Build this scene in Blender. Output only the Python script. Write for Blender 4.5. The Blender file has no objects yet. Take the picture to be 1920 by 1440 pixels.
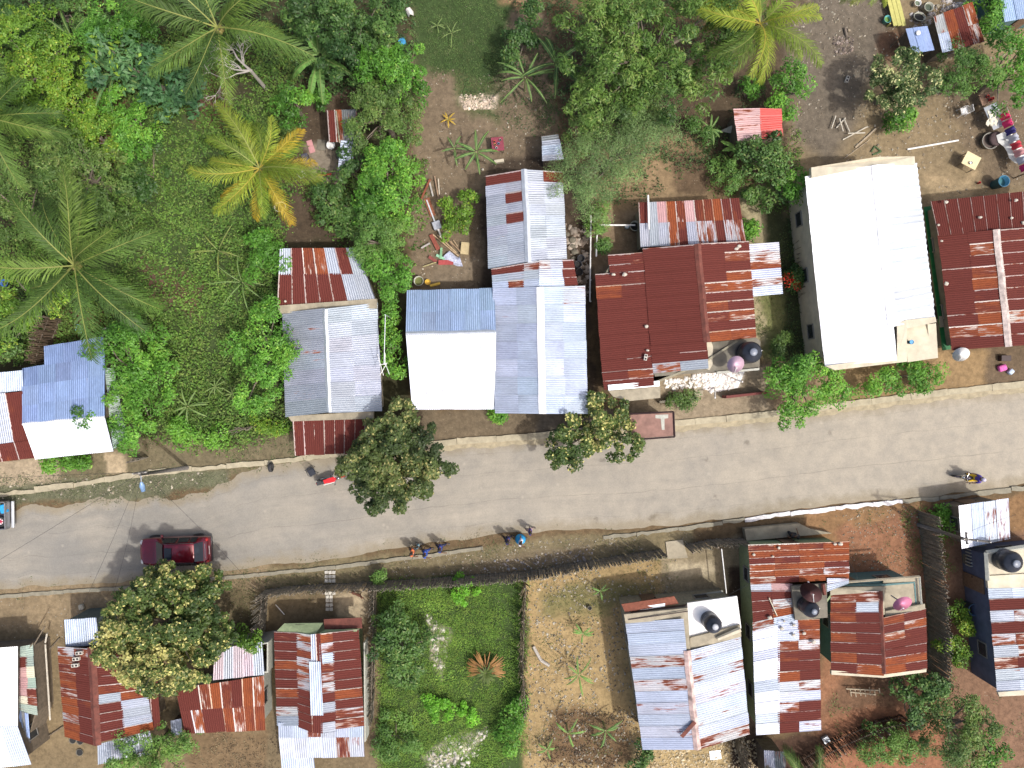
import bpy, bmesh, math, random
import numpy as np
from mathutils import Vector, Matrix
random.seed(7); RNG = np.random.default_rng(11)
S = bpy.context.scene
COL = S.collection
# ------------------------------------------------------------------ camera, sky, sun, exposure
CAMH, PPM = 45.0, 30.0
cam = bpy.data.objects.new("camera", bpy.data.cameras.new("camera")); COL.objects.link(cam)
cam.location = (0, 0, CAMH); cam.rotation_euler = (0, 0, 0)
cam.data.sensor_width = 36; cam.data.lens = 36 * CAMH / 64.0; cam.data.clip_end = 2000
S.camera = cam
SUN_EL, SUN_AZ = math.radians(60), math.atan2(0.83, -0.56)     # azimuth measured from +Y clockwise
world = bpy.data.worlds.new("World"); S.world = world; world.use_nodes = True
wn = world.node_tree; bg = wn.nodes["Background"]
sky = wn.nodes.new("ShaderNodeTexSky"); sky.sky_type = 'NISHITA'; sky.sun_disc = False
sky.sun_elevation = SUN_EL; sky.sun_rotation = SUN_AZ; sky.air_density = 1.0; sky.dust_density = 6.0; sky.ozone_density = 1.0
wn.links.new(sky.outputs[0], bg.inputs[0]); bg.inputs[1].default_value = 0.15
sun = bpy.data.objects.new("sun", bpy.data.lights.new("sun", 'SUN')); COL.objects.link(sun)
sun.data.energy = 2.4; sun.data.angle = math.radians(1.6); sun.data.color = (1.0, 0.975, 0.935)
SD = Vector((0.83, -0.56, 0)).normalized() * math.cos(SUN_EL) + Vector((0, 0, math.sin(SUN_EL)))
sun.rotation_euler = SD.to_track_quat('Z', 'Y').to_euler()
S.view_settings.view_transform = 'Standard'; S.view_settings.look = 'None'
S.view_settings.exposure = 0.42; S.view_settings.gamma = 1

# ------------------------------------------------------------------ helpers
def W(px, py, h=0.0):
    s = (CAMH - h) / CAMH / PPM
    return Vector(((px - 960) * s, (720 - py) * s, h))
def lin(c, k=1.0):
    return tuple(((v / 255) / 12.92 if v / 255 <= .04045 else ((v / 255 + .055) / 1.055) ** 2.4) * k for v in c[:3])
def new_mat(name):
    m = bpy.data.materials.new(name); m.use_nodes = True
    return m, m.node_tree, m.node_tree.nodes["Principled BSDF"]
MATS = {}
def M(name, col=(.5, .5, .5), rough=.7, metal=0.0, var=.18, scale=6.0, bump=0.0, spec=.5):
    """plain weathered material: two octaves of noise mottle the colour"""
    if name in MATS: return MATS[name]
    m, t, b = new_mat(name); N = t.nodes; L = t.links
    tc = N.new("ShaderNodeTexCoord"); n1 = N.new("ShaderNodeTexNoise"); n1.inputs['Scale'].default_value = scale
    n1.inputs['Detail'].default_value = 6; n1.inputs['Roughness'].default_value = .65
    L.new(tc.outputs['Object'], n1.inputs['Vector'])
    r = N.new("ShaderNodeMapRange"); r.inputs[1].default_value = .3; r.inputs[2].default_value = .7
    r.inputs[3].default_value = 1 - var; r.inputs[4].default_value = 1 + var; L.new(n1.outputs[0], r.inputs[0])
    mx = N.new("ShaderNodeVectorMath"); mx.operation = 'SCALE'; mx.inputs[0].default_value = col[:3]
    L.new(r.outputs[0], mx.inputs['Scale']); L.new(mx.outputs[0], b.inputs['Base Color'])
    b.inputs['Roughness'].default_value = rough; b.inputs['Metallic'].default_value = metal
    b.inputs['Specular IOR Level'].default_value = spec
    if bump:
        bp = N.new("ShaderNodeBump"); bp.inputs['Strength'].default_value = bump; bp.inputs['Distance'].default_value = .03
        L.new(n1.outputs[0], bp.inputs['Height']); L.new(bp.outputs[0], b.inputs['Normal'])
    MATS[name] = m; return m
def tag(o, label=None, cat=None, group=None, kind=None):
    if label: o["label"] = label
    if cat: o["category"] = cat
    if group: o["group"] = group
    if kind: o["kind"] = kind
    return o
def thing(name, loc, label, cat, group=None, rz=0):
    o = bpy.data.objects.new(name, None); COL.objects.link(o); o.location = loc; o.rotation_euler = (0, 0, rz)
    o.empty_display_size = .2
    return tag(o, label, cat, group)
def root_loc(o):
    while o.parent: o = o.parent
    return o.location
class MB:
    """collects shapes in world coordinates (or local ones) and links them as ONE mesh"""
    def __init__(s): s.v = []; s.f = []
    def add(s, vs, fs):
        n = len(s.v); s.v += [tuple(p) for p in vs]; s.f += [tuple(i + n for i in f) for f in fs]; return s
    def prism(s, poly, z0, z1):
        """poly: list of (x,y) or (x,y,ztop)"""
        n = len(poly); a = sum(poly[i][0] * poly[(i + 1) % n][1] - poly[(i + 1) % n][0] * poly[i][1] for i in range(n))
        if a < 0: poly = poly[::-1]
        vs = [(p[0], p[1], z0) for p in poly] + [(p[0], p[1], z1 if z1 is not None else p[2]) for p in poly]
        fs = [tuple(range(n))[::-1], tuple(range(n, 2 * n))] + [(i, (i + 1) % n, n + (i + 1) % n, n + i) for i in range(n)]
        return s.add(vs, fs)
    def box(s, c, d, rz=0.0, mat=None):
        hx, hy, hz = d[0] / 2, d[1] / 2, d[2] / 2
        R = mat if mat is not None else Matrix.Rotation(rz, 3, 'Z'); c = Vector(c)
        vs = [c + R @ Vector((x * hx, y * hy, z * hz)) for z in (-1, 1) for x, y in ((-1, -1), (1, -1), (1, 1), (-1, 1))]
        return s.add(vs, [(3, 2, 1, 0), (4, 5, 6, 7), (0, 1, 5, 4), (1, 2, 6, 5), (2, 3, 7, 6), (3, 0, 4, 7)])
    def tube(s, pts, rads, n=6, caps=True):
        pts = [Vector(p) for p in pts]
        if not isinstance(rads, (list, tuple)): rads = [rads] * len(pts)
        rings = []
        for i, p in enumerate(pts):
            d = (pts[min(i + 1, len(pts) - 1)] - pts[max(i - 1, 0)]).normalized()
            a = d.cross(Vector((0, 0, 1)) if abs(d.z) < .9 else Vector((1, 0, 0))).normalized(); b = d.cross(a)
            rings += [p + (a * math.cos(k * 2 * math.pi / n) + b * math.sin(k * 2 * math.pi / n)) * rads[i] for k in range(n)]
        fs = [(i * n + k, i * n + (k + 1) % n, (i + 1) * n + (k + 1) % n, (i + 1) * n + k) for i in range(len(pts) - 1) for k in range(n)]
        if caps: fs += [tuple(range(n)), tuple(range((len(pts) - 1) * n, len(pts) * n))[::-1]]
        return s.add(rings, fs)
    def lathe(s, c, prof, n=24, mat=None):
        """prof: (r,z) pairs bottom to top"""
        c = Vector(c); R = mat or Matrix.Identity(3); vs = []
        for r, z in prof: vs += [c + R @ Vector((r * math.cos(k * 2 * math.pi / n), r * math.sin(k * 2 * math.pi / n), z)) for k in range(n)]
        fs = [(i * n + k, i * n + (k + 1) % n, (i + 1) * n + (k + 1) % n, (i + 1) * n + k) for i in range(len(prof) - 1) for k in range(n)]
        fs += [tuple(range(n))[::-1], tuple(range((len(prof) - 1) * n, len(prof) * n))]
        return s.add(vs, fs)
    def ell(s, c, r, n=12, m=8, mat=None):
        return s.lathe(c, [], n) if 0 else s._ell(c, r, n, m, mat)
    def _ell(s, c, r, n, m, mat):
        c = Vector(c); R = mat or Matrix.Identity(3); vs = []
        for i in range(m + 1):
            th = math.pi * (i + .02) / (m + .04)
            vs += [c + R @ Vector((r[0] * math.sin(th) * math.cos(k * 2 * math.pi / n), r[1] * math.sin(th) * math.sin(k * 2 * math.pi / n), -r[2] * math.cos(th))) for k in range(n)]
        fs = [(i * n + k, i * n + (k + 1) % n, (i + 1) * n + (k + 1) % n, (i + 1) * n + k) for i in range(m) for k in range(n)]
        return s.add(vs, fs)
    def build(s, name, mat, parent=None, smooth=False, loc=None, bevel=0):
        off = Vector(root_loc(parent)) if (parent is not None and loc is None) else Vector(loc or (0, 0, 0))
        me = bpy.data.meshes.new(name)
        me.from_pydata([(v[0] - off.x, v[1] - off.y, v[2] - off.z) for v in s.v], [], s.f)
        me.materials.append(mat)
        if smooth: me.polygons.foreach_set('use_smooth', [True] * len(me.polygons))
        me.update()
        o = bpy.data.objects.new(name, me); COL.objects.link(o)
        if parent is not None: o.parent = parent
        else: o.location = off
        if bevel:
            md = o.modifiers.new("bevel", 'BEVEL'); md.width = bevel; md.segments = 2; md.limit_method = 'ANGLE'
        return o
def local(mb_off=None): return (0, 0, 0)
def np_mesh(name, V, Q, mat, parent=None, cols=None, loc=None, attr='leafcol', smooth=False, extra=None, uv=None):
    off = np.array(root_loc(parent) if (parent is not None and loc is None) else (loc or (0, 0, 0)), dtype=np.float32)
    V = (V - off).astype(np.float32); me = bpy.data.meshes.new(name); nq = len(Q); k = Q.shape[1]
    me.vertices.add(len(V)); me.vertices.foreach_set('co', V.ravel())
    me.loops.add(nq * k); me.loops.foreach_set('vertex_index', Q.astype(np.int32).ravel())
    me.polygons.add(nq); me.polygons.foreach_set('loop_start', np.arange(0, nq * k, k, dtype=np.int32))
    me.update(calc_edges=True)
    if smooth: me.polygons.foreach_set('use_smooth', np.ones(nq, bool))
    for nm, C in ([(attr, cols)] if cols is not None else []) + list((extra or {}).items()):
        a = me.attributes.new(nm, 'FLOAT_COLOR', 'POINT')
        if C.shape[1] == 3: C = np.hstack([C, np.ones((len(C), 1))])
        a.data.foreach_set('color', C.astype(np.float32).ravel())
    me.materials.append(mat)
    o = bpy.data.objects.new(name, me); COL.objects.link(o)
    if parent is not None: o.parent = parent
    else: o.location = off.tolist()
    return o
def vnoise(x, y, seed=0):
    """value noise, vectorised, 0..1"""
    r = np.random.default_rng(seed).random((256, 256)); xi = np.floor(x).astype(int); yi = np.floor(y).astype(int)
    fx = x - xi; fy = y - yi; fx = fx * fx * (3 - 2 * fx); fy = fy * fy * (3 - 2 * fy); a, b, c, d = xi & 255, (xi + 1) & 255, yi & 255, (yi + 1) & 255
    return (r[a, c] * (1 - fx) + r[b, c] * fx) * (1 - fy) + (r[a, d] * (1 - fx) + r[b, d] * fx) * fy
def fbm(x, y, seed=0, o=4):
    t = 0; s = 0
    for i in range(o): t = t + vnoise(x * 2 ** i, y * 2 ** i, seed + i) * .5 ** i; s += .5 ** i
    return t / s

# ------------------------------------------------------------------ ground: one sheet with its soils
def sdist(poly, X, Y):
    """signed distance (positive inside) to polygon"""
    n = len(poly); D = np.full(X.shape, 1e9); ins = np.zeros(X.shape, bool)
    for i in range(n):
        x0, y0 = poly[i]; x1, y1 = poly[(i + 1) % n]; dx, dy = x1 - x0, y1 - y0
        t = np.clip(((X - x0) * dx + (Y - y0) * dy) / (dx * dx + dy * dy + 1e-9), 0, 1)
        D = np.minimum(D, np.hypot(X - x0 - t * dx, Y - y0 - t * dy))
        c = ((y0 > Y) != (y1 > Y)) & (X < dx * (Y - y0) / (dy + 1e-12) + x0); ins ^= c
    return np.where(ins, D, -D)
K = .72
# (polygon in photo pixels at ground level, colour of the soil, edge softness m)
REG = [
 ([(-900,-900),(775,-900),(770,860),(-900,960)], (72,70,44), 1.0),
 ([(60,180),(520,200),(520,820),(330,850),(60,520)], (72,92,44), 1.6),
 ([(560,150),(660,170),(640,460),(540,450),(490,330)], (92,76,58), .8),
 ([(575,270),(640,262),(645,345),(590,350)], (150,136,116), .4),
 ([(130,0),(200,0),(190,60),(150,50)], (140,85,60), .5),([(150,160),(230,150),(240,300),(190,310)], (118,72,50), .8),
 ([(330,60),(420,100),(420,240),(350,230)], (112,80,62), .8),([(110,560),(190,590),(190,640),(110,640)], (112,80,55), .5),
 ([(260,470),(380,520),(370,600),(280,560)], (112,84,66), .8),
 ([(775,-300),(960,-300),(1040,60),(1040,540),(780,550)], (128,110,86), .6),
 ([(770,-300),(945,-300),(960,110),(900,180),(850,130),(800,130),(775,60)], (66,88,42), .8),
 ([(840,130),(940,150),(935,230),(860,200)], (92,98,58), .8),
 ([(860,185),(935,175),(930,205),(870,200)], (205,185,160), .25),
 ([(925,-60),(990,-60),(975,25),(930,10)], (160,125,85), .5),
 ([(850,470),(900,480),(880,530),(800,540)], (140,122,98), .6),
 ([(905,300),(1110,300),(1110,800),(905,800)], (84,70,56), .4),
 ([(1000,60),(1500,40),(1500,330),(1100,330)], (92,76,56), 1.0),
 ([(1060,290),(1320,240),(1340,390),(1120,420)], (150,124,88), .8),
 ([(1250,290),(1340,290),(1330,360),(1270,365)], (112,90,66), .5),
 ([(1110,400),(1215,390),(1215,520),(1110,520)], (146,122,92), .3),
 ([(1385,350),(1470,350),(1465,660),(1395,650)], (172,158,118), .5),
 ([(1410,545),(1500,545),(1500,660),(1440,690),(1430,600)], (126,128,72), .5),
 ([(1440,380),(1510,380),(1550,690),(1470,690)], (74,80,48), .5),
 ([(1480,-300),(2400,-300),(2400,500),(1480,400)], (146,126,92), .8),
 ([(1470,60),(1660,-200),(1760,-200),(1600,260),(1540,300),(1490,250)], (120,108,92), 1.4),
 ([(1730,330),(1830,330),(1810,385),(1740,385)], (172,148,108), .5),
 ([(1760,140),(2200,140),(2200,330),(1860,360),(1800,260)], (124,106,82), 1.2),
 ([(1640,60),(1760,60),(1740,110),(1650,110)], (122,90,66), .5),
 # north verge
 ([(-600,860),(520,810),(720,780),(720,870),(450,890),(-600,990)], (124,112,82), .5),
 ([(-600,905),(100,900),(430,880),(440,905),(300,930),(120,945),(-600,990)], (112,112,84), .4),
 ([(-600,880),(112,860),(112,905),(-600,960)], (182,162,132), .15),
 ([(195,850),(232,848),(238,885),(200,890)], (186,164,128), .12),
 ([(760,760),(1210,770),(1210,830),(760,850)], (120,104,80), .4),
 ([(1000,770),(1190,775),(1190,830),(1000,830)], (106,96,82), .5),
 ([(1180,690),(1460,690),(1500,790),(1180,820)], (158,140,112), .35),
 ([(1440,680),(1600,690),(1600,770),(1440,790)], (150,124,92), .5),
 ([(1300,695),(1395,698),(1385,730),(1335,735)], (232,216,196), .2),
 ([(1590,690),(1780,660),(2300,640),(2300,720),(1600,775)], (158,128,84), .5),
 ([(1840,650),(2300,630),(2300,700),(1860,730)], (118,98,74), .4),
 # south side
 ([(-900,1070),(505,1050),(520,1180),(260,1300),(-900,1300)], (152,130,96), .4),
 ([(240,1120),(500,1100),(500,1200),(430,1260)], (112,98,68), .6),
 ([(-900,1150),(520,1200),(520,1900),(-900,1900)], (138,118,84), .4),
 ([(350,1370),(520,1370),(520,1900),(350,1900)], (128,104,72), .4),
 ([(495,1062),(1000,1010),(1300,990),(1300,1040),(990,1090),(500,1110)], (132,118,84), .35),
 ([(860,1050),(1110,1020),(1100,1062),(860,1085)], (130,114,86), .4),
 ([(500,1100),(712,1095),(712,1900),(500,1900)], (126,108,78), .35),
 ([(625,1112),(690,1108),(690,1158),(632,1160)], (182,162,128), .25),
 ([(708,1088),(985,1082),(990,1900),(705,1900)], (66,88,38), .35),
 ([(800,1150),(850,1185),(830,1280),(815,1240)], (176,164,142), .25),
 ([(850,1375),(910,1370),(880,1415),(800,1440),(790,1425)], (196,184,160), .3),
 ([(985,1075),(1270,1040),(1270,1900),(985,1900)], (172,144,92), .4),
 ([(1010,1100),(1140,1080),(1230,1090),(1120,1150),(1010,1150)], (132,122,72), .8),
 ([(1030,1330),(1190,1350),(1200,1440),(1030,1440)], (118,92,60), .8),
 ([(1190,1390),(1420,1390),(1400,1900),(1190,1900)], (178,152,100), .4),
 ([(1240,1040),(1400,1010),(1410,1150),(1240,1140)], (152,136,104), .4),
 ([(1255,1060),(1330,1050),(1340,1075),(1260,1085)], (196,178,142), .3),
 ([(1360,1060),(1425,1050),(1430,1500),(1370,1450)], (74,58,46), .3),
 ([(1500,960),(2300,900),(2300,1100),(1500,1100)], (150,112,70), .5),
 ([(1560,1000),(1760,960),(1770,1300),(1760,1900),(1500,1900),(1530,1350)], (156,106,72), .6),
 ([(1580,1270),(1700,1270),(1680,1330),(1540,1340)], (124,90,64), .8),
 ([(1560,1350),(1700,1320),(1900,1440),(1500,1500)], (160,104,70), .7),
 ([(1770,1000),(2300,980),(2300,1900),(1770,1900)], (138,102,76), .5),
 ([(1430,1380),(1560,1380),(1520,1440),(1430,1440)], (84,60,46), .5),
]
def make_ground():
    fx = np.arange(-37, 37.01, .2); fy = np.arange(-28.5, 28.51, .2)
    ox = np.array([38, 40, 44, 50, 60, 80, 120, 200, 400.]); oy = np.array([29.5, 32, 36, 42, 52, 80, 120, 200, 400.])
    xs = np.concatenate([-ox[::-1], fx, ox]); ys = np.concatenate([-oy[::-1], fy, oy])
    X, Y = np.meshgrid(xs, ys); nx, ny = len(xs), len(ys)
    base = np.array(lin((112, 94, 70), K)); C = np.ones(X.shape + (3,)) * base
    wx = (fbm(X * .5 + 50, Y * .5 + 50, 3) - .5) * 1.6 + (fbm(X * 2 + 90, Y * 2 + 90, 5) - .5) * .6
    wy = (fbm(X * .5 + 10, Y * .5 + 70, 9) - .5) * 1.6 + (fbm(X * 2 + 30, Y * 2 + 20, 13) - .5) * .6
    for poly, col, soft in REG:
        pw = [tuple(W(p[0], p[1])[:2]) for p in poly]; k = min(1, soft * 1.6)
        d = sdist(pw, X + wx * k, Y + wy * k); a = np.clip(d / soft + .5, 0, 1); a = a * a * (3 - 2 * a)
        cl = np.array(lin(col, K)); cl = cl * .80 + .20 * cl.mean() * np.array([1.0, 1.0, .92]); C = C * (1 - a[..., None]) + cl * a[..., None]
    m = .8 + .4 * fbm(X * .9 + 5, Y * .9 + 8, 21)
    C *= m[..., None]
    V = np.stack([X, Y, np.zeros_like(X)], -1).reshape(-1, 3)
    i = np.arange((ny - 1) * nx).reshape(ny - 1, nx)[:, :-1].ravel(); Q = np.stack([i, i + 1, i + nx + 1, i + nx], 1)
    m_, t, b = new_mat("soil"); N = t.nodes; L = t.links
    at = N.new("ShaderNodeAttribute"); at.attribute_name = 'soil'
    tc = N.new("ShaderNodeTexCoord")
    def noise(sc, det=5, ro=.7):
        n = N.new("ShaderNodeTexNoise"); n.inputs['Scale'].default_value = sc; n.inputs['Detail'].default_value = det; n.inputs['Roughness'].default_value = ro
        L.new(tc.outputs['Object'], n.inputs['Vector']); return n
    n1 = noise(3.0, 8, .8); n2 = noise(.5, 4)
    r = N.new("ShaderNodeMapRange"); r.inputs[1].default_value = .3; r.inputs[2].default_value = .7; r.inputs[3].default_value = .55; r.inputs[4].default_value = 1.45; L.new(n1.outputs[0], r.inputs[0])
    v = N.new("ShaderNodeVectorMath"); v.operation = 'SCALE'; L.new(at.outputs['Color'], v.inputs[0]); L.new(r.outputs[0], v.inputs['Scale'])
    # pebbles and pale grit
    vo = N.new("ShaderNodeTexVoronoi"); vo.inputs['Scale'].default_value = 7; L.new(tc.outputs['Object'], vo.inputs['Vector'])
    lt = N.new("ShaderNodeMapRange"); lt.inputs[1].default_value = .22; lt.inputs[2].default_value = .12; L.new(vo.outputs['Distance'], lt.inputs[0])
    sep = N.new("ShaderNodeSeparateColor"); L.new(vo.outputs['Color'], sep.inputs[0])
    gt = N.new("ShaderNodeMath"); gt.operation = 'GREATER_THAN'; gt.inputs[1].default_value = .8; L.new(sep.outputs[0], gt.inputs[0])
    n4 = N.new("ShaderNodeMapRange"); n4.inputs[1].default_value = .42; n4.inputs[2].default_value = .62; L.new(n2.outputs[0], n4.inputs[0])
    mu = N.new("ShaderNodeMath"); mu.operation = 'MULTIPLY'; L.new(lt.outputs[0], mu.inputs[0]); L.new(gt.outputs[0], mu.inputs[1])
    mu2 = N.new("ShaderNodeMath"); mu2.operation = 'MULTIPLY'; L.new(mu.outputs[0], mu2.inputs[0]); L.new(n4.outputs[0], mu2.inputs[1])
    mx = N.new("ShaderNodeMix"); mx.data_type = 'RGBA'; L.new(mu2.outputs[0], mx.inputs[0]); L.new(v.outputs[0], mx.inputs[6]); mx.inputs[7].default_value = (.30, .26, .20, 1)
    L.new(mx.outputs[2], b.inputs['Base Color']); b.inputs['Roughness'].default_value = .95; b.inputs['Specular IOR Level'].default_value = .2
    bp = N.new("ShaderNodeBump"); bp.inputs['Strength'].default_value = .5; bp.inputs['Distance'].default_value = .06
    L.new(n1.outputs[0], bp.inputs['Height']); L.new(bp.outputs[0], b.inputs['Normal'])
    tag(np_mesh("ground", V, Q, m_, cols=C.reshape(-1, 3), attr='soil'), kind='structure')
make_ground()

# ------------------------------------------------------------------ road and kerbs
NTOP = [(-900,1010),(-300,955),(0,932),(110,918),(270,893),(380,882),(500,872),(640,856),(850,834),(1000,824),(1180,806),(1265,800),(1440,783),(1500,775),(1620,760),(1740,745),(1920,726),(2300,690),(2800,640)]
NBOT = [(-900,1190),(-300,1140),(0,1115),(110,1106),(220,1100),(450,1077),(600,1063),(760,1043),(850,1032),(930,1020),(1060,1008),(1180,1000),(1300,984),(1440,964),(1600,944),(1760,930),(1920,910),(2300,880),(2800,850)]
def interp(line, n):
    p = [W(*q) for q in line]; xs = np.linspace(p[0].x, p[-1].x, n)
    ys = np.interp(xs, [q.x for q in p], [q.y for q in p]); return np.stack([xs, ys], 1)
def make_road():
    n = 700; a = interp(NTOP, n); b = interp(NBOT, n); jt = (fbm(a[:, 0] * .8 + 60, a[:, 0] * 0 + 3, 31) - .5)
    # ragged dirt edge where grass has grown over the carriageway (west end of the north side)
    over = np.interp(a[:, 0], [-33, -31, -24, -19, -17.5, -15.5, -15, 40], [1.0, .9, 1.3, 1.2, .55, .15, 0, 0])
    a[:, 1] -= over + jt * np.where(over > 0.1, 1.2, .12)
    jb = (fbm(a[:, 0] * .8 + 20, a[:, 0] * 0 + 9, 37) - .5)
    under = np.interp(b[:, 0], [-32, -20, -6, -2, 1.5, 5, 8, 12, 40], [.35, .3, .55, .6, .5, .45, .2, .05, .05]); b[:, 1] += under + jb * .35
    m = 9; V = []
    for j in range(m):
        f = j / (m - 1); V.append(np.stack([a[:, 0], a[:, 1] * (1 - f) + b[:, 1] * f, np.full(n, .006 + .05 * math.sin(math.pi * f) )], 1))
    V = np.concatenate(V); i = np.arange(m * n - n).reshape(m - 1, n)[:, :-1].ravel(); Q = np.stack([i, i + n, i + n + 1, i + 1], 1)
    f = np.repeat(np.linspace(0, 1, m), n); uvc = np.stack([V[:, 0] / 10, f, f * 0], 1)
    mt, t, bs = new_mat("road_surface"); N = t.nodes; L = t.links
    tc = N.new("ShaderNodeTexCoord"); at = N.new("ShaderNodeAttribute"); at.attribute_name = 'roaduv'
    def noise(src, sc, det=5, ro=.6, scale=None):
        n_ = N.new("ShaderNodeTexNoise"); n_.inputs['Scale'].default_value = sc; n_.inputs['Detail'].default_value = det; n_.inputs['Roughness'].default_value = ro
        if scale:
            mp = N.new("ShaderNodeMapping"); mp.inputs['Scale'].default_value = scale; L.new(src, mp.inputs[0]); L.new(mp.outputs[0], n_.inputs['Vector'])
        else: L.new(src, n_.inputs['Vector'])
        return n_.outputs[0]
    def rng(x, a0, a1, b0, b1):
        r = N.new("ShaderNodeMapRange"); r.inputs[1].default_value = a0; r.inputs[2].default_value = a1; r.inputs[3].default_value = b0; r.inputs[4].default_value = b1; L.new(x, r.inputs[0]); return r.outputs[0]
    def mul(x, y):
        q = N.new("ShaderNodeMath"); q.operation = 'MULTIPLY'; L.new(x, q.inputs[0]); L.new(y, q.inputs[1]); return q.outputs[0]
    def mix(fac, c1, c2):
        q = N.new("ShaderNodeMix"); q.data_type = 'RGBA'
        (L.new(fac, q.inputs[0]) if not isinstance(fac, float) else setattr(q.inputs[0], 'default_value', fac))
        for k, c in ((6, c1), (7, c2)):
            if isinstance(c, tuple): q.inputs[k].default_value = c + (1,)
            else: L.new(c, q.inputs[k])
        return q.outputs[2]
    O = tc.outputs['Object']; A = at.outputs['Vector']
    streak = noise(A, 1.0, 5, .6, (1.6, 9, 1)); blotch = noise(O, .22, 4, .55); fine = noise(O, 14, 4, .7); mid = noise(O, 1.3, 5, .6)
    c = mix(rng(streak, .35, .65, 0, 1), lin((148,144,135), K), lin((170,163,150), K))
    c = mix(rng(blotch, .4, .62, 0, .75), c, lin((140,138,133), K))
    # paler, warmer surface toward the east end; dustier and browner along both edges
    sx = N.new("ShaderNodeSeparateXYZ"); L.new(A, sx.inputs[0])
    c = mix(mul(rng(sx.outputs[0], -2.4, 3.0, 0, .85), rng(mid, .25, .6, .5, 1)), c, lin((184,174,156), K))
    edge = N.new("ShaderNodeMath"); edge.operation = 'PINGPONG'; edge.inputs[1].default_value = .5; L.new(sx.outputs[1], edge.inputs[0])
    wob = N.new("ShaderNodeMath"); wob.operation = 'ADD'; L.new(edge.outputs[0], wob.inputs[0]); L.new(rng(mid, .3, .7, -.05, .05), wob.inputs[1])
    c = mix(rng(wob.outputs[0], .03, .13, .7, 0), c, lin((156,144,120), K))
    v = N.new("ShaderNodeVectorMath"); v.operation = 'SCALE'; L.new(c, v.inputs[0]); L.new(mul(rng(fine, .3, .7, .88, 1.12), rng(mid, .3, .7, .95, 1.05)), v.inputs['Scale'])
    # long paving joints
    def joint(f0, w, dark):
        s_ = N.new("ShaderNodeMath"); s_.operation = 'ADD'; L.new(sx.outputs[1], s_.inputs[0]); L.new(rng(noise(A, 1.0, 2, .5, (.35, 0, 0)), .2, .8, -.03 - f0, .03 - f0), s_.inputs[1])
        ab = N.new("ShaderNodeMath"); ab.operation = 'ABSOLUTE'; L.new(s_.outputs[0], ab.inputs[0])
        return mul(rng(ab.outputs[0], w * .4, w, dark, 0), rng(noise(A, 1, 3, .5, (5, 3, 0)), .35, .6, .1, 1))
    out = v.outputs[0]
    for f0, w, dk in ((.33, .004, .28), (.63, .005, .35), (.12, .004, .2), (.86, .004, .2)): out = mix(joint(f0, w, dk), out, lin((90, 84, 76), K))
    # oil spots and pale chalky spots
    vo = N.new("ShaderNodeTexVoronoi"); vo.inputs['Scale'].default_value = .55; L.new(O, vo.inputs['Vector'])
    q = N.new("ShaderNodeMath"); q.operation = 'ADD'; L.new(vo.outputs['Distance'], q.inputs[0]); L.new(rng(mid, .2, .8, -.2, .2), q.inputs[1])
    out = mix(mul(rng(q.outputs[0], .0, .09, .45, 0), rng(blotch, .45, .5, 0, 1)), out, lin((104, 96, 84), K))
    vo2 = N.new("ShaderNodeTexVoronoi"); vo2.inputs['Scale'].default_value = .9; mp = N.new("ShaderNodeMapping"); mp.inputs['Location'].default_value = (31, 17, 0); L.new(O, mp.inputs[0]); L.new(mp.outputs[0], vo2.inputs['Vector'])
    out = mix(rng(vo2.outputs['Distance'], .03, .12, .28, 0), out, lin((205, 196, 178), K))
    L.new(out, bs.inputs['Base Color']); bs.inputs['Roughness'].default_value = .9; bs.inputs['Specular IOR Level'].default_value = .25
    bp = N.new("ShaderNodeBump"); bp.inputs['Strength'].default_value = .25; bp.inputs['Distance'].default_value = .01; L.new(fine, bp.inputs['Height']); L.new(bp.outputs[0], bs.inputs['Normal'])
    tag(np_mesh("road", V, Q, mt, cols=uvc, attr='roaduv', smooth=True), kind='structure')
make_road()
KERB = M("kerb_concrete", lin((182,172,146), K), .9, var=.22, scale=3, bump=.3)
KERB2 = M("kerb_grey", lin((150,144,126), K), .9, var=.25, scale=3, bump=.3)
KERBW = M("kerb_whitewash", (.62,.60,.60), .85, var=.35, scale=3)
def kerb(line, side, x0, x1, mat, seg=2.4, w=.3, gap=.02, rag=.0, h=.12):
    mb = MB(); p = interp(line, 1400); x = x0
    def at(xx): return Vector((xx, np.interp(xx, p[:, 0], p[:, 1]), 0))
    while x < x1:
        e = min(x + seg * random.uniform(.8, 1.2), x1); a = at(x + gap); b = at(e); d = (b - a).normalized(); nrm = Vector((-d.y, d.x, 0)) * side
        hh = h + random.uniform(-.02, .02); ww = w * (1 + random.uniform(-rag, rag)); n = max(2, int((e - x) / .3))
        inn = [a.lerp(b, i / n) + nrm * random.uniform(-.02, .02) * (1 + rag * 4) for i in range(n + 1)]; out_ = [q + nrm * (ww + random.uniform(-.05, .05) * rag * 4) for q in inn]
        mb.prism([(q.x, q.y) for q in inn + out_[::-1]], .0, hh); x = e
    return mb
def kx(px): return (px - 960) / 30
for line, side, segs in ((NTOP, 1, ((kx(-500), kx(640), KERB, .22, .3), (kx(640), kx(2500), KERB, .06, .4))), (NBOT, -1, ((kx(-500), kx(905), KERB2, .1, .22), (kx(1130), kx(1395), KERB2, .3, .26), (kx(1395), kx(1690), KERBW, .3, .26), (kx(1690), kx(2500), KERB2, .3, .26)))):
    for x0, x1, mt, rg, ww in segs: tag(kerb(line, side, x0, x1, mt, rag=rg, w=ww).build("kerb", mt), kind='structure')
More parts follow.
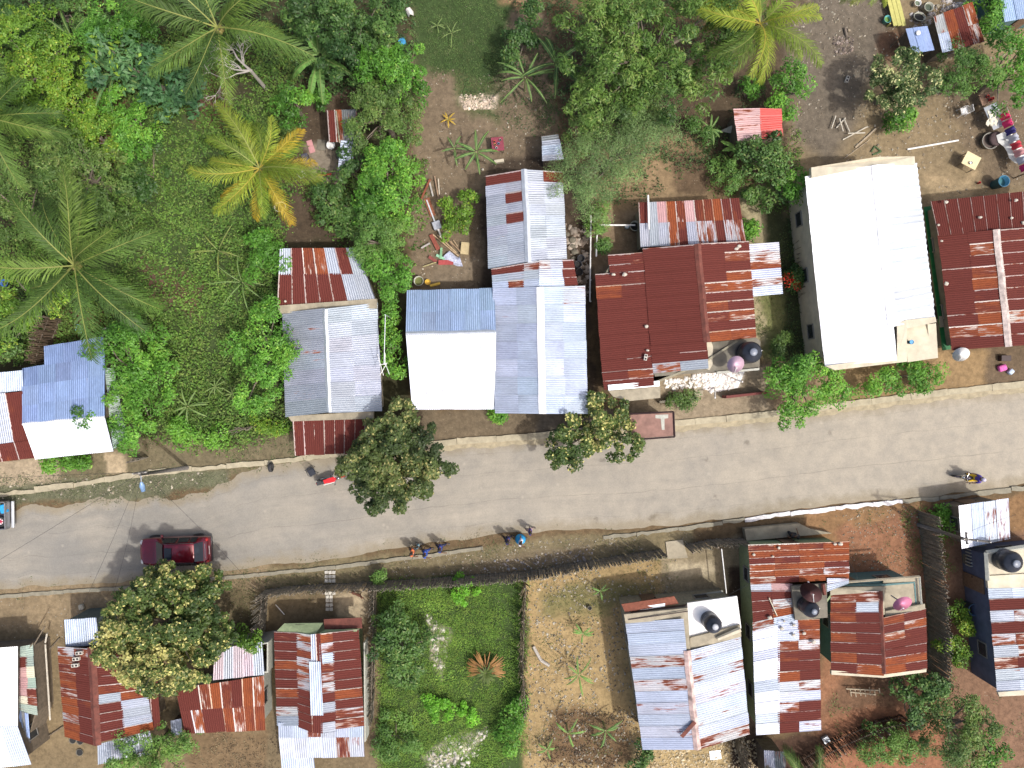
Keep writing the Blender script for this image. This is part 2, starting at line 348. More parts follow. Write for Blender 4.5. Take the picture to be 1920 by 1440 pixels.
# flat concrete gutter strip inside the north kerb
gm = MB(); p = interp(NTOP, 700)
for i in range(0, 699):
    if p[i, 0] > kx(640) and p[i, 0] < kx(2300):
        a, b = p[i], p[i + 1]; j0 = .3 + .06 * math.sin(i * .37) + .04 * math.sin(i * 1.3); j1 = .3 + .06 * math.sin((i + 1) * .37) + .04 * math.sin((i + 1) * 1.3)
        gm.add([(a[0], a[1] - j0, .02), (b[0], b[1] - j1, .02), (b[0], b[1] + .05, .05), (a[0], a[1] + .05, .05)], [(0, 1, 2, 3)])
tag(gm.build("gutter", M("gutter_concrete", lin((172,160,132), K), .9, var=.3, scale=2.5)), kind='structure')
# ------------------------------------------------------------------ corrugated roofs
def make_sheet_mat():
    m, t, b = new_mat("corrugated_sheet"); N = t.nodes; L = t.links
    A = N.new("ShaderNodeAttribute"); A.attribute_name = 'mcol'; R = N.new("ShaderNodeAttribute"); R.attribute_name = 'rust'; U = N.new("ShaderNodeAttribute"); U.attribute_name = 'suv'
    sr = N.new("ShaderNodeSeparateColor"); L.new(R.outputs['Color'], sr.inputs[0]); su = N.new("ShaderNodeSeparateXYZ"); L.new(U.outputs['Vector'], su.inputs[0])
    def math_(op, a, b_):
        q = N.new("ShaderNodeMath"); q.operation = op
        for k, c in ((0, a), (1, b_)):
            if isinstance(c, (int, float)): q.inputs[k].default_value = c
            else: L.new(c, q.inputs[k])
        return q.outputs[0]
    def noise(sx_, sy_, det=5, ro=.6, off=0):
        mp = N.new("ShaderNodeMapping"); mp.inputs['Scale'].default_value = (sx_, sy_, 1); mp.inputs['Location'].default_value = (off, off, off); L.new(U.outputs['Vector'], mp.inputs[0])
        n = N.new("ShaderNodeTexNoise"); n.inputs['Scale'].default_value = 1; n.inputs['Detail'].default_value = det; n.inputs['Roughness'].default_value = ro; L.new(mp.outputs[0], n.inputs['Vector']); return n.outputs[0]
    def rng(x, a0, a1, b0, b1):
        r = N.new("ShaderNodeMapRange"); r.inputs[1].default_value = a0; r.inputs[2].default_value = a1; r.inputs[3].default_value = b0; r.inputs[4].default_value = b1
        L.new(x, r.inputs[0]); return r.outputs[0]
    comb = noise(9, .9); patch = noise(1.9, .6, 4, .6, 7); fine = noise(14, 5, 4, .7, 3); big = noise(.35, .3, 3, .5, 13)
    val = math_('ADD', sr.outputs[0], math_('MULTIPLY', math_('SUBTRACT', comb, .5), 1.1)); val = math_('ADD', val, math_('MULTIPLY', math_('SUBTRACT', patch, .5), 1.3))
    # lap joints: alpha of the rust attribute is how far the point is from the sheet's side lap
    e = math_('ADD', sr.outputs[2], math_('MULTIPLY', math_('SUBTRACT', fine, .5), .16))
    lap = rng(e, .035, .065, 1, 0); lapn = math_('MULTIPLY', lap, rng(patch, .36, .54, .25, 1)); val = math_('SUBTRACT', val, math_('MULTIPLY', lapn, 1.4))
    mask = rng(val, .42, .60, 0, 1)
    def mix(fac, c1, c2, bl='MIX'):
        q = N.new("ShaderNodeMix"); q.data_type = 'RGBA'; q.blend_type = bl
        if isinstance(fac, float): q.inputs[0].default_value = fac
        else: L.new(fac, q.inputs[0])
        for k, c in ((6, c1), (7, c2)):
            if isinstance(c, tuple): q.inputs[k].default_value = c + (1,)
            else: L.new(c, q.inputs[k])
        return q.outputs[2]
    hue = rng(math_('ADD', sr.outputs[1], math_('MULTIPLY', math_('SUBTRACT', patch, .5), 1.2)), .35, .75, 0, 1)
    rust = mix(hue, (.112, .029, .023), (.245, .068, .026)); rust = mix(rng(fine, .35, .7, 0, .4), rust, (.075, .022, .018))
    rust = mix(rng(val, .5, .72, .6, 0), rust, (.33, .12, .06))
    met = N.new("ShaderNodeVectorMath"); met.operation = 'SCALE'; L.new(A.outputs['Color'], met.inputs[0])
    L.new(math_('MULTIPLY', rng(fine, .3, .7, .86, 1.1), math_('MULTIPLY', rng(patch, .3, .7, .88, 1.1), rng(big, .35, .65, .86, 1.08))), met.inputs['Scale'])
    mt = mix(math_('MULTIPLY', rng(comb, .58, .74, 0, .35), rng(patch, .5, .6, 0, 1)), met.outputs[0], (.24, .20, .19))
    c = mix(mask, mt, rust); L.new(c, b.inputs['Base Color'])
    L.new(math_('MULTIPLY', A.outputs['Alpha'], rng(mask, 0, 1, 1, 0)), b.inputs['Metallic'])
    L.new(rng(mask, 0, 1, .5, .85), b.inputs['Roughness'])
    L.new(rng(mask, 0, 1, .5, .12), b.inputs['Specular IOR Level'])
    return m
SHEET = make_sheet_mat()
# kind: (colour, metallic, rust level, orange-ness)
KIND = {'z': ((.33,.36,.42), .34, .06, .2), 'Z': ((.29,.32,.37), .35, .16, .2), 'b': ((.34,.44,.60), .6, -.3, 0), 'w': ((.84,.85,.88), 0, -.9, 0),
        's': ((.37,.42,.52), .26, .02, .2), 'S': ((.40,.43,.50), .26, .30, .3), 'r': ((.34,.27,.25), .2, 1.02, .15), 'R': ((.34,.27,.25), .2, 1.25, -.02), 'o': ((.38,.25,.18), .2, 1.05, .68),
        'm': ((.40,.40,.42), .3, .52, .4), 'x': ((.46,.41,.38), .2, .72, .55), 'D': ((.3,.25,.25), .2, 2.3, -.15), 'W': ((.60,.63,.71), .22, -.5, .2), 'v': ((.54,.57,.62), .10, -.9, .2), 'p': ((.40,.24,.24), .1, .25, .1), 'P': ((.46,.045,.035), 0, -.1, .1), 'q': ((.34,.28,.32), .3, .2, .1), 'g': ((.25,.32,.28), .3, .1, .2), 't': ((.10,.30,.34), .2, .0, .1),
        'd': ((.16,.17,.18), .4, .25, 0), 'c': ((.50,.49,.38), .1, .12, .4), 'C': ((.45,.45,.47), .2, .44, .4), 'B': ((.25,.34,.54), .55, .0, 0), 'k': ((.33,.10,.075), .1, .2, .1)}
def sheet_roof(slopes, name, parent, pitch=.125, amp=.021):
    """slopes: (quad [(px,py,h)x4 : tl,tr,br,bl], run 'h'|'v', rows of kind letters); a row may be ('rrrz', weight)"""
    Vs, Qs, mc, ru, sv = [], [], [], [], []; base = 0
    for si, sl in enumerate(slopes):
        quad, run, rows = sl[:3]; A, B, C, D = [np.array(W(*q)) for q in quad]
        nrm = np.cross(B - A, D - A); nrm = nrm / np.linalg.norm(nrm); nrm = nrm if nrm[2] > 0 else -nrm
        if isinstance(rows, str): rows = rows.split('/')
        wts = []; rr = []
        for r in rows:
            if isinstance(r, tuple): rr.append(r[0]); wts.append(r[1])
            else: rr.append(r); wts.append(1)
        vb = np.concatenate([[0], np.cumsum(wts)]) / sum(wts); nr = len(rr)
        for i, row in enumerate(rr):
            nc = len(row); ub = np.linspace(0, 1, nc + 1)
            for j, ch in enumerate(row):
                if ch == '.': continue
                col, met, lev, hue = KIND[ch]; u0, u1, v0, v1 = ub[j], ub[j + 1], vb[i], vb[i + 1]
                def P(u, v): return (A * (1 - u) + B * u) * (1 - v) + (D * (1 - u) + C * u) * v
                c00, c10, c01, c11 = P(u0, v0), P(u1, v0), P(u0, v1), P(u1, v1)
                if run == 'h': a0, a1, b0, b1 = c00, c01, c10, c11      # across = v, along = u
                else: a0, a1, b0, b1 = c00, c10, c01, c11              # across = u, along = v
                wdt = np.linalg.norm(a1 - a0); ln = np.linalg.norm(b0 - a0)
                sub = max(1, round(wdt / .8)) if wdt > 1.2 else 1
                tot = max(8, int(wdt / pitch * 5)); jit = RNG.uniform(-.02, .02, 2)
                for k in range(sub):
                    f0, f1 = k / sub, (k + 1) / sub; n = max(6, tot // sub); f = np.linspace(f0, f1 + .03 / wdt, n); al = np.array([-.025 / ln + jit[0] / ln, .33, .66, 1 + .035 / ln + jit[1] / ln])
                    F, Lg = np.meshgrid(f, al); F = F.ravel(); Lg = Lg.ravel()
                    p = (a0 + np.outer(F, a1 - a0)) * (1 - Lg)[:, None] + (b0 + np.outer(F, b1 - b0)) * Lg[:, None]
                    z = amp * np.cos(F * wdt * 2 * np.pi / pitch) + ((i + j + k) % 2) * .009 + (si % 3) * .004 + RNG.uniform(0, .006) + (Lg - .5) * RNG.uniform(-.012, .012)
                    p = p + nrm * z[:, None]; nf = len(f)
                    Vs.append(p); idx = np.arange(3 * nf).reshape(3, nf)[:, :-1].ravel(); Qs.append(np.stack([idx, idx + 1, idx + nf + 1, idx + nf], 1) + base); base += len(p)
                    br = RNG.uniform(.95, 1.06) if lev < .4 else RNG.uniform(.88, 1.1); seed = RNG.uniform(0, 90)
                    mc.append(np.tile(list(np.array(col) * br * RNG.uniform(.97, 1.03, 3)) + [met], (len(p), 1)))
                    dl = np.minimum(F - f0, (f1 - F)) * wdt; dl = np.minimum(np.abs(F - f0) * wdt, .5)
                    ru.append(np.stack([np.full(len(p), lev + RNG.uniform(-.1, .1)), np.full(len(p), hue + RNG.uniform(-.2, .2)), dl, dl * 0 + 1], 1))
                    sv.append(np.stack([F * wdt + seed, Lg * ln + seed, F * 0 + seed, F * 0 + 1], 1))
    V = np.concatenate(Vs); Q = np.concatenate(Qs)
    return np_mesh(name, V, Q, SHEET, parent, cols=np.concatenate(mc), attr='mcol', smooth=True, extra={'rust': np.concatenate(ru), 'suv': np.concatenate(sv)})
def centroid(ps): return sum((Vector(p) for p in ps), Vector()) / len(ps)
GLASS = M("dark_window_glass", (.03, .035, .04), .15, var=.1); FRAME = M("window_frame_paint", (.20,.19,.17), .6)
DOORM = M("door_wood", (.16,.10,.06), .7, var=.3)
def walls(outline, mat, parent, inset=.22, drop=.07, openings=True, doors=()):
    ps = [W(*q) for q in outline]; c = centroid(ps); c.z = 0; ins = []
    for p in ps:
        d = Vector((p.x - c.x, p.y - c.y, 0)); L_ = d.length; q = d * ((L_ - inset * 1.3) / L_) + c; ins.append(Vector((q.x, q.y, p.z - drop)))
    n = len(ins); vs = [(p.x, p.y, 0) for p in ins] + [tuple(p) for p in ins]
    mb = MB().add(vs, [(i, (i + 1) % n, n + (i + 1) % n, n + i) for i in range(n)]); o = mb.build('wall', mat, parent)
    md = o.modifiers.new("thick", 'SOLIDIFY'); md.thickness = .12; md.offset = 0
    if openings:
        for i in range(n):
            a, b = ins[i], ins[(i + 1) % n]; e = Vector((b.x - a.x, b.y - a.y, 0)); L_ = e.length; hmin = min(a.z, b.z)
            if L_ < 1.8 or hmin < 1.7: continue
            ang = math.atan2(e.y, e.x); out = Vector((e.y, -e.x, 0)).normalized()
            if out.dot(Vector(((a.x + b.x) / 2 - c.x, (a.y + b.y) / 2 - c.y, 0))) < 0: out = -out
            k = max(1, int(L_ / 3.2)); sgn = 1
            for j in range(k):
                m_ = a + e * ((j + .5) / k); isd = (i in doors and j == k // 2)
                if isd:
                    d = MB().box(Vector((m_.x, m_.y, 1.0)) + out * .08, (.9, .06, 2.0), ang).build('door', DOORM, parent)
                    MB().box(Vector((m_.x, m_.y, 1.0)) + out * .13 + e.normalized() * .35, (.1, .05, .04), ang).build('handle', GLASS, d)
                else:
                    ww = .9; zz = min(1.35, hmin - .65)
                    f = MB(); o3 = Vector((m_.x, m_.y, zz)) + out * .075; ed = e.normalized()
                    for dx, dz, sx_, sz_ in ((0, .4, ww, .06), (0, -.4, ww, .06), (-ww / 2 + .03, 0, .06, .74), (ww / 2 - .03, 0, .06, .74)): f.box(o3 + ed * dx + Vector((0, 0, dz)), (sx_, .07, sz_), ang)
                    fr = f.build('window', FRAME, parent); MB().box(o3 - out * .01, (ww - .12, .03, .74), ang).build('pane', GLASS, fr)
    return o
def ridge(parent, a, b, mat, w=.32, drop=.07, name='ridge_cap'):
    A, B = W(*a), W(*b); d = (B - A).normalized(); s_ = d.cross(Vector((0, 0, 1))).normalized(); n = 10; mb = MB(); vs = []
    for i in range(n + 1):
        p = A.lerp(B, i / n) + s_ * random.uniform(-.02, .02); vs += [p - s_ * w / 2 + Vector((0, 0, .03 - drop)), p + Vector((0, 0, .06)), p + s_ * w / 2 + Vector((0, 0, .03 - drop))]
    mb.add(vs, [f for i in range(n) for f in ((i * 3, i * 3 + 1, i * 3 + 4, i * 3 + 3), (i * 3 + 1, i * 3 + 2, i * 3 + 5, i * 3 + 4))])
    return mb.build(name, mat, parent)
def slab(parent, poly, mat, th=.15, name='concrete_slab'):
    """poly (px,py,h) = top surface"""
    ps = [W(*q) for q in poly]; n = len(ps)
    a = sum(ps[i].x * ps[(i + 1) % n].y - ps[(i + 1) % n].x * ps[i].y for i in range(n)); ps = ps if a > 0 else ps[::-1]
    vs = [tuple(p) for p in ps] + [(p.x, p.y, p.z - th) for p in ps]
    return MB().add(vs, [tuple(range(n)), tuple(range(n, 2 * n))[::-1]] + [(i, n + i, n + (i + 1) % n, (i + 1) % n) for i in range(n)]).build(name, mat, parent)
def bar(parent, a, b, r, mat, name='post', n=6):
    return MB().tube([W(*a), W(*b)], r, n).build(name, mat, parent)
ZCAP = M("zinc_cap", (.55,.58,.62), .45, .6, var=.15); RCAP = M("rust_cap", (.13,.04,.028), .85, .1, var=.45, scale=3); WCAP = M("white_cap", (.8,.8,.8), .5, var=.08)
CONC = M("weathered_concrete", lin((172,162,140), K), .92, var=.28, scale=1.6, bump=.3); CONCL = M("pale_concrete", lin((214,204,180), K), .9, var=.2, scale=1.5, bump=.2)
CONCD = M("dark_concrete", lin((128,122,108), K), .92, var=.35, scale=1.3, bump=.3); WHITEP = M("white_painted_slab", (.80,.79,.77), .7, var=.08, scale=1.2)
WOODW = M("weathered_board", lin((120,108,92), K), .9, var=.35, scale=5); PLG = M("pale_green_plaster", lin((150,165,125), K), .85, var=.2); PLB = M("blue_grey_plaster", lin((96,104,128), K), .85, var=.2, scale=2)
PLW = M("pale_plaster", lin((190,190,178), K), .85, var=.2); PLT = M("teal_plaster", lin((95,130,130), K), .85, var=.2); PLC = M("cream_block_wall", lin((165,158,135), K), .9, var=.3)
def house(name, pt, label, cat='house', group=None): return thing(name, W(*pt), label, cat, group)

# H1 blue-white house at the west edge
h = house('metal_roof_house', (120, 745), 'zinc roof coloured sky-lit blue behind, sunlit white in front, west edge')
a, b_, c_ = 3.1, 2.45, 2.35
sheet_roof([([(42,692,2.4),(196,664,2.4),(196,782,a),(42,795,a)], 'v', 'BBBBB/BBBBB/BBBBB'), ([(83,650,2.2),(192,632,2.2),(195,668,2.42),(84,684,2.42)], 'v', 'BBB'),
            ([(43,795,a),(196,782,a),(212,845,b_),(66,860,b_)], 'v', 'WWWWW')], 'roof', h)  # blue and white sheets put sky reflection and sun glare into the colour
walls([(46,694,2.35),(193,666,2.35),(195,783,a),(210,843,b_),(68,857,b_),(44,795,a)], WOODW, h, doors=(3,)); ridge(h, (42,795,a), (196,782,a), WCAP, .2)
h = house('lean_to', (215, 770), 'narrow grey green corrugated lean-to against the blue and white house, under bushes', 'lean-to')
sheet_roof([([(197,690,2.2),(212,690,2.0),(238,825,2.0),(212,843,2.2)], 'h', 'g/g/g/g/g')], 'roof', h); walls([(199,694,2.1),(210,694,1.95),(234,822,1.95),(213,838,2.1)], WOODW, h, .1, openings=False)
# H2
h = house('rust_roof_house', (20, 790), 'rust and zinc striped roof beside the blue and white house')
sheet_roof([([(-120,712,2.8),(41,695,2.8),(42,731,2.6),(-120,748,2.6)], 'v', 'sssss'), ([(-120,752,2.75),(41,734,2.75),(56,826,2.45),(-100,846,2.45)], 'v', 'rzrzr'), ([(-98,846,2.5),(56,826,2.5),(66,858,2.3),(-90,874,2.3)], 'v', 'rorrr')], 'roof', h)
walls([(-115,716,2.7),(38,700,2.7),(62,852,2.3),(-88,868,2.3)], WOODW, h, doors=(2,))
# H3
h = house('zinc_roof_house', (620, 680), 'grey zinc gabled house with rust roofs at front and back')
sheet_roof([([(530,586,2.5),(609,578,3.1),(617,772,3.1),(536,781,2.5)], 'h', 'Z/Z/Z/Z/Z/Z/Z'), ([(609,579,3.1),(706,568,2.5),(716,770,2.5),(617,773,3.1)], 'h', 'zz/zz/zz/zz/zz/zz/zz')], 'roof', h)
sheet_roof([([(525,466,2.9),(650,462,2.9),(668,470,2.85),(706,572,2.5),(520,572,2.5)][0:1] + [(668,466,2.9),(706,570,2.5),(520,572,2.5)], 'v', [('zrxxzrz',1),('rrrrrzZ',1.2)])], 'back_roof', h)
sheet_roof([([(549,790,2.3),(703,785,2.3),(700,848,2.15),(553,853,2.15)], 'v', 'rrRrrRrr')], 'porch_roof', h)
walls([(535,588,2.4),(609,582,3.05),(701,572,2.4),(711,770,2.4),(617,773,3.05),(541,779,2.4)], CONC, h, doors=(4,)); ridge(h, (609,580,3.12), (617,773,3.12), ZCAP, .3)
walls([(530,470,2.75),(664,468,2.75),(700,566,2.4),(525,568,2.4)], CONC, h, .15)
slab(h, [(520,573,2.62),(706,560,2.62),(707,578,2.62),(524,588,2.62)], CONC, .3); slab(h, [(540,780,2.5),(700,771,2.5),(700,785,2.5),(546,790,2.5)], CONC, .3)
for q in ((557,846),(600,846),(650,845),(692,842)): bar(h, q + (2.1,), (q[0] * .955 + 960 * .045, q[1] * .955 + 720 * .045, 0), .04, WOODW)
# H4
h = house('bright_roof_house', (845, 660), 'corrugated roof coloured sky-lit blue at back, sunlit white over front half')
sheet_roof([([(763,545,2.5),(926,541,2.5),(929,622,3.2),(761,625,3.2)], 'v', 'bbbbbb/bbbbbb'), ([(761,625,3.2),(929,622,3.2),(928,766,2.5),(773,767,2.5)], 'v', ['WWWWWW', 'WWWWWW'])], 'roof', h)  # sky tint behind and sun glare in front are coloured into the zinc
walls([(768,549,2.45),(922,545,2.45),(925,622,3.15),(922,760,2.45),(778,761,2.45),(766,625,3.15)], PLB, h, doors=(3,)); ridge(h, (761,625,3.22), (929,622,3.22), ZCAP, .25)
# H5
h = house('long_zinc_house', (1012, 650), 'large pale blue zinc gable touching the blinding white roof')
sheet_roof([([(925,541,2.7),(1013,538,3.5),(1017,775,3.5),(929,774,2.7)], 'h', 'ss/ss/ss/ss/ss/ss/ss'), ([(1013,538,3.5),(1096,536,2.7),(1101,775,2.7),(1017,775,3.5)], 'h', 'sS/ss/ss/ss/ss/ss/ss')], 'roof', h, pitch=.11)
walls([(930,544,2.6),(1013,541,3.4),(1091,540,2.6),(1096,769,2.6),(1016,770,3.4),(934,768,2.6)], PLB, h, doors=(3,)); ridge(h, (1013,538,3.53), (1017,776,3.53), WCAP, .42)
h = house('patchwork_lean_to', (1005, 515), 'low patchwork rust and zinc roof between the two zinc gables', 'shed')
sheet_roof([([(922,504,2.7),(1011,489,3.2),(1011,538,3.3),(925,541,2.7)], 'h', 'rrm/zzz/sxs'), ([(1011,488,3.2),(1074,487,2.8),(1082,534,2.75),(1011,537,3.3)], 'h', 'mzr/zsr/ssR')], 'roof', h)
walls([(926,507,2.55),(1011,494,3.1),(1070,491,2.7),(1077,530,2.7),(1011,533,3.2),(929,536,2.6)], WOODW, h, .15, openings=False)
# H6
h = house('old_zinc_house', (985, 410), 'narrow grey zinc gable with rust squares near its north end')
sheet_roof([([(911,330,2.6),(983,318,3.2),(991,490,3.2),(916,503,2.6)], 'h', ['rr','zz','zr','zz','zr','zz','zz','zz','zz']), ([(983,318,3.2),(1054,322,2.6),(1062,485,2.6),(991,491,3.2)], 'h', 'zx/zz/Zz/zZ/zz/Zz/zz/zz')], 'roof', h)
walls([(915,333,2.5),(983,322,3.1),(1050,326,2.5),(1058,482,2.5),(990,487,3.1),(920,499,2.5)], WOODW, h, doors=(0,)); ridge(h, (983,317,3.23), (991,491,3.23), ZCAP, .36)
# small shed N of it
h = house('shed', (1035, 275), 'small corrugated shed with brown-stained zinc roof by the feathery tree', 'shed')
sheet_roof([([(1016,256,2.0),(1046,252,2.0),(1056,298,2.0),(1018,301,2.0)], 'h', 'd/Z/s/s/S')], 'roof', h); walls([(1018,259,1.9),(1043,256,1.9),(1052,295,1.9),(1020,297,1.9)], WOODW, h, .08, openings=False)
# H7 rust complex
h = house('rust_roof_house', (1265, 590), 'big house of joined dark rust-red roofs, pale pink dish at corner')
sheet_roof([([(1117,514,2.7),(1208,507,2.9),(1223,690,2.9),(1129,700,2.7)], 'h', ['rr','or','DD','DD','DD','DD','DD','Dr']), ([(1129,698,2.7),(1223,690,2.9),(1226,722,2.8),(1134,730,2.6)], 'h', 'rx/Rr'), ([(1141,478,2.75),(1208,473,2.9),(1209,509,2.9),(1144,516,2.75)], 'h', 'rr/rR')], 'left_roof', h)
sheet_roof([([(1206,466,2.95),(1308,458,3.5),(1324,640,3.5),(1220,648,2.95)], 'h', 'RR/DD/DD/DD/DD/DD/DD/DD'), ([(1220,648,2.95),(1324,640,3.5),(1328,690,3.45),(1226,699,2.9)], 'h', ['DD','Dr','mZ'])], 'middle_roof', h)
sheet_roof([([(1308,457,3.5),(1403,452,2.9),(1417,632,2.9),(1325,641,3.5)], 'h', ['rr','Dx','DD','Dx','xx','rr','or','xx','Dr','ox'])], 'right_roof', h)
sheet_roof([([(1403,458,2.6),(1459,454,2.5),(1467,550,2.5),(1411,555,2.6)], 'h', ['S','C','x','s','m','s'])], 'side_roof', h)
walls([(1122,520,2.6),(1145,482,2.7),(1306,462,3.4),(1399,457,2.8),(1412,628,2.8),(1322,690,3.3),(1230,725,2.7),(1138,728,2.5)], PLC, h, doors=(5,)); ridge(h, (1308,457,3.53), (1326,642,3.53), RCAP, .4)
bar(h, (1464,548,2.45), (1444,541,0), .04, WOODW); bar(h, (1457,456,2.45), (1438,466,0), .04, WOODW)
slab(h, [(1322,643,2.85),(1418,633,2.85),(1426,640,2.85),(1424,690,2.85),(1228,706,2.85),(1226,698,2.85),(1325,690,2.85)], CONCD, .2)
slab(h, [(1320,640,3.0),(1332,636,3.0),(1337,650,3.0),(1336,684,3.0),(1330,694,3.0),(1322,690,3.0)], CONCL, .3, 'plaster_kerb')
slab(h, [(1141,733,2.6),(1238,725,2.6),(1238,746,2.6),(1180,752,2.6),(1150,744,2.6)], CONC, .2); slab(h, [(1140,722,2.75),(1236,714,2.75),(1237,724,2.72),(1141,732,2.72)], ZCAP, .04, 'flashing')
slab(h, [(1344,697,3.0),(1424,690,3.0),(1424,694,3.0),(1344,701,3.0)], PLW, .12, 'slab_edge')
for q in ((1180,748),(1236,742),(1420,688),(1345,696)): bar(h, q + (2.6,), (q[0] * .945 + 960 * .055, q[1] * .945 + 720 * .055, 0), .07, CONC)
h = house('back_shed', (1295, 415), 'back shed roofed in orange rust and bare zinc stripes', 'shed')
sheet_roof([([(1197,381,2.5),(1385,372,2.5),(1391,412,2.45),(1199,420,2.45)], 'v', 'rzpoxpxoorr'), ([(1199,420,2.47),(1391,412,2.47),(1398,453,2.42),(1201,462,2.42)], 'v', 'zzzmrzmmrmm')], 'roof', h)
walls([(1201,385,2.4),(1382,377,2.4),(1394,450,2.35),(1205,458,2.35)], PLC, h, .12, openings=False)
# roadside kiosk
h = house('kiosk', (1225, 800), 'flat-topped metal kiosk with dark rim standing at the kerb', 'kiosk')
KT = M("kiosk_top", lin((148,112,100), K), .8, var=.3, scale=2); KD = M("kiosk_rim", lin((62,42,42), K), .6)
slab(h, [(1182,778,2.3),(1262,774,2.3),(1264,817,2.3),(1184,823,2.3)], KT, .06, 'roof_sheet')
for p, q in (((1180,776),(1263,772)), ((1263,772),(1265,819)), ((1265,819),(1182,825)), ((1182,825),(1180,776))): MB().tube([W(*p, 2.34), W(*q, 2.34)], .05, 4).build('rim', KD, h)
slab(h, [(1229,778,2.31),(1253,777,2.31),(1253,784,2.31),(1246,785,2.31),(1246,806,2.31),(1241,806,2.31),(1239,785,2.31),(1229,784,2.31)], PLW, .008, 'white_patch')
MB().prism([W(x, y, 2.2)[:2] for x, y in ((1188,782),(1256,779),(1259,812),(1190,817))], .05, 2.22).build('body', M("kiosk_body", lin((110,70,62), K), .7), h)
# H8 white house
h = house('white_roof_house', (1630, 500), 'large house with brilliant white painted roof and concrete parapets')
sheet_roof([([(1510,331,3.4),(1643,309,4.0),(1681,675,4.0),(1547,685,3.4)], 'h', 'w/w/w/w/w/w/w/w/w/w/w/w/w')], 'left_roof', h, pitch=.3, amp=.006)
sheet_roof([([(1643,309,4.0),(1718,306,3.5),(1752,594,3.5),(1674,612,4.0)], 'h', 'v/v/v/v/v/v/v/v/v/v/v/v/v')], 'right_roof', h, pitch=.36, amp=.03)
slab(h, [(1521,314,3.7),(1645,294,3.9),(1715,293,3.7),(1716,308,3.7),(1645,311,3.9),(1522,332,3.7)], CONCL, .3, 'parapet')
slab(h, [(1547,686,3.6),(1682,668,3.8),(1682,606,3.9),(1699,600,3.9),(1754,594,3.6),(1756,604,3.6),(1700,616,3.9),(1701,678,3.7),(1566,694,3.6)], CONCL, .35, 'parapet')
slab(h, [(1697,614,3.1),(1755,606,3.1),(1759,671,3.1),(1702,679,3.1)], CONCL, .2, 'flat_slab')
walls([(1514,334,3.3),(1644,300,3.8),(1714,300,3.4),(1748,596,3.4),(1752,668,3.0),(1570,688,3.4),(1550,680,3.3)], CONCL, h, doors=(5,)); ridge(h, (1643,309,4.03), (1674,612,4.03), WCAP, .55)
# H9 right rust house
h = house('rust_roof_house', (1860, 520), 'wide rust-red house with pale ridge and green awning strip')
sheet_roof([([(1745,379,2.6),(1990,352,2.6),(1990,424,3.0),(1759,441,3.0)], 'v', 'RRRRRRRRRR')], 'back_roof', h)
sheet_roof([([(1759,441,2.7),(1869,431,3.3),(1893,648,3.3),(1785,656,2.7)], 'h', ['DD','Dx','DR','rx','Do','Dr','Dx','Ro','xx','DR']), ([(1869,431,3.3),(2010,420,2.7),(2035,640,2.7),(1893,648,3.3)], 'h', ['rm','RR','Rx','RR','RR','Rr','RR','xR','RR','RR'])], 'front_roof', h)
ridge(h, (1869,430,3.34), (1893,650,3.34), M("worn_ridge", (.5,.42,.38), .6, .3, var=.5, scale=2.5), .42)
walls([(1750,384,2.5),(1985,358,2.5),(2005,424,2.6),(2030,636,2.6),(1893,644,3.2),(1789,652,2.6)], CONCD, h, doors=(4,))
GC = M("green_painted_wall", lin((28,118,62), K), .6, var=.25, scale=3)
o = slab(h, [(1733,388,1.6),(1745,386,1.6),(1783,655,1.6),(1768,657,1.6)], GC, .08, 'green_awning')
slab(h, [(1755,482,1.63),(1764,481,1.63),(1767,507,1.63),(1757,508,1.63)], RCAP, .06, 'awning_patch'); slab(h, [(1761,593,1.64),(1776,592,1.64),(1778,612,1.64),(1763,614,1.64)], CONC, .06, 'awning_patch')
for q in ((1741,395),(1750,480),(1762,560),(1773,650)): bar(h, q + (1.55,), (q[0] * .965 + 960 * .035, q[1] * .965 + 720 * .035, 0), .035, WOODW)
# H10 top right
h = house('rust_shed', (1795, 50), 'rusty patchwork shed roof next to the small zinc shelter', 'shed')
sheet_roof([([(1750,32,2.2),(1822,5,2.2),(1845,78,2.1),(1766,98,2.1)], 'v', ['morx','sxRx'])], 'roof', h); walls([(1754,36,2.1),(1819,10,2.1),(1840,75,2.0),(1769,93,2.0)], WOODW, h, .1)
h = house('zinc_shelter', (1725, 72), 'small flat bluish zinc shelter with a white bowl on top', 'shelter')
sheet_roof([([(1698,54,2.0),(1738,49,2.0),(1751,93,1.95),(1711,99,1.95)], 'v', 'BBB')], 'roof', h, amp=.006)
for q in ((1702,58),(1736,53),(1748,90),(1713,95)): bar(h, q + (1.95,), (q[0] * .957 + 960 * .043, q[1] * .957 + 720 * .043, 0), .04, WOODW)
slab(h, [(1700,58,1.1),(1712,97,1.1),(1713,97,1.1),(1701,57,1.1)], WOODW, 1.0, 'side_board')
h = house('blue_roof_house', (1900, 10), 'plain light blue metal roof in the northeast corner')
sheet_roof([([(1862,-60,2.6),(1990,-80,2.6),(2000,20,2.4),(1883,40,2.4)], 'v', 'bbbbb')], 'roof', h); walls([(1866,-56,2.5),(1985,-74,2.5),(1995,16,2.3),(1886,36,2.3)], PLT, h, doors=(2,))
# H11
h = house('red_shed', (1420, 232), 'small shed with half faded pink, half bright red roof among the bushes', 'shed')
sheet_roof([([(1376,204,2.2),(1424,203,2.2),(1428,260,2.1),(1383,264,2.1)], 'h', 'p/p/p/p'), ([(1424,203,2.2),(1464,204,2.2),(1467,254,2.1),(1429,260,2.1)], 'h', 'P/P/P/P')], 'roof', h, amp=.008)
walls([(1380,208,2.1),(1460,207,2.1),(1463,251,2.0),(1386,260,2.0)], WOODW, h, .12, openings=False); slab(h, [(1350,246,.5),(1372,235,.9),(1378,238,.9),(1375,250,.5)], PLW, .04, 'leaning_board')
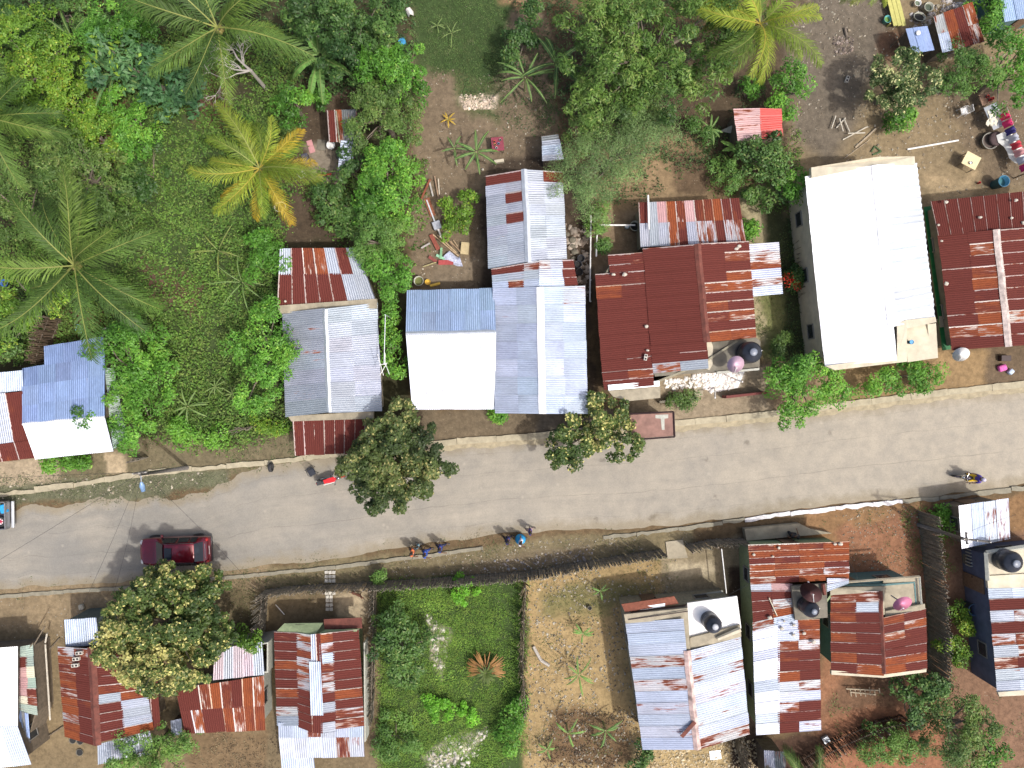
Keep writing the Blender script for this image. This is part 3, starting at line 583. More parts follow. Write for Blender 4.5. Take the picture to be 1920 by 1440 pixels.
# H13
h = house('brown_shed', (635, 235), 'narrow rust-brown shed half hidden under the bright tree row', 'shed')
sheet_roof([([(613,208,2.2),(668,206,2.2),(672,262,2.1),(617,266,2.1)], 'v', 'rxdd')], 'roof', h); walls([(616,212,2.1),(664,210,2.1),(668,258,2.0),(620,262,2.0)], WOODW, h, .1, openings=False)
bar(h, (630,208,2.3), (637,268,2.25), .05, PLC, 'roof_batten')
h = house('zinc_outhouse', (650, 290), 'small outhouse with steep bright zinc sheet roof, south of the brown shed', 'shed')
sheet_roof([([(640,263,2.2),(668,266,1.9),(656,318,1.9),(634,320,2.2)], 'h', 's/s/s')], 'roof', h, pitch=.16, amp=.02); walls([(642,266,2.0),(665,269,1.8),(653,315,1.8),(637,317,2.0)], WOODW, h, .08, openings=False)

# ---- south side
h = house('white_zinc_house', (10, 1320), 'plain white metal roof in the southwest corner')
sheet_roof([([(-140,1226,2.8),(33,1213,2.8),(33,1362,2.9),(-140,1366,2.9)], 'v', 'wswsw'), ([(-140,1366,2.9),(33,1362,2.9),(58,1432,2.4),(-110,1452,2.4)], 'v', 'swsws')], 'roof', h)
walls([(-135,1232,2.6),(29,1219,2.6),(29,1362,2.7),(52,1426,2.3),(-108,1446,2.3)], WOODW, h)
h = house('patchwork_side_roof', (48, 1290), 'strip of faded pastel sheets leaning beside the plain white roof', 'lean-to')
sheet_roof([([(38,1212,2.1),(60,1208,1.8),(66,1290,1.8),(35,1290,2.1)], 'h', ['gg','Rg','pc','pg']), ([(35,1290,2.1),(66,1290,1.8),(70,1340,1.7),(34,1332,2.1)], 'h', ['px','cm','gg'])], 'roof', h); sheet_roof([([(34,1333,2.1),(52,1338,1.9),(56,1395,1.7),(40,1372,2.0)], 'v', 'BdB')], 'lower_roof', h)
walls([(40,1216,2.0),(58,1212,1.75),(67,1338,1.65),(50,1392,1.6),(38,1366,1.9)], WOODW, h, .05, openings=False)
h = house('zinc_porch', (150, 1185), 'small bright zinc porch before the rust gable with white blocks', 'porch')
sheet_roof([([(121,1162,2.5),(180,1159,2.5),(184,1208,2.3),(124,1212,2.3)], 'v', 'sss')], 'roof', h)
walls([(123,1164,2.4),(178,1161,2.4),(182,1206,2.2),(126,1209,2.2)], M("grey_green_boards", lin((92,104,100), K), .8, var=.4, scale=9), h, .06, openings=False)
h = house('rust_gable_house', (195, 1300), 'rust gable with dark red ridge and three white blocks')
sheet_roof([([(108,1212,2.4),(170,1216,3.0),(180,1398,3.0),(122,1380,2.4)], 'h', ['Cm','xD','xD','xr','oD','xD','xr','oD','mr','oD','or']), ([(170,1216,3.0),(262,1214,2.4),(287,1368,2.4),(181,1392,3.0)], 'h', ['rr','RR','Rr','RR','xx','zx','Rz','rz','Rz','rx'])], 'roof', h)
sheet_roof([([(262,1230,2.3),(290,1228,2.1),(300,1360,2.1),(270,1370,2.3)], 'v', 'rR')], 'side_roof', h); sheet_roof([([(183,1396,2.3),(280,1372,2.3),(290,1412,2.1),(184,1432,2.1)], 'v', 'zzzz')], 'back_roof', h)
walls([(112,1216,2.3),(171,1219,2.9),(258,1218,2.3),(282,1364,2.3),(181,1390,2.9),(126,1377,2.3)], WOODW, h, doors=(0,)); ridge(h, (170,1214,3.04), (181,1398,3.04), RCAP, .5, .1)
h = house('rust_and_zinc_house', (415, 1325), 'low rust roof partly under the huge almond tree, zinc strip behind')
sheet_roof([([(330,1292,2.5),(494,1268,2.5),(495,1322,2.6),(338,1332,2.6)], 'v', 'DDxoxDox'), ([(338,1332,2.58),(495,1322,2.58),(497,1368,2.4),(348,1374,2.4)], 'v', 'DmDDoxoo')], 'roof', h)
sheet_roof([([(402,1218,2.4),(491,1205,2.4),(495,1264,2.5),(400,1274,2.5)], 'v', 'qZqqZ')], 'zinc_roof', h)
walls([(334,1296,2.4),(490,1272,2.4),(493,1365,2.3),(351,1370,2.3)], PLW, h, doors=(2,)); walls([(405,1222,2.3),(503,1205,2.3),(503,1262,2.3),(404,1270,2.3)], PLW, h, .06)
# H17
h = house('rust_gable_house', (600, 1290), 'rust gable with piano-key zinc stripes and light green front')
sheet_roof([([(514,1184,2.4),(556,1186,2.65),(560,1360,2.65),(520,1360,2.4)], 'h', ['r','R','r','x','R','r','x','r','m','z']), ([(556,1186,2.65),(583,1190,2.85),(586,1372,2.85),(560,1362,2.65)], 'h', ['m','m','x','m','m','m','m','R','R','R','R','R']), ([(583,1190,2.85),(600,1188,2.9),(603,1242,2.9),(584,1242,2.85)], 'v', 'sR'), ([(583,1240,2.87),(603,1240,2.92),(604,1374,2.92),(585,1373,2.87)], 'v', 'R'),
            ([(600,1188,2.9),(624,1185,2.7),(630,1370,2.7),(603,1374,2.9)], 'h', ['x','m','s','m','m','m','R','Z','R','z']), ([(624,1185,2.7),(672,1180,2.4),(682,1360,2.4),(630,1366,2.7)], 'h', ['r','R','r','R','R','R','x','R','m','x'])], 'roof', h)
sheet_roof([([(580,1242,2.96),(600,1242,2.96),(605,1340,2.96),(583,1340,2.96)], 'v', 's')], 'ridge_sheet', h)
sheet_roof([([(522,1356,2.5),(681,1352,2.4),(681,1382,2.25),(523,1384,2.25)], 'v', 'ssmzss'), ([(523,1384,2.25),(681,1382,2.25),(683,1418,2.1),(527,1421,2.1)], 'v', 'SSSSmS')], 'back_roof', h); sheet_roof([([(527,1422,2.0),(588,1422,2.0),(592,1462,1.9),(530,1462,1.9)], 'v', 'ss')], 'rear_sheet', h)
walls([(518,1188,2.3),(588,1192,2.8),(668,1184,2.3),(678,1356,2.3),(594,1370,2.8),(524,1356,2.3)], PLG, h, doors=(0,)); slab(h, [(519,1183,2.42),(533,1169,2.3),(606,1168,2.3),(589,1192,2.82)], PLG, .06, 'green_gable'); slab(h, [(554,1171,2.36),(571,1171,2.36),(570,1176,2.42),(553,1176,2.42)], KD, .03, 'attic_opening')
slab(h, [(590,1191,2.86),(610,1181,2.5),(670,1180,2.45),(669,1184,2.45)], PLG, .05, 'green_gable')
slab(h, [(607,1161,2.0),(678,1158,2.0),(679,1178,2.1),(608,1180,2.1)], RCAP, .05, 'porch_roof')
slab(h, [(682,1205,2.0),(684,1205,2.0),(686,1390,2.0),(683,1392,2.0)], PLW, 1.0, 'side_wall')
# H18
h = house('zinc_roof_house', (1290, 1290), 'rust-striped zinc gable with water tank on its white slab')
sheet_roof([([(1173,1167,2.8),(1280,1160,3.4),(1306,1405,3.4),(1206,1405,2.8)], 'h', ['s','s','s','C','s','C','s','S','s','S','s']), ([(1291,1220,3.4),(1388,1194,2.8),(1405,1376,2.8),(1310,1405,3.4)], 'h', ['S','s','S','s','S','s','S','s','C'])], 'roof', h)
ridge(h, (1288,1220,3.44), (1308,1406,3.44), M("patchy_ridge", (.45,.33,.3), .6, .3, var=.6, scale=2), .42)
slab(h, [(1170,1152,3.0),(1289,1140,3.2),(1294,1218,3.3),(1285,1226,3.3),(1278,1161,3.2),(1173,1169,3.0)], CONC, .35, 'parapet'); slab(h, [(1294,1196,3.1),(1388,1172,3.1),(1390,1194,3.0),(1294,1218,3.2)], CONC, .3, 'parapet')
slab(h, [(1289,1131,2.9),(1382,1118,2.9),(1390,1178,2.9),(1293,1198,2.9)], WHITEP, .15, 'flat_slab'); slab(h, [(1165,1133,2.6),(1264,1118,2.6),(1273,1132,2.7),(1172,1148,2.8)], M("brown_clay_strip", lin((150,88,66), K), .8, var=.25), .08, 'clay_awning')
slab(h, [(1200,1138,2.72),(1247,1131,2.72),(1247,1137,2.75),(1200,1144,2.75)], ZCAP, .03, 'awning_patch'); slab(h, [(1171,1151,2.9),(1288,1135,2.9),(1289,1140,2.9),(1171,1155,2.9)], KD, .25, 'gutter')
walls([(1168,1138,2.6),(1280,1130,2.8),(1378,1122,2.8),(1400,1372,2.7),(1308,1400,3.3),(1208,1401,2.7)], PLC, h, doors=(0,))
bar(h, (1178,1162,3.05), (1290,1146,3.35), .03, KD, 'pipe'); MB().tube([W(1345,1198,3.3), W(1388,1180,3.3)], [.12,.16], 6).build('plank_bundle', CONCL, h)
slab(h, [(1275,1380,3.52),(1300,1352,3.52),(1306,1356,3.52),(1281,1384,3.52)], RCAP, .03, 'roof_patch')
# balustrade in front
h = house('balustrade', (1315, 1118), 'low pale concrete balustrade with round openings north of the white slab with the tank', 'balustrade'); 
for x in range(8): MB().lathe(W(1292 + x * 8.5, 1121 - x * 1.3, 0) , [(.06,0),(.1,.2),(.06,.4),(.1,.6),(.07,.8)], 8).build('baluster', PLW, h)
slab(h, [(1285,1119,.9),(1355,1107,.9),(1357,1113,.9),(1287,1126,.9)], PLW, .1, 'rail')
# H19
h = house('rust_l_house', (1470, 1200), 'L-shaped house, orange rust in front, white and rust patchwork behind')
sheet_roof([([(1404,1021,2.8),(1591,1015,2.8),(1591,1085,2.9),(1408,1095,2.9)], 'h', ['xxoo','oooo','rroo','xoor','xoxC','xrox'])], 'front_roof', h)
sheet_roof([([(1408,1093,2.8),(1484,1094,2.85),(1486,1108,2.85),(1409,1108,2.8)], 'h', 'zp'), ([(1409,1107,2.8),(1485,1107,2.85),(1490,1165,2.85),(1413,1186,2.8)], 'h', ['RR','rm','rx','ms']), ([(1412,1182,2.8),(1461,1170,2.85),(1460,1374,2.8),(1418,1377,2.75)], 'h', ['W','W','S','W','W','s','W','W','S','W']),
            ([(1459,1163,2.86),(1535,1160,2.8),(1539,1368,2.75),(1460,1374,2.8)], 'h', ['so','sx','xm','rr','Rr','xR','Sm','Ss','mr','rr','RS'])], 'back_roof', h)
walls([(1408,1024,2.7),(1587,1019,2.7),(1587,1082,2.8),(1530,1162,2.7),(1535,1364,2.65),(1421,1373,2.65)], PLG, h, doors=(0,))
slab(h, [(1484,1099,3.1),(1550,1094,3.1),(1552,1158,3.1),(1491,1163,3.1)], CONCD, .2, 'tank_platform')
sheet_roof([([(1552,1084,3.0),(1590,1084,3.0),(1590,1094,3.0),(1552,1108,3.0)], 'h', 'S/s')], 'corner_sheet', h)
# H20
h = house('rust_gable_house', (1650, 1190), 'dark rust gable with concrete rim and sunken terrace with dish')
sheet_roof([([(1558,1110,2.7),(1650,1108,3.2),(1657,1266,3.2),(1559,1259,2.7)], 'h', ['xx','oz','oR','RR','xR','RR','or','Rx']), ([(1655,1158,3.2),(1735,1140,2.7),(1738,1253,2.7),(1660,1263,3.2)], 'h', ['or','Rx','xr','RD','RR','xx','or'])], 'roof', h)
walls([(1562,1092,2.7),(1640,1090,2.8),(1722,1086,2.7),(1734,1250,2.6),(1658,1262,3.0),(1563,1256,2.6)], PLT, h, doors=(0,)); ridge(h, (1651,1108,3.23), (1659,1264,3.23), RCAP, .26)
slab(h, [(1557,1102,2.9),(1658,1100,2.9),(1659,1152,3.1),(1652,1156,3.1),(1650,1110,3.1),(1557,1116,2.9)], CONC, .25, 'parapet'); slab(h, [(1559,1257,2.75),(1657,1264,3.15),(1737,1253,2.75),(1737,1260,2.75),(1657,1271,3.0),(1559,1265,2.75)], CONCL, .2, 'parapet')
slab(h, [(1656,1086,2.6),(1722,1083,2.6),(1727,1140,2.6),(1660,1150,2.6)], CONC, .15, 'terrace'); slab(h, [(1578,1096,2.4),(1650,1088,2.4),(1660,1098,2.4),(1580,1102,2.4)], PLT, .1, 'teal_ledge'); slab(h, [(1660,1146,2.85),(1734,1132,2.85),(1735,1142,2.85),(1660,1157,2.95)], CONC, .2, 'parapet')
MB().tube([W(1580,1092,2.9), W(1724,1081,2.9)], .07, 4).build('beam', CONC, h); MB().tube([W(1724,1081,2.8), W(1728,1138,2.8)], .06, 4).build('beam', PLW, h)
# H21
h = house('grey_wall_house', (1890, 1180), 'streaked rust roof with tall blue-grey side wall and tank')
sheet_roof([([(1853,1101,2.6),(1990,1096,3.2),(2000,1290,3.2),(1871,1299,2.6)], 'h', ['sss','RRR','zmx','RRz','mxR','zmm','xrz','zzx','zsz'])], 'roof', h)
walls([(1853,1040,2.6),(1985,1030,2.8),(1995,1286,3.1),(1872,1296,2.5)], PLB, h, .1, doors=(3,))
slab(h, [(1850,1036,2.9),(1990,1016,2.9),(1990,1074,2.9),(1852,1086,2.9)], CONCL, .15, 'flat_slab'); 
for p, q in (((1849,1036),(1990,1015)), ((1849,1036),(1852,1088))): MB().tube([W(*p, 3.0), W(*q, 3.0)], .13, 4).build('parapet', PLW, h)
slab(h, [(1851,1080,3.0),(1990,1072,3.0),(1990,1100,2.95),(1853,1103,2.9)], CONCL, .2, 'parapet'); slab(h, [(1871,1298,2.7),(1998,1288,3.1),(1998,1300,3.1),(1874,1306,2.7)], CONCL, .15, 'parapet')
h = house('zinc_shed', (1845, 980), 'white and zinc square shed roof crossed by the slim pole', 'shed')
sheet_roof([([(1797,949,2.3),(1890,935,2.3),(1893,1010,2.2),(1803,1028,2.2)], 'v', 'wsSS')], 'roof', h, pitch=.16, amp=.016); walls([(1802,953,2.2),(1885,940,2.2),(1888,1006,2.1),(1807,1022,2.1)], WOODW, h, .12, doors=(0,))
h = house('small_shed', (1452, 1425), 'little shed with shade-coloured roof sheet below the long white and rust patchwork', 'shed')
sheet_roof([([(1432,1408,1.9),(1470,1410,1.9),(1476,1470,1.8),(1436,1470,1.8)], 'v', 'Sd')], 'roof', h); walls([(1435,1411,1.8),(1467,1413,1.8),(1472,1466,1.7),(1439,1466,1.7)], WOODW, h, .05, openings=False)  # the dark sheet carries the shade on this roof in its colour
h = house('tiny_metal_coop', (330, 1364), 'tiny metal-roofed coop between the two rust houses at lower left', 'coop')
sheet_roof([([(320,1352,1.5),(339,1348,1.5),(341,1376,1.4),(322,1380,1.4)], 'v', 's')], 'roof', h, amp=.006); walls([(322,1354,1.4),(337,1350,1.4),(339,1374,1.3),(324,1378,1.3)], KD, h, .03, openings=False)
h = house('porch_shed', (1842, 1050), 'dark open porch with white stepped slats between the zinc shed and the tank house', 'porch')
slab(h, [(1813,1024,.5),(1850,1018,.5),(1852,1066,.5),(1812,1058,.5)], CONCD, .4, 'floor_slab')
for k in range(6): MB().box(W(1820, 1030 + k * 6, .75), (.35, .06, .5), 0).build('slat', PLW, h)
# ------------------------------------------------------------------ vegetation
def leaf_material(name, trans=.25, rough=.5):
    m, t, b = new_mat(name); N = t.nodes; L = t.links
    at = N.new("ShaderNodeAttribute"); at.attribute_name = 'leafcol'; tc = N.new("ShaderNodeTexCoord")
    n = N.new("ShaderNodeTexNoise"); n.inputs['Scale'].default_value = .9; n.inputs['Detail'].default_value = 3; L.new(tc.outputs['Object'], n.inputs['Vector'])
    r = N.new("ShaderNodeMapRange"); r.inputs[1].default_value = .3; r.inputs[2].default_value = .7; r.inputs[3].default_value = .82; r.inputs[4].default_value = 1.18; L.new(n.outputs[0], r.inputs[0])
    v = N.new("ShaderNodeVectorMath"); v.operation = 'SCALE'; L.new(at.outputs['Color'], v.inputs[0]); L.new(r.outputs[0], v.inputs['Scale'])
    L.new(v.outputs[0], b.inputs['Base Color']); b.inputs['Roughness'].default_value = rough; b.inputs['Specular IOR Level'].default_value = .35
    tr = N.new("ShaderNodeBsdfTranslucent"); L.new(v.outputs[0], tr.inputs[0]); mx = N.new("ShaderNodeMixShader"); mx.inputs[0].default_value = trans
    L.new(b.outputs[0], mx.inputs[1]); L.new(tr.outputs[0], mx.inputs[2]); L.new(mx.outputs[0], N["Material Output"].inputs[0]); return m
LEAF = leaf_material("leaves"); PALMM = leaf_material("palm_leaves", .25, .6); GRASSM = leaf_material("herbs", .2, .7)
BARK = M("bark", (.16,.13,.10), .9, var=.35, scale=8, bump=.5); DEADW = M("dead_wood", (.36,.33,.29), .85, var=.2, scale=8)
# colours: dark, mid, light, highlight, share of highlight ; leaf length, width ; clump radius, clumps per m2, leaves per clump
VEG = {
 'bright': ((.040,.108,.018), (.080,.200,.030), (.130,.285,.044), (.20,.34,.06), .06, .20, .085, .50, 2.6, 70),
 'neem':   ((.050,.110,.030), (.090,.175,.045), (.125,.225,.055), (.19,.25,.08), .05, .17, .06, .42, 3.2, 80),
 'olive':  ((.045,.085,.028), (.082,.140,.040), (.125,.190,.055), (.20,.22,.09), .05, .17, .065, .45, 2.8, 75),
 'yellow': ((.052,.110,.018), (.100,.190,.025), (.155,.265,.035), (.27,.32,.05), .10, .18, .08, .42, 3.0, 70),
 'dark':   ((.022,.055,.018), (.045,.095,.028), (.080,.150,.042), (.15,.20,.07), .05, .22, .10, .45, 2.6, 60),
 'bread':  ((.030,.075,.040), (.050,.120,.055), (.085,.170,.070), (.22,.34,.05), .04, .38, .16, .55, 1.8, 30),
 'mango':  ((.030,.065,.018), (.065,.125,.028), (.115,.190,.045), (.19,.24,.08), .07, .27, .075, .50, 2.1, 62),
 'almond': ((.030,.056,.018), (.065,.098,.028), (.130,.155,.050), (.44,.40,.18), .26, .20, .12, .34, 4.4, 55),
 'almondd':((.026,.042,.018), (.050,.075,.026), (.090,.115,.042), (.30,.27,.13), .06, .20, .12, .34, 4.4, 55),
 'flower': ((.028,.055,.022), (.055,.095,.035), (.110,.150,.060), (.52,.50,.30), .12, .19, .09, .36, 3.8, 60),
 'feather':((.085,.130,.060), (.120,.190,.080), (.165,.250,.100), (.22,.22,.13), .05, .13, .03, .62, 3.0, 110),
 'lime':   ((.080,.220,.020), (.130,.330,.030), (.180,.420,.045), (.25,.45,.06), .05, .16, .06, .30, 5.0, 60),
}
def leaf_quads(c, n, L_, w, fold, rnd):
    """diamond leaves at centres c with normals n: two triangles' worth of quad"""
    N_ = len(c); t = rnd.normal(size=(N_, 3)); t -= n * np.sum(t * n, 1)[:, None]; t /= np.linalg.norm(t, axis=1)[:, None] + 1e-9
    t[:, 2] -= fold; t /= np.linalg.norm(t, axis=1)[:, None]; s = np.cross(n, t); s /= np.linalg.norm(s, axis=1)[:, None] + 1e-9
    l = (L_ * rnd.uniform(.65, 1.25, N_))[:, None]; ww = (w * rnd.uniform(.7, 1.2, N_))[:, None]
    V = np.stack([c - t * l * .5, c + s * ww * .5 + t * l * .05, c + t * l * .5, c - s * ww * .5 + t * l * .05], 1).reshape(-1, 3)
    return V, np.arange(4 * N_).reshape(-1, 4)
def crown_points(blobs, z0, z1, dens, rnd, flat=.6):
    pts = []; 
    for (px, py, r) in blobs:
        zt = z1 * rnd.uniform(.9, 1.0); c = W(px, py, (z0 + zt) / 2); R = r / PPM * (CAMH - (z0 + zt) / 2) / CAMH; n = max(6, int(dens * math.pi * R * R))
        a = rnd.uniform(0, 2 * np.pi, n); q = np.sqrt(rnd.uniform(0, 1, n)); lump = 1 + .16 * np.sin(a * 3 + px) + .10 * np.sin(a * 5 + py * 1.7) + .07 * np.sin(a * 9 + px * .3)
        d = q * R * .97 * lump; env = np.sqrt(np.clip(1 - (q * .97) ** 2, 0, 1)) * flat + (1 - flat) * (1 - q ** 3 * .6)
        hi = rnd.uniform(0, 1, n); lvl = np.where(hi < .68, rnd.uniform(.82, 1.02, n), rnd.uniform(.25, .8, n))
        z = z0 + (zt - z0) * env * lvl + (fbm(np.cos(a) * d * .9 + px, np.sin(a) * d * .9 + py, 4, 2) - .5) * (zt - z0) * .55
        pts.append(np.stack([c.x + np.cos(a) * d, c.y + np.sin(a) * d, np.maximum(z, .25)], 1))
    return np.concatenate(pts)
def foliage(name, kind, blobs, z0, z1, parent, seed=1, dens=1.0, loc=None, lscale=1.0):
    dk, md, lt, hi, hs, LL, LW, cr, cd, kl = VEG[kind]; rnd = np.random.default_rng(seed); C = crown_points(blobs, z0, z1, cd * dens * 1.35, rnd); nC = len(C); kl = int(kl * 1.35)
    sc = rnd.uniform(.7, 1.25, nC); idx = np.repeat(np.arange(nC), kl); N_ = len(idx)
    d = rnd.normal(size=(N_, 3)); d[:, 2] = np.abs(d[:, 2]) * .8 - .15; d /= np.linalg.norm(d, axis=1)[:, None]
    rr = (rnd.uniform(.45, 1.0, N_) * cr * sc[idx])[:, None]; pos = C[idx] + d * rr * np.array([1, 1, .75])
    n = d * .6 + np.array([0, 0, .75]) + rnd.normal(size=(N_, 3)) * .38; n /= np.linalg.norm(n, axis=1)[:, None]; pos[:, 2] = np.maximum(pos[:, 2], .04)
    V, Q = leaf_quads(pos, n, LL * lscale, LW * lscale, .25, rnd)
    ct = rnd.uniform(0, 1, nC); pn = fbm(C[:, 0] * .6 + seed, C[:, 1] * .6, 17, 2); t = np.clip(ct[idx] * .45 + rnd.uniform(0, 1, N_) * .35 + (pn[idx] - .5) * 1.2 + .15, 0, 1)
    dk, md, lt, hi = (np.array(q) * (1.26, 1.30, 1.0) for q in (dk, md, lt, hi)); a = np.clip(t * 2, 0, 1)[:, None]; b = np.clip(t * 2 - 1, 0, 1)[:, None]
    col = dk * (1 - a) + md * a; col = col * (1 - b) + lt * b
    ph = np.clip(hs * (0.4 + 1.8 * np.clip((pn[idx] - .35) * 3, 0, 1)) * (.3 + 1.4 * ct[idx]), 0, 1); m = (rnd.uniform(0, 1, N_) < ph)
    col[m] = hi * rnd.uniform(.55, 1.15, (m.sum(), 1)); col *= rnd.uniform(.82, 1.18, (N_, 1))
    return np_mesh(name, V, Q, LEAF, parent, cols=np.repeat(col, 4, 0), loc=loc), C
def tree(kind, blobs, z1, label, name='tree', cat='tree', group=None, z0=None, seed=None, dens=1.0, trunk=True):
    seed = seed or int(blobs[0][0] * 7 + blobs[0][1] * 13) % 9973 + 1; z0 = z1 * .35 if z0 is None else z0
    zm = (z0 + z1) / 2; ws = np.array([b[2] ** 2 for b in blobs], float); ws /= ws.sum(); cx = sum(b[0] * w for b, w in zip(blobs, ws)); cy = sum(b[1] * w for b, w in zip(blobs, ws)); c = W(cx, cy, zm)
    root = thing(name, (c.x, c.y, 0), label, cat, group); _, C = foliage('crown' if trunk else 'foliage', kind, blobs, z0, z1, root, seed, dens)
    rs = random.Random(seed); mb = MB()
    if trunk:
        top = Vector((c.x, c.y, z0 + (z1 - z0) * .35)); r0 = .05 + z1 * .025
        mb.tube([(c.x + rs.uniform(-.1, .1), c.y, -.05), (c.x + rs.uniform(-.15, .15), c.y + rs.uniform(-.15, .15), z0 * .6), tuple(top)], [r0 * 1.25, r0, r0 * .6], 8)
        for k in range(min(26, 6 + len(C) // 14)):
            e = Vector(C[rs.randrange(len(C))]); e.z *= .93; s_ = Vector((c.x, c.y, z0 * .6 + (top.z - z0 * .6) * rs.random())); m_ = s_.lerp(e, .5) + Vector((rs.uniform(-.3, .3), rs.uniform(-.3, .3), .25))
            mb.tube([s_, m_, e], [r0 * .45, r0 * .26, .012], 5)
    else:
        for k in range(5):
            e = Vector(C[rs.randrange(len(C))]); mb.tube([(c.x, c.y, 0), ((c.x + e.x) / 2, (c.y + e.y) / 2, e.z * .6), tuple(e)], [.03, .02, .008], 4)
    mb.build('trunk' if trunk else 'stem', BARK, root); return root
def frond(root, base, ang, length, col, rnd, rise=.5, droop=1.0, curl=0.0, tipcol=None, wid=1.0, name='frond'):
    n = 30; t = np.linspace(0, 1, n); a = ang + curl * t ** 1.5; step = length / (n - 1); dirz = rise - droop * 1.5 * t ** 1.2
    ch = np.cos(np.clip(dirz, -1.4, 1.2)); x = np.concatenate([[0], np.cumsum(np.cos(a) * ch * step)[:-1]]); y = np.concatenate([[0], np.cumsum(np.sin(a) * ch * step)[:-1]]); z = np.concatenate([[0], np.cumsum(np.sin(np.clip(dirz, -1.4, 1.2)) * step)[:-1]])
    P = np.stack([x, y, z], 1) + np.array(base); P[:, 2] = np.maximum(P[:, 2], .1); T = np.gradient(P, axis=0); T /= np.linalg.norm(T, axis=1)[:, None]; side = np.stack([-np.sin(a), np.cos(a), a * 0], 1)
    up = np.cross(T, side) * -1; up[up[:, 2] < 0] *= -1
    Vs, Cs = [], []; m = 58; tipcol = col if tipcol is None else tipcol; col = np.array(col); tipcol = np.array(tipcol)
    for sgn in (-1, 1):
        q = np.linspace(.10, .995, m) + rnd.uniform(-.006, .006, m); q = np.clip(q, 0, 1); i = q * (n - 1); i0 = np.clip(i.astype(int), 0, n - 2); f = (i - i0)[:, None]
        p = P[i0] * (1 - f) + P[i0 + 1] * f; tt = T[i0]; sd = side[i0] * sgn; ln = length * .215 * wid * np.sin(np.pi * (q * .86 + .10)) ** .55 * rnd.uniform(.82, 1.08, m); fw = rnd.uniform(.6, 1.1, m)[:, None] + q[:, None] * .7
        d = sd + tt * fw; d /= np.linalg.norm(d, axis=1)[:, None]; lift = rnd.uniform(-.15, .25, m)[:, None]; l = ln[:, None]; w = .027 * length / 4.5
        a1 = p + (d + np.array([0, 0, 1]) * lift) * l * .55; a2 = p + d * l * 1.0 + np.array([0, 0, -1]) * l * rnd.uniform(.15, .5, m)[:, None]
        Vs.append(np.stack([p - tt * w, p + tt * w, a1 + tt * w, a1 - tt * w], 1).reshape(-1, 3)); Vs.append(np.stack([a1 - tt * w, a1 + tt * w, a2 + tt * .006, a2 - tt * .006], 1).reshape(-1, 3))
        c = col * (1 - q[:, None]) + tipcol * q[:, None]; c = c * rnd.uniform(.75, 1.25, (m, 1)); Cs.append(np.repeat(c, 4, 0)); Cs.append(np.repeat(c * 1.12, 4, 0))
    # midrib strip
    w = np.linspace(.034, .006, n)[:, None] * length / 4.5; L1 = P + side * w + up * .02; R1 = P - side * w + up * .02; rib = np.stack([L1[:-1], R1[:-1], R1[1:], L1[1:]], 1).reshape(-1, 3)
    Vs.append(rib); Cs.append(np.tile((np.array([.24, .26, .07]) if tipcol[0] < .2 else np.array([.42, .34, .06])), (len(rib), 1))); V = np.concatenate(Vs)
    return np_mesh(name, V, np.arange(len(V)).reshape(-1, 4), PALMM, root, cols=np.concatenate(Cs))
def palm(px, py, h, r_px, nf, label, greens, seed, skip=(), yellow=0.0, shift=(0, 0)):
    rnd = np.random.default_rng(seed); top = W(px, py, h); R = r_px * .88 / PPM * (CAMH - h) / CAMH; g0 = W(px, py, 0); base = Vector((g0.x, g0.y, 0))
    root = thing('coconut_palm', base, label, 'palm tree', 'coconut palms'); mb = MB(); n = 9
    pts = [base.lerp(top, k / n) + Vector((math.sin(k / n * 3.1) * .3, 0, 0)) for k in range(n + 1)]; pts[-1] = top; mb.tube(pts, [.19 - .008 * k for k in range(n + 1)], 9); mb.build('trunk', BARK, root, smooth=True)
    for k in range(nf):
        ang = k * 2.39996 + rnd.uniform(-.38, .38); lvl = k / nf
        if any(abs((math.degrees(ang) % 360) - s) < 14 for s in skip): continue
        rise = 1.0 - lvl * 1.15; L_ = R * (1.20 - .25 * abs(lvl - .5)) * rnd.uniform(.85, 1.12) * (1.12 if lvl < .4 else 1)
        g = np.array(greens[int(rnd.integers(len(greens)))]) * rnd.uniform(.8, 1.35); tip = g * .95
        if rnd.random() < yellow * max(0, lvl * 1.9 - .45) * (1.25 if math.sin(ang) < .3 else .5): tip = np.array([.44, .29, .02]) * rnd.uniform(.8, 1.1); g = g * .45 + np.array([.30, .27, .03]) * .55
        frond(root, (top.x, top.y, top.z), ang, L_, g, rnd, rise * rnd.uniform(.8, 1.15), .62 + .35 * rnd.random(), 1.0 * math.sin(2.6 - ang) + rnd.uniform(-.35, .35), tip)
    c = MB()
    for k in range(5): c.ell((top.x + .16 * math.cos(k * 1.3), top.y + .16 * math.sin(k * 1.3), top.z - .2), (.12, .12, .15), 8, 6)
    c.build('coconuts', M("coconut_husk", (.20, .17, .05), .6), root, smooth=True); return root
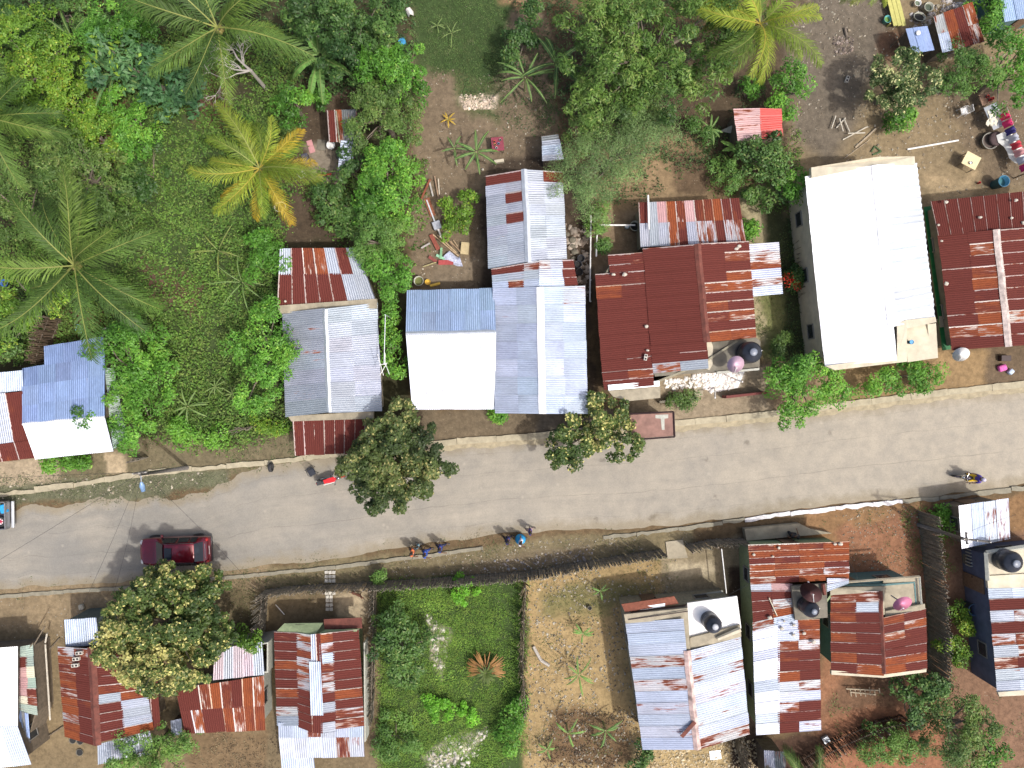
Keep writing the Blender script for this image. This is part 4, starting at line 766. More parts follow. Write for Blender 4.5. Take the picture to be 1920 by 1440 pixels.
def blade_leaf(root, base, ang, L_, w, col, rnd, rise=.7, droop=1.0, tears=.3, name='leaf', rib=(.19,.27,.08)):
    n = 12; t = np.linspace(0, 1, n); dz = rise - droop * 1.6 * t; a = ang + rnd.uniform(-.25, .25) * t; st = L_ / (n - 1)
    P = np.cumsum(np.stack([np.cos(a) * np.cos(dz) * st, np.sin(a) * np.cos(dz) * st, np.sin(dz) * st], 1), 0) + np.array(base); P[:, 2] = np.maximum(P[:, 2], .06)
    side = np.stack([-np.sin(a), np.cos(a), a * 0], 1); prof = np.sin(np.pi * np.clip(t * .9 + .08, 0, 1)) ** .6 * w / 2; Vs, Cs = [], []; col = np.array(col)
    for sgn in (-1, 1):
        e = P + side * sgn * prof[:, None] * rnd.uniform(1 - tears, 1.05, (n, 1)) - np.array([0, 0, 1]) * prof[:, None] * rnd.uniform(.1, .4)
        q = np.stack([P[:-1], P[1:], e[1:], e[:-1]], 1)
        if tears > 0: g = rnd.uniform(0, tears * .6, n - 1)[:, None]; q[:, 3] += (q[:, 2] - q[:, 3]) * g
        Vs.append(q.reshape(-1, 3)); Cs.append(np.repeat(col * rnd.uniform(.8, 1.2, (n - 1, 1)) * (1.1 if sgn > 0 else .95), 4, 0))
    rw = .018 + w * .02; r = np.stack([P[:-1] + side[:-1] * rw, P[:-1] - side[:-1] * rw, P[1:] - side[1:] * rw, P[1:] + side[1:] * rw], 1) + np.array([0, 0, .012]); Vs.append(r.reshape(-1, 3)); Cs.append(np.tile(np.array(rib), ((n - 1) * 4, 1)))
    V = np.concatenate(Vs); return np_mesh(name, V, np.arange(len(V)).reshape(-1, 4), PALMM, root, cols=np.concatenate(Cs))
def star(px, py, r_px, n, w, label, h=.8, col=(.10,.20,.04), name='banana_plant', cat='plant', group=None, seed=0, stem=True, rise=.6, droop=.8, tears=.3, rib=(.19,.27,.08)):
    rnd = np.random.default_rng(seed + int(px)); c = W(px, py, h); root = thing(name, (c.x, c.y, 0), label, cat, group); R = r_px / PPM
    if stem: MB().tube([(c.x, c.y, 0), (c.x, c.y, h)], [.03 + w * .2, .02 + w * .14], 7).build('stem', M("banana_stem", (.20, .22, .09), .6), root)
    for k in range(n): blade_leaf(root, (c.x, c.y, h), k * 2.39996 + rnd.uniform(-.3, .3), R * rnd.uniform(.8, 1.2) * 1.12, w, np.array(col) * rnd.uniform(.75, 1.3), rnd, rise * rnd.uniform(.6, 1.3), droop * rnd.uniform(.7, 1.1), tears, rib=rib)
    return root

TR = [ # kind, blobs, height, label
 ('yellow', [(50,80,75),(120,110,60),(60,150,60),(20,200,50)], 4.2, 'spreading yellow-green tree filling the far northwest corner'),
 ('dark', [(40,15,50),(150,5,45)], 4.0, 'dark tree top at the northwest edge behind the yellow-green tree'),
 ('bright', [(215,50,50),(255,35,40),(190,75,28)], 4.6, 'bright green tree between red earth and the northwest palm'),
 ('bread', [(230,100,40),(270,130,50),(320,170,50),(350,190,36),(200,140,30)], 5.2, 'dark blue-green broad-leaved tree with yellow tips west of the palm'),
 ('yellow', [(140,200,46),(170,230,40)], 3.2, 'yellow-green bush beside the west edge palm'),
 ('bright', [(250,225,45),(255,270,32),(215,190,28)], 3.4, 'leafy bright green bush south of the broad-leaved tree'),
 ('olive', [(170,330,62),(130,290,45),(200,380,42),(100,330,40)], 4.8, 'grey-green mango-like tree above the big west palm'),
 ('olive', [(30,365,45),(20,420,40)], 3.6, 'olive bush with white flowers at the west edge'),
 ('yellow', [(200,255,40),(160,260,34)], 3.0, 'yellow-green shrub wedged between two bushes in the northwest thicket'),
 ('dark', [(280,300,35),(255,350,30)], 2.2, 'dark low bush beside the cleared strip in the thicket'),
 ('yellow', [(40,560,50),(100,545,38),(20,610,42)], 3.6, 'yellow-green bush west of the leaning stick fence'),
 ('dark', [(25,655,28)], 2.2, 'dark bush behind the west edge rust roof'),
 ('bright', [(250,640,50),(285,700,40),(235,690,40),(270,760,42),(240,810,36),(225,740,26),(175,663,16),(205,640,24)], 3.6, 'bright leafy tree hanging over the blue and white house'),
 ('bright', [(165,770,11),(185,778,10),(168,792,6)], 3.5, 'thin leafy branch tip lying over the white front roof', ),
 ('bright', [(505,590,34),(520,640,34),(505,690,38),(540,670,20),(480,740,34),(520,715,26),(455,650,28)], 4.4, 'bright green tree against the west side of the grey zinc house'),
 ('bright', [(495,465,34),(525,490,24),(480,500,28)], 3.6, 'small bright tree behind the rust back roof'),
 ('dark', [(580,60,42),(620,40,50),(660,70,45),(720,25,45),(640,110,42),(560,40,30),(700,70,35)], 6.0, 'large dark olive tree beside the clearing at the north edge'),
 ('bright', [(740,130,48),(770,165,34),(700,130,34),(760,110,30)], 5.0, 'bright round-topped tree beside the dark olive tree'),
 ('olive', [(700,200,48),(740,215,50),(680,240,34),(770,240,26)], 5.2, 'olive-green tree covering the brown shed'),
 ('bright', [(730,300,42),(715,340,44),(745,380,46),(700,390,40),(760,330,26)], 5.0, 'bright tree in the middle of the north-south tree row'),
 ('neem', [(700,440,44),(740,450,40),(690,480,34)], 4.6, 'mid-green tree in the row north of the rust back roof'),
 ('bright', [(740,510,38),(735,545,24),(715,500,30)], 4.4, 'bright tree ending the row beside the rust back roof'),
 ('dark', [(630,390,38),(620,360,30),(650,430,26)], 3.0, 'dark scrubby bush between the yellow palm and tree row'),
 ('dark', [(660,300,26),(655,340,24)], 3.4, 'dark tree shading the zinc outhouse'),
 ('bright', [(548,197,38)], 3.0, 'small round bright bush north of the yellowing palm'),
 ('bright', [(606,182,17)], 2.2, 'tiny round bush beside the brown shed roof'),
 ('olive', [(540,250,20)], 2.0, 'small olive bush under the yellowing palm fronds'),
 ('bright', [(737,600,22),(735,640,16),(740,680,26)], 3.0, 'narrow bright shrub between the grey and white roofs'),
 ('almondd', [(740,860,75),(740,785,38),(690,880,45),(790,850,42),(720,930,32),(790,910,28),(700,830,35),(760,940,18),(670,870,30),(720,880,55),(820,870,26),(760,830,45),(700,950,16),(680,915,26)], 5.6, 'big round dark almond tree leaning over the road'),
 ('almond', [(1125,768,34),(1160,775,26),(1060,800,32),(1045,850,26),(1090,830,32),(1170,835,30),(1120,820,28),(1075,865,18)], 4.4, 'ragged cream-flowered tree between long zinc house and kiosk'),
 ('almond', [(310,1175,82),(250,1140,48),(340,1110,50),(385,1165,45),(250,1220,50),(370,1230,50),(310,1262,42),(275,1100,32),(385,1100,32),(310,1090,36),(230,1180,40),(215,1220,30),(410,1200,30),(340,1270,30),(260,1250,34),(350,1170,50),(290,1230,44)], 6.2, 'huge yellow-green almond tree beside the parked red car'),
 ('neem', [(270,1405,48),(330,1395,26),(225,1425,30),(350,1385,16),(300,1440,30)], 3.8, 'bright feathery tree behind the west rust gable'),
 ('mango', [(1110,60,70),(1190,50,80),(1290,60,75),(1350,40,50),(1250,150,66),(1320,150,45),(1130,140,62),(1100,190,40),(1190,170,50),(1210,110,50)], 7.2, 'giant mango tree with showing branches, largest crown in the village'),
 ('olive', [(1100,235,45),(1150,220,50),(1200,210,40)], 5.0, 'olive tree at the south foot of the giant mango'),
 ('feather', [(1105,310,62),(1070,340,38),(1160,300,50),(1200,260,45),(1235,240,40),(1110,380,32),(1180,235,40)], 4.8, 'hazy grey-green feathery acacia behind the narrow zinc gable'),
 ('dark', [(975,80,30),(965,110,24),(1010,20,26),(985,55,28)], 2.8, 'dark bush on the west flank of the giant mango'),
 ('neem', [(1120,430,18),(1125,400,16),(1130,460,10)], 2.0, 'narrow shrub along the stone strip by white posts'),
 ('flower', [(1690,140,50),(1660,165,30),(1720,165,32),(1680,190,30)], 4.2, 'dark cream-flowering tree in the bare upper yard'),
 ('bright', [(1695,215,20),(1680,235,14)], 2.0, 'bright green bush at the foot of the cream-flowering tree'),
 ('neem', [(1800,130,44),(1840,150,30),(1780,170,22)], 3.6, 'mid-green tree beside the rust patchwork shed'),
 ('bright', [(1890,110,44),(1905,170,38),(1860,90,22)], 4.4, 'bright tree under the northeast corner blue roof'),
 ('bright', [(1845,25,28),(1850,50,14)], 3.2, 'bright bush between the rust shed and blue roof'),
 ('neem', [(1350,320,28),(1365,340,18)], 2.4, 'light green shrub west of the round mango bush'),
 ('dark', [(1435,290,40),(1450,320,30),(1410,280,28)], 3.4, 'dark round bush directly below the red shed'),
 ('bright', [(1408,170,20)], 2.2, 'small fern-like bush north of the red shed'),
 ('bright', [(1495,170,20),(1485,135,16),(1475,195,24),(1460,170,20)], 3.0, 'bright shrub right of the yellow east palm'),
 ('bright', [(1490,345,28),(1480,370,16)], 3.0, 'bright bush touching the white house corner'),
 ('dark', [(1450,370,24),(1410,360,14)], 2.0, 'dark small bush between rust house and white house'),
 ('bright', [(1500,690,38),(1540,715,36),(1475,715,32),(1560,740,24),(1500,745,32),(1490,785,20),(1455,705,22)], 3.8, 'bright feathery tree hanging over the kerb by white house'),
 ('bright', [(1655,710,26),(1690,700,28),(1725,705,26),(1750,700,22),(1630,725,16)], 1.8, 'row of bright bushes under the white house parapet'),
 ('olive', [(1465,640,14),(1455,660,10)], 1.4, 'small pale bush by the courtyard near the dish'),
 ('yellow', [(860,400,22),(880,375,16),(850,430,20),(838,390,14)], 2.6, 'sparse yellow-green sapling growing over the scrap pile', ),
 ('dark', [(755,1205,50),(740,1170,35),(765,1250,36),(715,1215,26)], 2.8, 'dark spreading bush in the green lot'),
 ('neem', [(735,1365,28),(730,1410,30),(770,1390,20)], 1.2, 'mid-green bush in the lower corner of the green lot'),
 ('lime', [(830,1330,26),(880,1340,20),(800,1310,16)], .7, 'low feathery bush in the middle of the green lot'),
 ('bright', [(962,1350,20),(950,1392,24),(972,1322,12)], 1.6, 'bright bush against the dead-stick fence of the lot'),
 ('lime', [(868,1103,26)], 1.2, 'vivid lime bush on the lot side of the roadside fence'),
 ('neem', [(712,1082,14)], 1.4, 'little spiky shrub at the fence corner by the road'),
 ('dark', [(1720,1300,40),(1700,1330,30),(1750,1290,28)], 3.4, 'dark green tree below the sunken-terrace rust house'),
 ('olive', [(1790,1340,50),(1830,1360,40),(1770,1390,40),(1810,1410,36)], 4.2, 'large olive tree over the southeast red soil'),
 ('bright', [(1870,1400,26),(1850,1420,20)], 2.8, 'bright tree edge east of the large olive tree'),
 ('neem', [(1660,1375,34),(1690,1400,36),(1640,1410,28),(1720,1390,26)], 1.6, 'sprawling light green shrub on bright red soil'),
 ('bright', [(1780,985,18),(1770,965,10)], 1.6, 'leafy bush at the north end of the paling fence'),
 ('yellow', [(1800,1150,16),(1805,1175,14)], 1.5, 'yellow-green bush beside the blue-grey house wall'),
 ('yellow', [(1798,1215,18),(1795,1235,12)], 1.5, 'second yellow-green bush further south beside the grey wall'),
 ('yellow', [(1766,1206,13)], 2.3, 'small bush pushing through the paling fence'),
 ('dark', [(1198,1425,28)], 1.6, 'small dark bush at the foot of the striped zinc house'),
 ('yellow', [(467,1195,20),(478,1205,12)], 3.0, 'yellow flowering shrub east of the huge almond tree'),
 ('bright', [(1395,440,12),(1405,430,10)], 1.0, 'small herb clump beside the back shed'),
 ('bright', [(935,775,12)], .6, 'weed tuft at the front of the bright white roof'),
 ('bright', [(130,868,7),(155,867,7),(92,872,10)], .8, 'small weeds growing before the blue and white house'),
 ('bright', [(345,820,18),(400,822,16),(340,800,12)], 1.4, 'bright bush on the verge below the thicket'),
 ('yellow', [(520,800,22),(490,790,16)], 1.4, 'low bush beside the rust porch roof'),
 ('olive', [(1290,745,14),(1265,748,12)], .7, 'flower bed plants by the white tiled front yard'),
 ('neem', [(1330,250,0+18),(1300,235,14)], 1.4, 'leafy plant west of the red shed'),
]
for kd, bl, hh, lb in [t[:4] for t in TR]:
    small = hh < 2.7; tree(kd, bl, hh, lb, 'bush' if small else 'tree', 'bush' if small else 'tree', trunk=not small, z0=.15 if small else None)
G1 = [(.070,.135,.022),(.115,.185,.030),(.050,.100,.020),(.085,.15,.03)]; G2 = [(.16,.24,.025),(.22,.28,.03),(.11,.19,.025)]
palm(408, 52, 7.5, 162, 15, 'tall green coconut palm near the north edge, dead branches under it', G1, 5)
palm(487, 316, 6.5, 112, 19, 'yellowing coconut palm with orange-tipped fronds', G2, 12, yellow=.6)
palm(140, 498, 7.0, 168, 15, 'big dark green coconut palm above the leaning fence', G1, 23)
palm(-22, 222, 7.5, 135, 16, 'coconut palm cut by the west edge', G1, 31)
palm(1425, 45, 6.5, 118, 18, 'yellow-green coconut palm east of the giant mango', G2, 44, yellow=.25)
palm(1640, -45, 5.0, 70, 14, 'small coconut palm poking in over the upper yard bench', G2, 51)
palm(1500, 1475, 3.5, 75, 13, 'young palm reaching in at the south edge', G1, 61)
B1 = (.12,.24,.05)
star(600, 108, 62, 9, .5, 'banana plant with broad pale leaves west of the brown shed', 2.2, (.10,.21,.045), seed=1)
star(985, 145, 46, 10, .17, 'spiky banana plant with narrow pale leaves by the clearing', 2.0, (.085,.165,.045), seed=2)
star(1043, 120, 55, 7, .3, 'darker banana plant in the shade of the giant mango', 2.0, (.05,.11,.03), seed=3)
star(893, 285, 40, 8, .2, 'banana plant beside the red table in the central yard', 1.8, (.07,.16,.04), seed=4)
star(852, 278, 26, 5, .17, 'smaller banana plant left leaning in the central yard', 1.3, (.08,.15,.05), seed=5)
star(215, 140, 55, 9, .3, 'banana clump in the northwest thicket', 2.6, (.08,.17,.05), seed=6)
star(135, 72, 50, 7, .22, 'long-leaved plant with one orange leaf in the northwest', 2.2, (.06,.13,.03), seed=7)
star(1125, 243 + 255 * 0 , 22, 6, .2, 'small banana shoot inside the feathery thicket', 1.2, (.09,.2,.04), seed=8) if 0 else None
star(1332, 242, 24, 7, .16, 'small spiky plant in front of the red shed', 1.0, (.08,.17,.04), seed=9)
star(1380, 280, 24, 5, .28, 'broad-leaved plant below the red shed', 1.1, (.14,.27,.05), seed=10)
star(352, 762, 30, 9, .12, 'pale spiky agave-like plant in the weedy plot', .8, (.15,.24,.08), seed=11)
star(404, 725, 17, 9, .07, 'small star-shaped plant in the weedy plot', .6, (.16,.24,.09), seed=12)
star(436, 738, 16, 8, .07, 'yellowish star-shaped plant next to the small one', .6, (.22,.28,.07), seed=13)
star(320, 680, 11, 8, .05, 'tiny reddish star plant amid the weeds', .4, (.20,.20,.08), seed=14)
star(410, 470, 42, 5, .10, 'long-leaved plant with orange tips below the yellowing palm', 1.6, (.24,.22,.04), seed=15)
star(455, 530, 46, 8, .09, 'spiky dark plant behind the grey zinc house', 1.8, (.08,.16,.05), seed=16)
star(660, 325, 30, 6, .1, 'grassy plant at the foot of the zinc outhouse', 1.5, (.12,.18,.05), seed=17)
star(1092, 1188, 20, 7, .13, 'young banana plant in the ochre yard, northern one', .9, (.12,.30,.05), seed=18)
star(1085, 1265, 30, 8, .12, 'feathery young banana plant in the middle of the ochre yard', 1.2, (.12,.28,.04), seed=19)
star(1065, 1375, 30, 4, .14, 'bent young banana plant low in the ochre yard', 1.3, (.13,.30,.05), seed=20)
star(1135, 1370, 28, 6, .16, 'banana plant by the striped zinc house corner', 1.1, (.07,.18,.04), seed=21)
star(1026, 1405, 16, 5, .14, 'small banana shoot near the dead-stick fence', .7, (.12,.28,.05), seed=22)
star(1125, 1108, 16, 5, .12, 'banana shoot at the shadow edge of the ochre yard', .9, (.11,.26,.05), seed=23)
star(820, 48, 14, 6, .06, 'pale seedling palm on the north clearing', .4, (.20,.27,.12), seed=24)
star(847, 62, 20, 5, .05, 'dry grassy seedling on the north clearing', .4, (.22,.25,.12), seed=25)
star(840, 224, 13, 7, .1, 'tiny orange-yellow plant on the bare central yard', .35, (.45,.28,.03), seed=26, rib=(.4,.3,.05))
star(470, 255, 26, 6, .08, 'yellow-green shoot beside the yellowing palm', 1.0, (.15,.22,.05), seed=27) if 0 else None
# round cycad with an orange skirt
c = W(911, 1258, 1.0); cy = thing('cycad', (c.x, c.y, 0), 'round cycad with orange-brown dead skirt in the green lot', 'plant'); rnd = np.random.default_rng(5)
MB().tube([(c.x, c.y, 0), (c.x, c.y, 1.0)], [.2, .16], 8).build('stem', BARK, cy)
for k in range(46): blade_leaf(cy, (c.x, c.y, .75), rnd.uniform(-.5, 3.6), 1.1 * rnd.uniform(.8, 1.1), .09, np.array([.34,.17,.05]) * rnd.uniform(.6, 1.3), rnd, .35, .5, .1, rib=(.34,.18,.06), name='dry_frond')
for k in range(40): blade_leaf(cy, (c.x, c.y - .15, .95), rnd.uniform(0, 6.28), .75 * rnd.uniform(.7, 1.1), .07, np.array([.07,.11,.02]) * rnd.uniform(.7, 1.4), rnd, .9, .9, .1, rib=(.10,.14,.03), name='green_frond')
# bare dead branches under the north palm
db = MB(); rs = random.Random(4); b0 = W(470, 132, 2.6)
def branch(p, a, L_, r, d, pit=0.0):
    q = [Vector(p)]
    for i in range(4): a += rs.uniform(-.35, .35); q.append(q[-1] + Vector((math.cos(a), math.sin(a), rs.uniform(-.06, .10))) * L_ / 4)
    db.tube(q, [r * (1 - .17 * i) for i in range(5)], 5)
    if d > 0:
        for k in range(3): branch(q[rs.randint(1, 4)], a + rs.choice((-1, 1)) * rs.uniform(.35, 1.0), L_ * .62, r * .55, d - 1)
branch(b0, math.radians(150), 2.2, .08, 3); branch(b0, math.radians(180), 2.0, .07, 3); branch(b0, math.radians(215), 1.7, .06, 3)
db.tube([(b0.x, b0.y, 0), tuple(b0)], [.12, .09], 7); tag(db.build('dead_tree', DEADW, loc=(b0.x, b0.y, 0)), 'bare pale dead tree under the north palm', 'tree')
# ---------------- ground cover (stuff)
def cover(name, poly, dens, cols, L_, w, zmax, seed, patch=.45, clump=8, sprd=.16):
    pw = [tuple(W(p[0], p[1])[:2]) for p in poly]; xs = [p[0] for p in pw]; ys = [p[1] for p in pw]; rnd = np.random.default_rng(seed)
    A = (max(xs) - min(xs)) * (max(ys) - min(ys)); n = int(A * dens * 1.5 / clump); X = rnd.uniform(min(xs), max(xs), n); Y = rnd.uniform(min(ys), max(ys), n)
    d = sdist(pw, X, Y); f = fbm(X * .55 + seed, Y * .55, seed, 3); keep = (d > -.3 + (rnd.random(n) - .5) * .8) & (f + rnd.uniform(-.12, .12, n) > patch * .9 + .03)
    X, Y, f = X[keep], Y[keep], f[keep]; k = len(X); idx = np.repeat(np.arange(k), clump); N_ = len(idx); sp = (sprd * rnd.uniform(.6, 1.5, k))[idx]
    hh = (zmax * np.clip((f - patch) * 3 + .35, .2, 1))[idx]
    pos = np.stack([X[idx] + rnd.normal(size=N_) * sp, Y[idx] + rnd.normal(size=N_) * sp, .02 + rnd.uniform(.1, 1, N_) * hh], 1)
    nn = rnd.normal(size=(N_, 3)) * .5; nn[:, 2] = 1; nn /= np.linalg.norm(nn, axis=1)[:, None]; V, Q = leaf_quads(pos, nn, L_, w, .1, rnd); V[:, 2] = np.maximum(V[:, 2], .01)
    cols = np.array(cols); cc = cols[rnd.integers(0, len(cols), k)][idx] * rnd.uniform(.7, 1.3, (N_, 1)) * (.8 + .5 * fbm(X * 1.3, Y * 1.3, 3, 2))[idx][:, None]
    return tag(np_mesh(name, V, Q, GRASSM, cols=np.repeat(cc, 4, 0)), kind='stuff')
WG = [(.072,.150,.026),(.098,.19,.030),(.125,.22,.036),(.080,.135,.028),(.14,.20,.045)]
cover('weeds', [(0,60),(560,60),(560,250),(520,450),(520,800),(420,840),(300,810),(250,800),(200,620),(0,680)], 120, WG, .19, .10, .5, 2, .31, 9, .2)
cover('undergrowth', [(-30,-30),(780,-30),(780,120),(640,180),(560,140),(420,120),(-30,160)], 75, [(.04,.085,.025),(.06,.12,.03),(.08,.14,.035)], .2, .1, .7, 3, .36, 9, .2)
cover('weeds', [(560,330),(800,300),(790,560),(720,560),(650,440),(600,420)], 60, WG, .18, .09, .5, 4, .42)
cover('lawn', [(770,-20),(940,-20),(955,120),(900,185),(850,140),(800,125),(775,60)], 170, [(.075,.14,.035),(.095,.16,.042),(.07,.12,.035),(.11,.14,.05)], .10, .03, .08, 5, .34, 10, .12)
cover('grass', [(860,120),(1050,60),(1060,260),(960,230),(880,190)], 60, [(.05,.095,.03),(.07,.12,.035)], .13, .04, .18, 6, .45)
cover('undergrowth', [(960,-20),(1480,-20),(1400,220),(1280,330),(1100,400),(1050,260)], 60, [(.05,.09,.03),(.08,.13,.04)], .17, .07, .5, 7, .44)
cover('grass', [(712,1092),(982,1084),(988,1460),(708,1460)], 330, [(.115,.22,.030),(.145,.26,.036),(.09,.18,.028),(.18,.27,.045)], .11, .035, .14, 8, .30, 10, .13)
cover('weeds', [(715,1110),(980,1100),(988,1460),(708,1460)], 30, [(.10,.20,.035),(.13,.23,.04),(.17,.26,.035)], .13, .06, .2, 9, .50, 10, .2)
cover('verge_grass', [(300,815),(520,790),(640,850),(520,868),(380,878),(270,890)], 45, [(.10,.12,.045),(.08,.12,.04)], .12, .04, .12, 10, .45)
cover('verge_grass', [(-30,900),(420,885),(430,905),(300,925),(130,940),(-30,945)], 110, [(.13,.15,.075),(.15,.16,.09),(.11,.13,.06)], .10, .035, .07, 11, .36)
cover('verge_grass', [(-20,1098),(500,1062),(1000,1008),(1200,1000),(1200,1030),(900,1062),(500,1085),(0,1125)], 45, [(.11,.13,.05),(.15,.14,.07),(.08,.11,.04)], .10, .035, .08, 12, .47)
cover('verge_grass', [(430,1085),(500,1075),(720,1065),(720,1090),(500,1110),(440,1180)], 60, [(.09,.11,.04),(.12,.12,.05)], .10, .035, .1, 13, .42)
cover('yard_grass', [(990,1080),(1270,1040),(1270,1110),(1150,1150),(1080,1300),(1200,1430),(990,1430)], 40, [(.12,.13,.045),(.10,.14,.04),(.16,.16,.06)], .11, .035, .12, 14, .5)
cover('yard_grass', [(1395,545),(1510,400),(1540,680),(1440,690)], 55, [(.09,.14,.035),(.12,.16,.04)], .12, .04, .14, 15, .42)
cover('yard_grass', [(1690,960),(1770,950),(1790,1290),(1750,1290),(1735,1100)], 55, [(.09,.15,.035),(.11,.18,.04)], .13, .05, .2, 16, .46)
cover('yard_grass', [(1540,960),(1740,945),(1740,1080),(1600,1050)], 18, [(.10,.13,.045)], .11, .04, .1, 17, .52)
cover('weeds', [(1310,260),(1500,250),(1500,400),(1440,380),(1340,370)], 45, WG, .16, .08, .3, 18, .42)
cover('weeds', [(1470,380),(1510,380),(1545,690),(1480,690)], 60, [(.05,.09,.03),(.07,.12,.035)], .14, .06, .25, 19, .42)
cover('weeds', [(1560,1300),(1920,1290),(1940,1460),(1540,1460)], 14, [(.08,.14,.035),(.11,.15,.05)], .14, .05, .2, 20, .52)
cover('dry_leaves', [(1090,1330),(1200,1340),(1220,1440),(1020,1440),(1040,1360)], 60, [(.10,.06,.035),(.14,.09,.05),(.06,.05,.03)], .12, .07, .08, 21, .42)
cover('dry_leaves', [(350,1370),(520,1370),(520,1450),(350,1450)], 40, [(.14,.10,.06),(.2,.16,.09)], .1, .06, .06, 22, .42)
# pebbles, rubble and litter
def grit(name, poly, n, rmin, rmax, cols, seed, z=0.0, patch=.45):
    pw = [tuple(W(p[0], p[1])[:2]) for p in poly]; xs = [p[0] for p in pw]; ys = [p[1] for p in pw]; rnd = np.random.default_rng(seed); X = rnd.uniform(min(xs), max(xs), n * 3); Y = rnd.uniform(min(ys), max(ys), n * 3)
    k = (sdist(pw, X, Y) > 0) & (fbm(X * .7, Y * .7 + seed, seed, 3) > patch); X, Y = X[k][:n], Y[k][:n]; n = len(X); r = rmin + (rmax - rmin) * rnd.random(n) ** 3
    cube = np.array([(-1,-1,-1),(1,-1,-1),(1,1,-1),(-1,1,-1),(-.7,-.7,1),(.7,-.7,1),(.7,.7,1),(-.7,.7,1)], float); fq = np.array([(4,5,6,7),(0,1,5,4),(1,2,6,5),(2,3,7,6),(3,0,4,7)])
    a = rnd.uniform(0, 6.28, n); ca, sa = np.cos(a), np.sin(a); S_ = cube[None] * (r[:, None, None] * rnd.uniform(.5, 1.3, (n, 1, 3))) + rnd.normal(size=(n, 8, 3)) * (r * .18)[:, None, None]
    V = np.stack([S_[..., 0] * ca[:, None] - S_[..., 1] * sa[:, None] + X[:, None], S_[..., 0] * sa[:, None] + S_[..., 1] * ca[:, None] + Y[:, None], S_[..., 2] * .6 + z + (r * .4)[:, None]], -1).reshape(-1, 3)
    Q = (fq[None] + (np.arange(n) * 8)[:, None, None]).reshape(-1, 4); cc = np.array(cols)[rnd.integers(0, len(cols), n)] * rnd.uniform(.7, 1.2, (n, 1))
    return tag(np_mesh(name, V, Q, STONE, cols=np.repeat(cc, 8, 0)), kind='stuff')
STONE = leaf_material("stone_grit", 0.0, .9); PALE = [(.30,.27,.21),(.22,.19,.14),(.38,.34,.27),(.17,.14,.10)]
grit('gravel', [(1480,0),(1920,0),(1920,380),(1480,320)], 2600, .012, .06, PALE, 1)
grit('gravel', [(990,1085),(1270,1045),(1265,1130),(1170,1140),(1210,1440),(990,1440)], 3200, .012, .07, PALE, 2, patch=.4)
grit('gravel', [(1190,1395),(1420,1385),(1420,1440),(1200,1440)], 900, .03, .08, [(.45,.36,.22),(.38,.3,.18),(.5,.43,.3)], 3, patch=.2)
grit('gravel', [(760,1050),(1000,1015),(1290,995),(1290,1030),(1000,1072),(720,1082)], 1300, .012, .05, PALE, 4, patch=.35)
grit('litter', [(930,1050),(1110,1028),(1110,1050),(990,1068),(900,1072)], 170, .02, .08, [(.36,.33,.31),(.28,.25,.24),(.22,.22,.24)], 5, patch=.3)
grit('gravel', [(1560,955),(1750,945),(1745,1090),(1600,1060)], 700, .012, .05, PALE, 6)
grit('gravel', [(780,120),(1040,160),(1040,320),(900,310),(900,540),(780,540)], 900, .01, .05, PALE, 7)
grit('rubble', [(860,180),(930,172),(930,205),(870,205)], 260, .02, .09, [(.55,.45,.36),(.48,.4,.32)], 8, patch=.3)
grit('gravel', [(0,900),(430,885),(430,910),(0,945)], 500, .012, .07, PALE, 9)
grit('gravel', [(0,1090),(500,1060),(500,1200),(0,1200)], 700, .01, .04, PALE, 10)
grit('rubble', [(800,1150),(840,1185),(835,1260),(815,1250)], 160, .03, .12, [(.5,.47,.4),(.4,.38,.32)], 11, patch=.2)
grit('rubble', [(840,1375),(920,1370),(880,1440),(790,1440)], 220, .03, .14, [(.5,.47,.4),(.42,.4,.35)], 12, patch=.3)
grit('white_tiles', [(1245,712),(1310,706),(1310,726),(1250,732)], 120, .05, .13, [(.8,.78,.75),(.6,.57,.52)], 13, patch=.1)
grit('white_tiles', [(1300,703),(1390,698),(1375,727),(1335,735),(1305,720)], 420, .06, .14, [(.85,.8,.76),(.8,.72,.66)], 14, patch=.1)
grit('gravel', [(1060,420),(1105,420),(1105,560),(1060,560)], 160, .05, .2, [(.25,.2,.16),(.35,.3,.25)], 15, patch=.2)
grit('firewood_ash', [(1560,70),(1600,66),(1600,100),(1565,105)], 260, .015, .07, [(.10,.08,.07),(.22,.17,.14),(.3,.25,.22)], 16, patch=.1)
grit('litter', [(0,180),(1,181),(0,182)], 3, .01, .02, PALE, 17) if 0 else None
grit('rubble', [(1760,0),(1830,0),(1760,60),(1715,60),(1700,30)], 260, .02, .12, [(.35,.3,.27),(.45,.42,.4)], 18, patch=.2)
